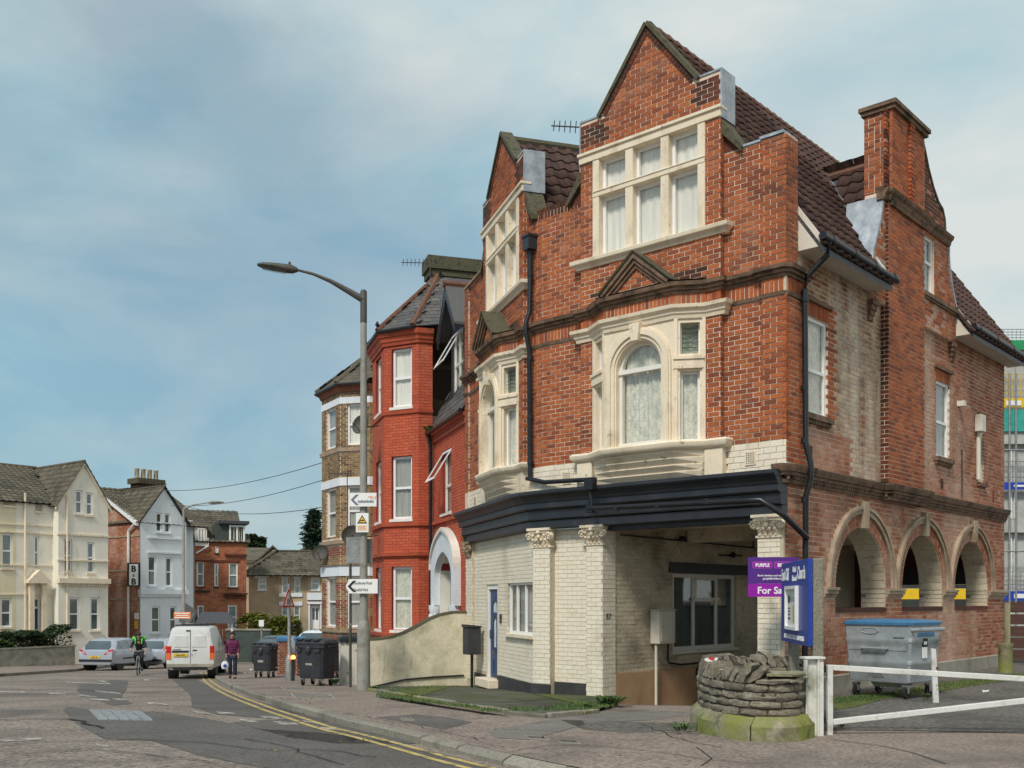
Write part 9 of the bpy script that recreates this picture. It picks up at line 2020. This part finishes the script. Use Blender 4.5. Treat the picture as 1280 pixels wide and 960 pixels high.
# ================================================================ people and bicycle
def skin_mesh(name, joints, bones, mat, parent=None, sub=2, root=0):
 """one continuous limbed surface grown with a Skin modifier: joints [(pos, rx, ry)]"""
 me = bpy.data.meshes.new(name); me.from_pydata([j[0] for j in joints], bones, []); me.materials.append(MATS[mat])
 o = bpy.data.objects.new(name, me); C.objects.link(o); sk = o.modifiers.new('skin', 'SKIN'); sk.use_smooth_shade = True
 for i, j in enumerate(joints): me.skin_vertices[0].data[i].radius = (j[1], j[2] if len(j) > 2 else j[1]); me.skin_vertices[0].data[i].use_root = (i == root)
 sb = o.modifiers.new('sub', 'SUBSURF'); sb.levels = sub; sb.render_levels = sub
 if parent is not None: o.parent = parent
 WL[o.name] = Vector(); return o
def head(parent, c, yaw, hair_mat='hair_dark', hairshape='bun'):
 """face towards -Y turned by yaw; returns meshes as children: features and hair"""
 M = Matrix.Translation(c) @ Matrix.Rotation(R(yaw), 4, 'Z')
 def put(mb, nm, mt, **k): mb.v = [tuple(M @ Vector(v)) for v in mb.v]; return mb.build(nm, mt, parent, smooth=60, **k)
 m = MB()
 for s_ in (-1, 1): m.ball((s_*.034, -.092, .012), (.012, .008, .008), 6, 4)
 put(m, 'eyes', 'hair_dark', stuff=True)
 m = MB(); m.tube([(-.026, -.094, -.048), (0, -.103, -.046), (.026, -.094, -.048)], .007, 5); put(m, 'mouth', 'terracotta')
 if hairshape:
  m = MB(); m.ball((0, .022, .035), (.092, .098, .105), 14, 10); m.v = [(x, max(y, -.070 if z > .06 else -.02), z) for x, y, z in m.v]; m.ball((0, .11, .03), (.045, .045, .05), 8, 6); put(m, 'hair', hair_mat)
def hand_joints(J, B, wrist, d, up, side, base, s=1.0, curl=.5):
 """palm, four fingers and a thumb grown from joint index base"""
 d, up, side = Vector(d).normalized(), Vector(up).normalized(), Vector(side).normalized(); w = Vector(wrist); p = w+d*.075*s; J.append((tuple(p), .030*s, .016*s)); pi = len(J)-1; B.append((base, pi))
 for k, ln in enumerate((.068, .078, .073, .058)):
  r0 = p+side*(.027-.018*k)*s+d*.018*s; a = r0+(d*(1-curl*.4)-up*curl*.6)*ln*.5*s; b = a+(d*(1-curl)-up*curl)*ln*.5*s
  for q, r in ((r0, .0095), (a, .0085), (b, .007)): J.append((tuple(q), r*s))
  n = len(J); B += [(pi, n-3), (n-3, n-2), (n-2, n-1)]
 r0 = w+d*.035*s+side*.034*s; a = r0+(d*.6+side*.5-up*.3)*.035*s; b = a+(d*.8-up*.4)*.03*s
 for q, r in ((r0, .012), (a, .010), (b, .008)): J.append((tuple(q), r*s))
 n = len(J); B += [(base, n-3), (n-3, n-2), (n-2, n-1)]
# ---- woman walking along the kerb, facing the camera's right
x, y, z = GP(290.5, 848.5)
PW = thing('person', 'person in a plum quilted jacket and dark jeans walking along the kerb', 'person', (0, 0, 0))
# local: faces -Y; height 1.62
hip, neck = (0, .01, .86), (0, 0, 1.36)
J = [((0, .0, .86), .115, .09), ((0, -.005, 1.02), .105, .085), ((0, 0, 1.20), .125, .09), ((0, .0, 1.33), .07, .06), ((0, -.01, 1.40), .048), ((0, -.02, 1.48), .070, .08), ((0, -.02, 1.555), .072, .085),
  ((.15, .0, 1.30), .052), ((.205, .02, 1.06), .042), ((.195, -.06, .84), .032), ((-.15, .0, 1.30), .052), ((-.205, .03, 1.06), .042), ((-.20, .0, .83), .032),
  ((.085, 0, .80), .085), ((.09, -.06, .46), .058), ((.09, .0, .10), .040), ((.095, -.10, .04), .035), ((-.085, 0, .80), .085), ((-.08, .02, .46), .058), ((-.08, .13, .12), .040), ((-.08, .05, .05), .035)]
B = [(0, 1), (1, 2), (2, 3), (3, 4), (4, 5), (5, 6), (2, 7), (7, 8), (8, 9), (2, 10), (10, 11), (11, 12), (0, 13), (13, 14), (14, 15), (15, 16), (0, 17), (17, 18), (18, 19), (19, 20)]
hand_joints(J, B, J[9][0], (0, -.25, -1), (0, -1, 0), (-1, 0, 0), 9, 1.0, .5); hand_joints(J, B, J[12][0], (0, -.1, -1), (0, -1, 0), (1, 0, 0), 12, 1.0, .9)
skin_mesh('body', J, B, 'skin', PW)
head(PW, (0, -.02, 1.515), 0)
m = MB(); m.ball((0, -.108, 1.505), (.014, .02, .022), 6, 5); m.build('nose', 'skin', PW, smooth=60)
J = [((0, .0, .80), .165, .13), ((0, -.005, .98), .145, .115), ((0, 0, 1.18), .165, .12), ((0, .0, 1.335), .095, .08), ((0, .0, 1.385), .072, .068), ((.155, .0, 1.285), .078), ((.215, .02, 1.06), .066), ((.205, -.05, .88), .050), ((-.155, .0, 1.285), .078), ((-.215, .03, 1.06), .066), ((-.21, .0, .87), .050)]
skin_mesh('quilted_jacket', J, [(0, 1), (1, 2), (2, 3), (3, 4), (2, 5), (5, 6), (6, 7), (2, 8), (8, 9), (9, 10)], 'jacket_plum', PW)
m = MB()
for z_ in (.86, .95, 1.04, 1.13, 1.22):
 w_, d_ = (.162, .128) if z_ < 1.1 else (.17, .125); m.tube([(math.cos(a)*w_, math.sin(a)*d_, z_) for a in [i*math.pi/10 for i in range(21)]], .010, 5)
m.build('jacket_seams', 'jacket_plum', PW, stuff=True, smooth=60)
m = MB(); m.tube([(math.cos(a)*.085, math.sin(a)*.08+.0, 1.39) for a in [i*math.pi/8 for i in range(17)]], .026, 6); m.build('hood', 'jacket_plum', PW, smooth=60)
J = [((0, .0, .83), .135, .11), ((.085, 0, .76), .098), ((.09, -.06, .46), .078), ((.09, .0, .11), .066), ((-.085, 0, .76), .098), ((-.08, .02, .46), .078), ((-.08, .12, .13), .066)]
skin_mesh('trousers', J, [(0, 1), (1, 2), (2, 3), (0, 4), (4, 5), (5, 6)], 'jeans', PW)
for (fx_, fy, fz) in ((.09, .0, 0), (-.08, .12, .02)):
 m = MB(); m.loft([[(fx_+math.cos(a)*w_, fy+o_, fz+h_*.5+math.sin(a)*h_*.5) for a in [i*math.pi/4 for i in range(8)]] for o_, w_, h_ in ((.06, .035, .09), (.02, .045, .12), (-.08, .05, .085), (-.17, .04, .05), (-.20, .015, .03))]); m.build('shoe', 'rubber', PW, smooth=50)
PW.location = (x, y, z+.0); PW.rotation_euler = (0, 0, R(12))
BG = thing('carrier_bag', 'small white carrier bag with a blue patch held by the walking person', 'bag', (0, 0, 0)); m = MB()
m.loft([[(-.245+math.cos(a)*w_, -.03+math.sin(a)*w_*.45, z_) for a in [i*math.pi/6 for i in range(12)]] for z_, w_ in ((.34, .06), (.36, .11), (.46, .135), (.56, .11), (.62, .05))]); m.build('bag_body', 'bag_white', BG, smooth=40); m = MB(); m.lathe((-.245, -.087, .46), [(.0, 0), (.06, .0), (.06, .008), (.0, .01)], 12, axis=(0, -1, 0)); m.build('blue_patch', 'bag_blue', BG); m = MB(); m.tube([(-.28, -.03, .61), (-.235, -.03, .745), (-.20, -.03, .61)], .008, 5); m.build('handles', 'bag_white', BG)
BG.location = PW.location; BG.rotation_euler = PW.rotation_euler
# ---- cyclist riding towards the camera
x, y = (173.5-CXP)/FPX*42.5, 42.5; z = gz(x, y)+ROADZ
BK_ = thing('bicycle', 'dark bicycle with straight handlebars ridden towards the camera', 'bicycle', (0, 0, 0)); wr = .345
def bwheel(yc):
 m = MB(); m.tube([(0, yc+math.cos(a)*wr*.94, wr+math.sin(a)*wr*.94) for a in [i*2*math.pi/28 for i in range(29)]], .022, 6, caps=False); w = m.build('wheel', 'rubber', BK_, smooth=60); m = MB(); m.tube([(0, yc+math.cos(a)*wr*.87, wr+math.sin(a)*wr*.87) for a in [i*2*math.pi/28 for i in range(29)]], .012, 5, caps=False)
 for i in range(14): a = i*2*math.pi/14; m.tube([((-1)**i*.025, yc, wr), (0, yc+math.cos(a)*wr*.86, wr+math.sin(a)*wr*.86)], .002, 3)
 m.lathe((-.05, yc, wr), [(.02, 0), (.03, .03), (.03, .07), (.02, .1)], 8, axis=(1, 0, 0)); m.build('rim', 'chrome', w, stuff=True)
bwheel(-.52); bwheel(.52)
m = MB(); HT, BB_, ST = (0, -.36, .84), (0, .10, .29), (0, .26, .78)
for a, b, r in ((HT, BB_, .019), (HT, ST, .016), (ST, BB_, .016), (BB_, (0.03, .52, wr), .010), (BB_, (-.03, .52, wr), .010), (ST, (.03, .52, wr), .009), (ST, (-.03, .52, wr), .009), ((0, -.33, .92), (0, -.37, .76), .022)): m.tube([a, b], r, 7)
m.build('frame', 'car_black', BK_, stuff=True)
m = MB(); m.tube([(.045, -.37, .76), (.05, -.45, .55), (.05, -.52, wr)], .016, 6); m.tube([(-.045, -.37, .76), (-.05, -.45, .55), (-.05, -.52, wr)], .016, 6); m.box(WORLD, -.06, .06, -.40, -.35, .75, .79); m.build('fork', 'galv', BK_, stuff=True)
m = MB(); m.tube([(0, -.34, .93), (0, -.39, 1.0)], .018, 6); m.tube([(-.33, -.36, 1.01), (-.1, -.40, 1.0), (.1, -.40, 1.0), (.33, -.36, 1.01)], .014, 6); hb = m.build('handlebar', 'galv', BK_, stuff=True)
for s_ in (-1, 1): m = MB(); m.tube([(s_*.33, -.36, 1.01), (s_*.22, -.38, 1.005)], .019, 8); m.build('grip', 'rubber', hb)
m = MB(); m.loft([[(math.cos(a)*w_, o_, .885+math.sin(a)*.02) for a in [i*math.pi/4 for i in range(8)]] for o_, w_ in ((.06, .02), (.15, .04), (.27, .075), (.33, .07))]); m.tube([ST, (0, .24, .88)], .013, 6); m.build('saddle', 'rubber', BK_, smooth=50)
m = MB(); m.lathe((.04, .10, .29), [(.09, 0), (.09, .006)], 16, axis=(1, 0, 0)); m.tube([(.06, .10, .29), (.07, .02, .17)], .010, 5); m.tube([(-.06, .10, .29), (-.07, .18, .42)], .010, 5); m.build('chainset', 'chrome', BK_, stuff=True)
for px_, py_, pz in ((.12, .02, .165), (-.12, .18, .42)): m = MB(); m.box(WORLD, px_-.05, px_+.05, py_-.035, py_+.035, pz-.012, pz+.012); pd = m.build('pedal', 'rubber', BK_); m = MB(); m.box(WORLD, px_-.04, px_+.04, py_-.042, py_-.036, pz-.010, pz+.010); m.build('reflector', 'sign_orange', pd)
CY = thing('person', 'cyclist in dark clothing with a helmet and green straps riding along the road', 'person', (0, 0, 0))
J = [((0, .22, .98), .115, .10), ((0, .16, 1.14), .11, .09), ((0, .05, 1.34), .13, .10), ((0, -.01, 1.45), .075), ((0, -.04, 1.51), .05), ((0, -.06, 1.58), .072, .085), ((0, -.065, 1.65), .072, .088),
  ((.17, .02, 1.42), .055), ((.27, -.10, 1.20), .043), ((.29, -.31, 1.065), .034), ((-.17, .02, 1.42), .055), ((-.27, -.10, 1.20), .043), ((-.29, -.31, 1.065), .034),
  ((.09, .18, .93), .088), ((.13, -.14, .66), .062), ((.12, .07, .26), .042), ((.12, -.04, .20), .036), ((-.09, .18, .93), .088), ((-.13, -.16, .82), .062), ((-.12, .18, .52), .042), ((-.12, .08, .46), .036)]
B = [(0, 1), (1, 2), (2, 3), (3, 4), (4, 5), (5, 6), (2, 7), (7, 8), (8, 9), (2, 10), (10, 11), (11, 12), (0, 13), (13, 14), (14, 15), (15, 16), (0, 17), (17, 18), (18, 19), (19, 20)]
hand_joints(J, B, J[9][0], (-.05, -.8, -.45), (0, -.3, 1), (-1, 0, 0), 9, .95, .9); hand_joints(J, B, J[12][0], (.05, -.8, -.45), (0, -.3, 1), (1, 0, 0), 12, .95, .9)
skin_mesh('body', J, B, 'skin', CY); head(CY, (0, -.062, 1.615), 0, hairshape=None); m = MB(); m.ball((0, -.155, 1.605), (.014, .02, .022), 6, 5); m.build('nose', 'skin', CY, smooth=60)
J = [((0, .22, .95), .14, .12), ((0, .16, 1.14), .135, .11), ((0, .05, 1.34), .16, .12), ((0, .0, 1.455), .088), ((0, -.02, 1.495), .064), ((.18, .02, 1.415), .074), ((.275, -.10, 1.20), .060), ((.29, -.27, 1.09), .046), ((-.18, .02, 1.415), .074), ((-.275, -.10, 1.20), .060), ((-.29, -.27, 1.09), .046)]
skin_mesh('jacket', J, [(0, 1), (1, 2), (2, 3), (3, 4), (2, 5), (5, 6), (6, 7), (2, 8), (8, 9), (9, 10)], 'cloth_dark', CY)
J = [((0, .22, .96), .135, .115), ((.09, .18, .92), .105), ((.13, -.14, .66), .078), ((.12, .06, .29), .056), ((-.09, .18, .92), .105), ((-.13, -.16, .82), .078), ((-.12, .17, .55), .056)]
skin_mesh('trousers', J, [(0, 1), (1, 2), (2, 3), (0, 4), (4, 5), (5, 6)], 'cloth_dark', CY)
for (fx_, fy, fz) in ((.12, .07, .18), (-.12, .19, .435)):
 m = MB(); m.loft([[(fx_+math.cos(a)*w_, fy+o_, fz+h_*.5+math.sin(a)*h_*.5) for a in [i*math.pi/4 for i in range(8)]] for o_, w_, h_ in ((.06, .035, .09), (.02, .045, .12), (-.08, .05, .085), (-.17, .04, .05), (-.20, .015, .03))]); m.build('shoe', 'rubber', CY, smooth=50)
m = MB(); m.ball((0, -.045, 1.675), (.105, .135, .105), 16, 12); m.v = [(a, b, max(c, 1.645)) for a, b, c in m.v]; hm_ = m.build('helmet', 'sign_black', CY, smooth=50); m = MB()
for u in (-.05, 0, .05): m.tube([(u, -.16, 1.70), (u*1.1, -.06, 1.785), (u, .06, 1.76)], .016, 6)
m.build('helmet_rib', 'jacket_plum', hm_, stuff=True, smooth=50)
BP = thing('backpack', 'black and bright green backpack worn by the cyclist', 'backpack', (0, 0, 0)); m = MB(); m.loft([[(a_*w_, b_+d_*.6, z_+d_) for a_, b_ in ((-1, 0), (-.8, .16), (.8, .16), (1, 0), (.8, -.05), (-.8, -.05))] for z_, w_, d_, in ((1.16, .15, .0), (1.25, .20, .02), (1.42, .21, .05), (1.52, .15, .05))]); m.v = [(a, b+.16, c) for a, b, c in m.v]; m.build('pack_body', 'cloth_dark', BP, smooth=40, bevel=.02)
for s_ in (-1, 1):
 m = MB(); m.tube([(s_*.12, .10, 1.52), (s_*.13, -.03, 1.53), (s_*.13, -.11, 1.42), (s_*.12, -.09, 1.28)], [.03, .035, .035, .025], 6); m.build('strap', 'hivis', BP, smooth=50)
 m = MB(); m.ball((s_*.20, .10, 1.50), (.07, .06, .09), 8, 6); m.build('side_pocket', 'hivis', BP, smooth=50)
for o in (BK_, CY, BP): o.location = (x, y, z); o.rotation_euler = (0, 0, R(15))
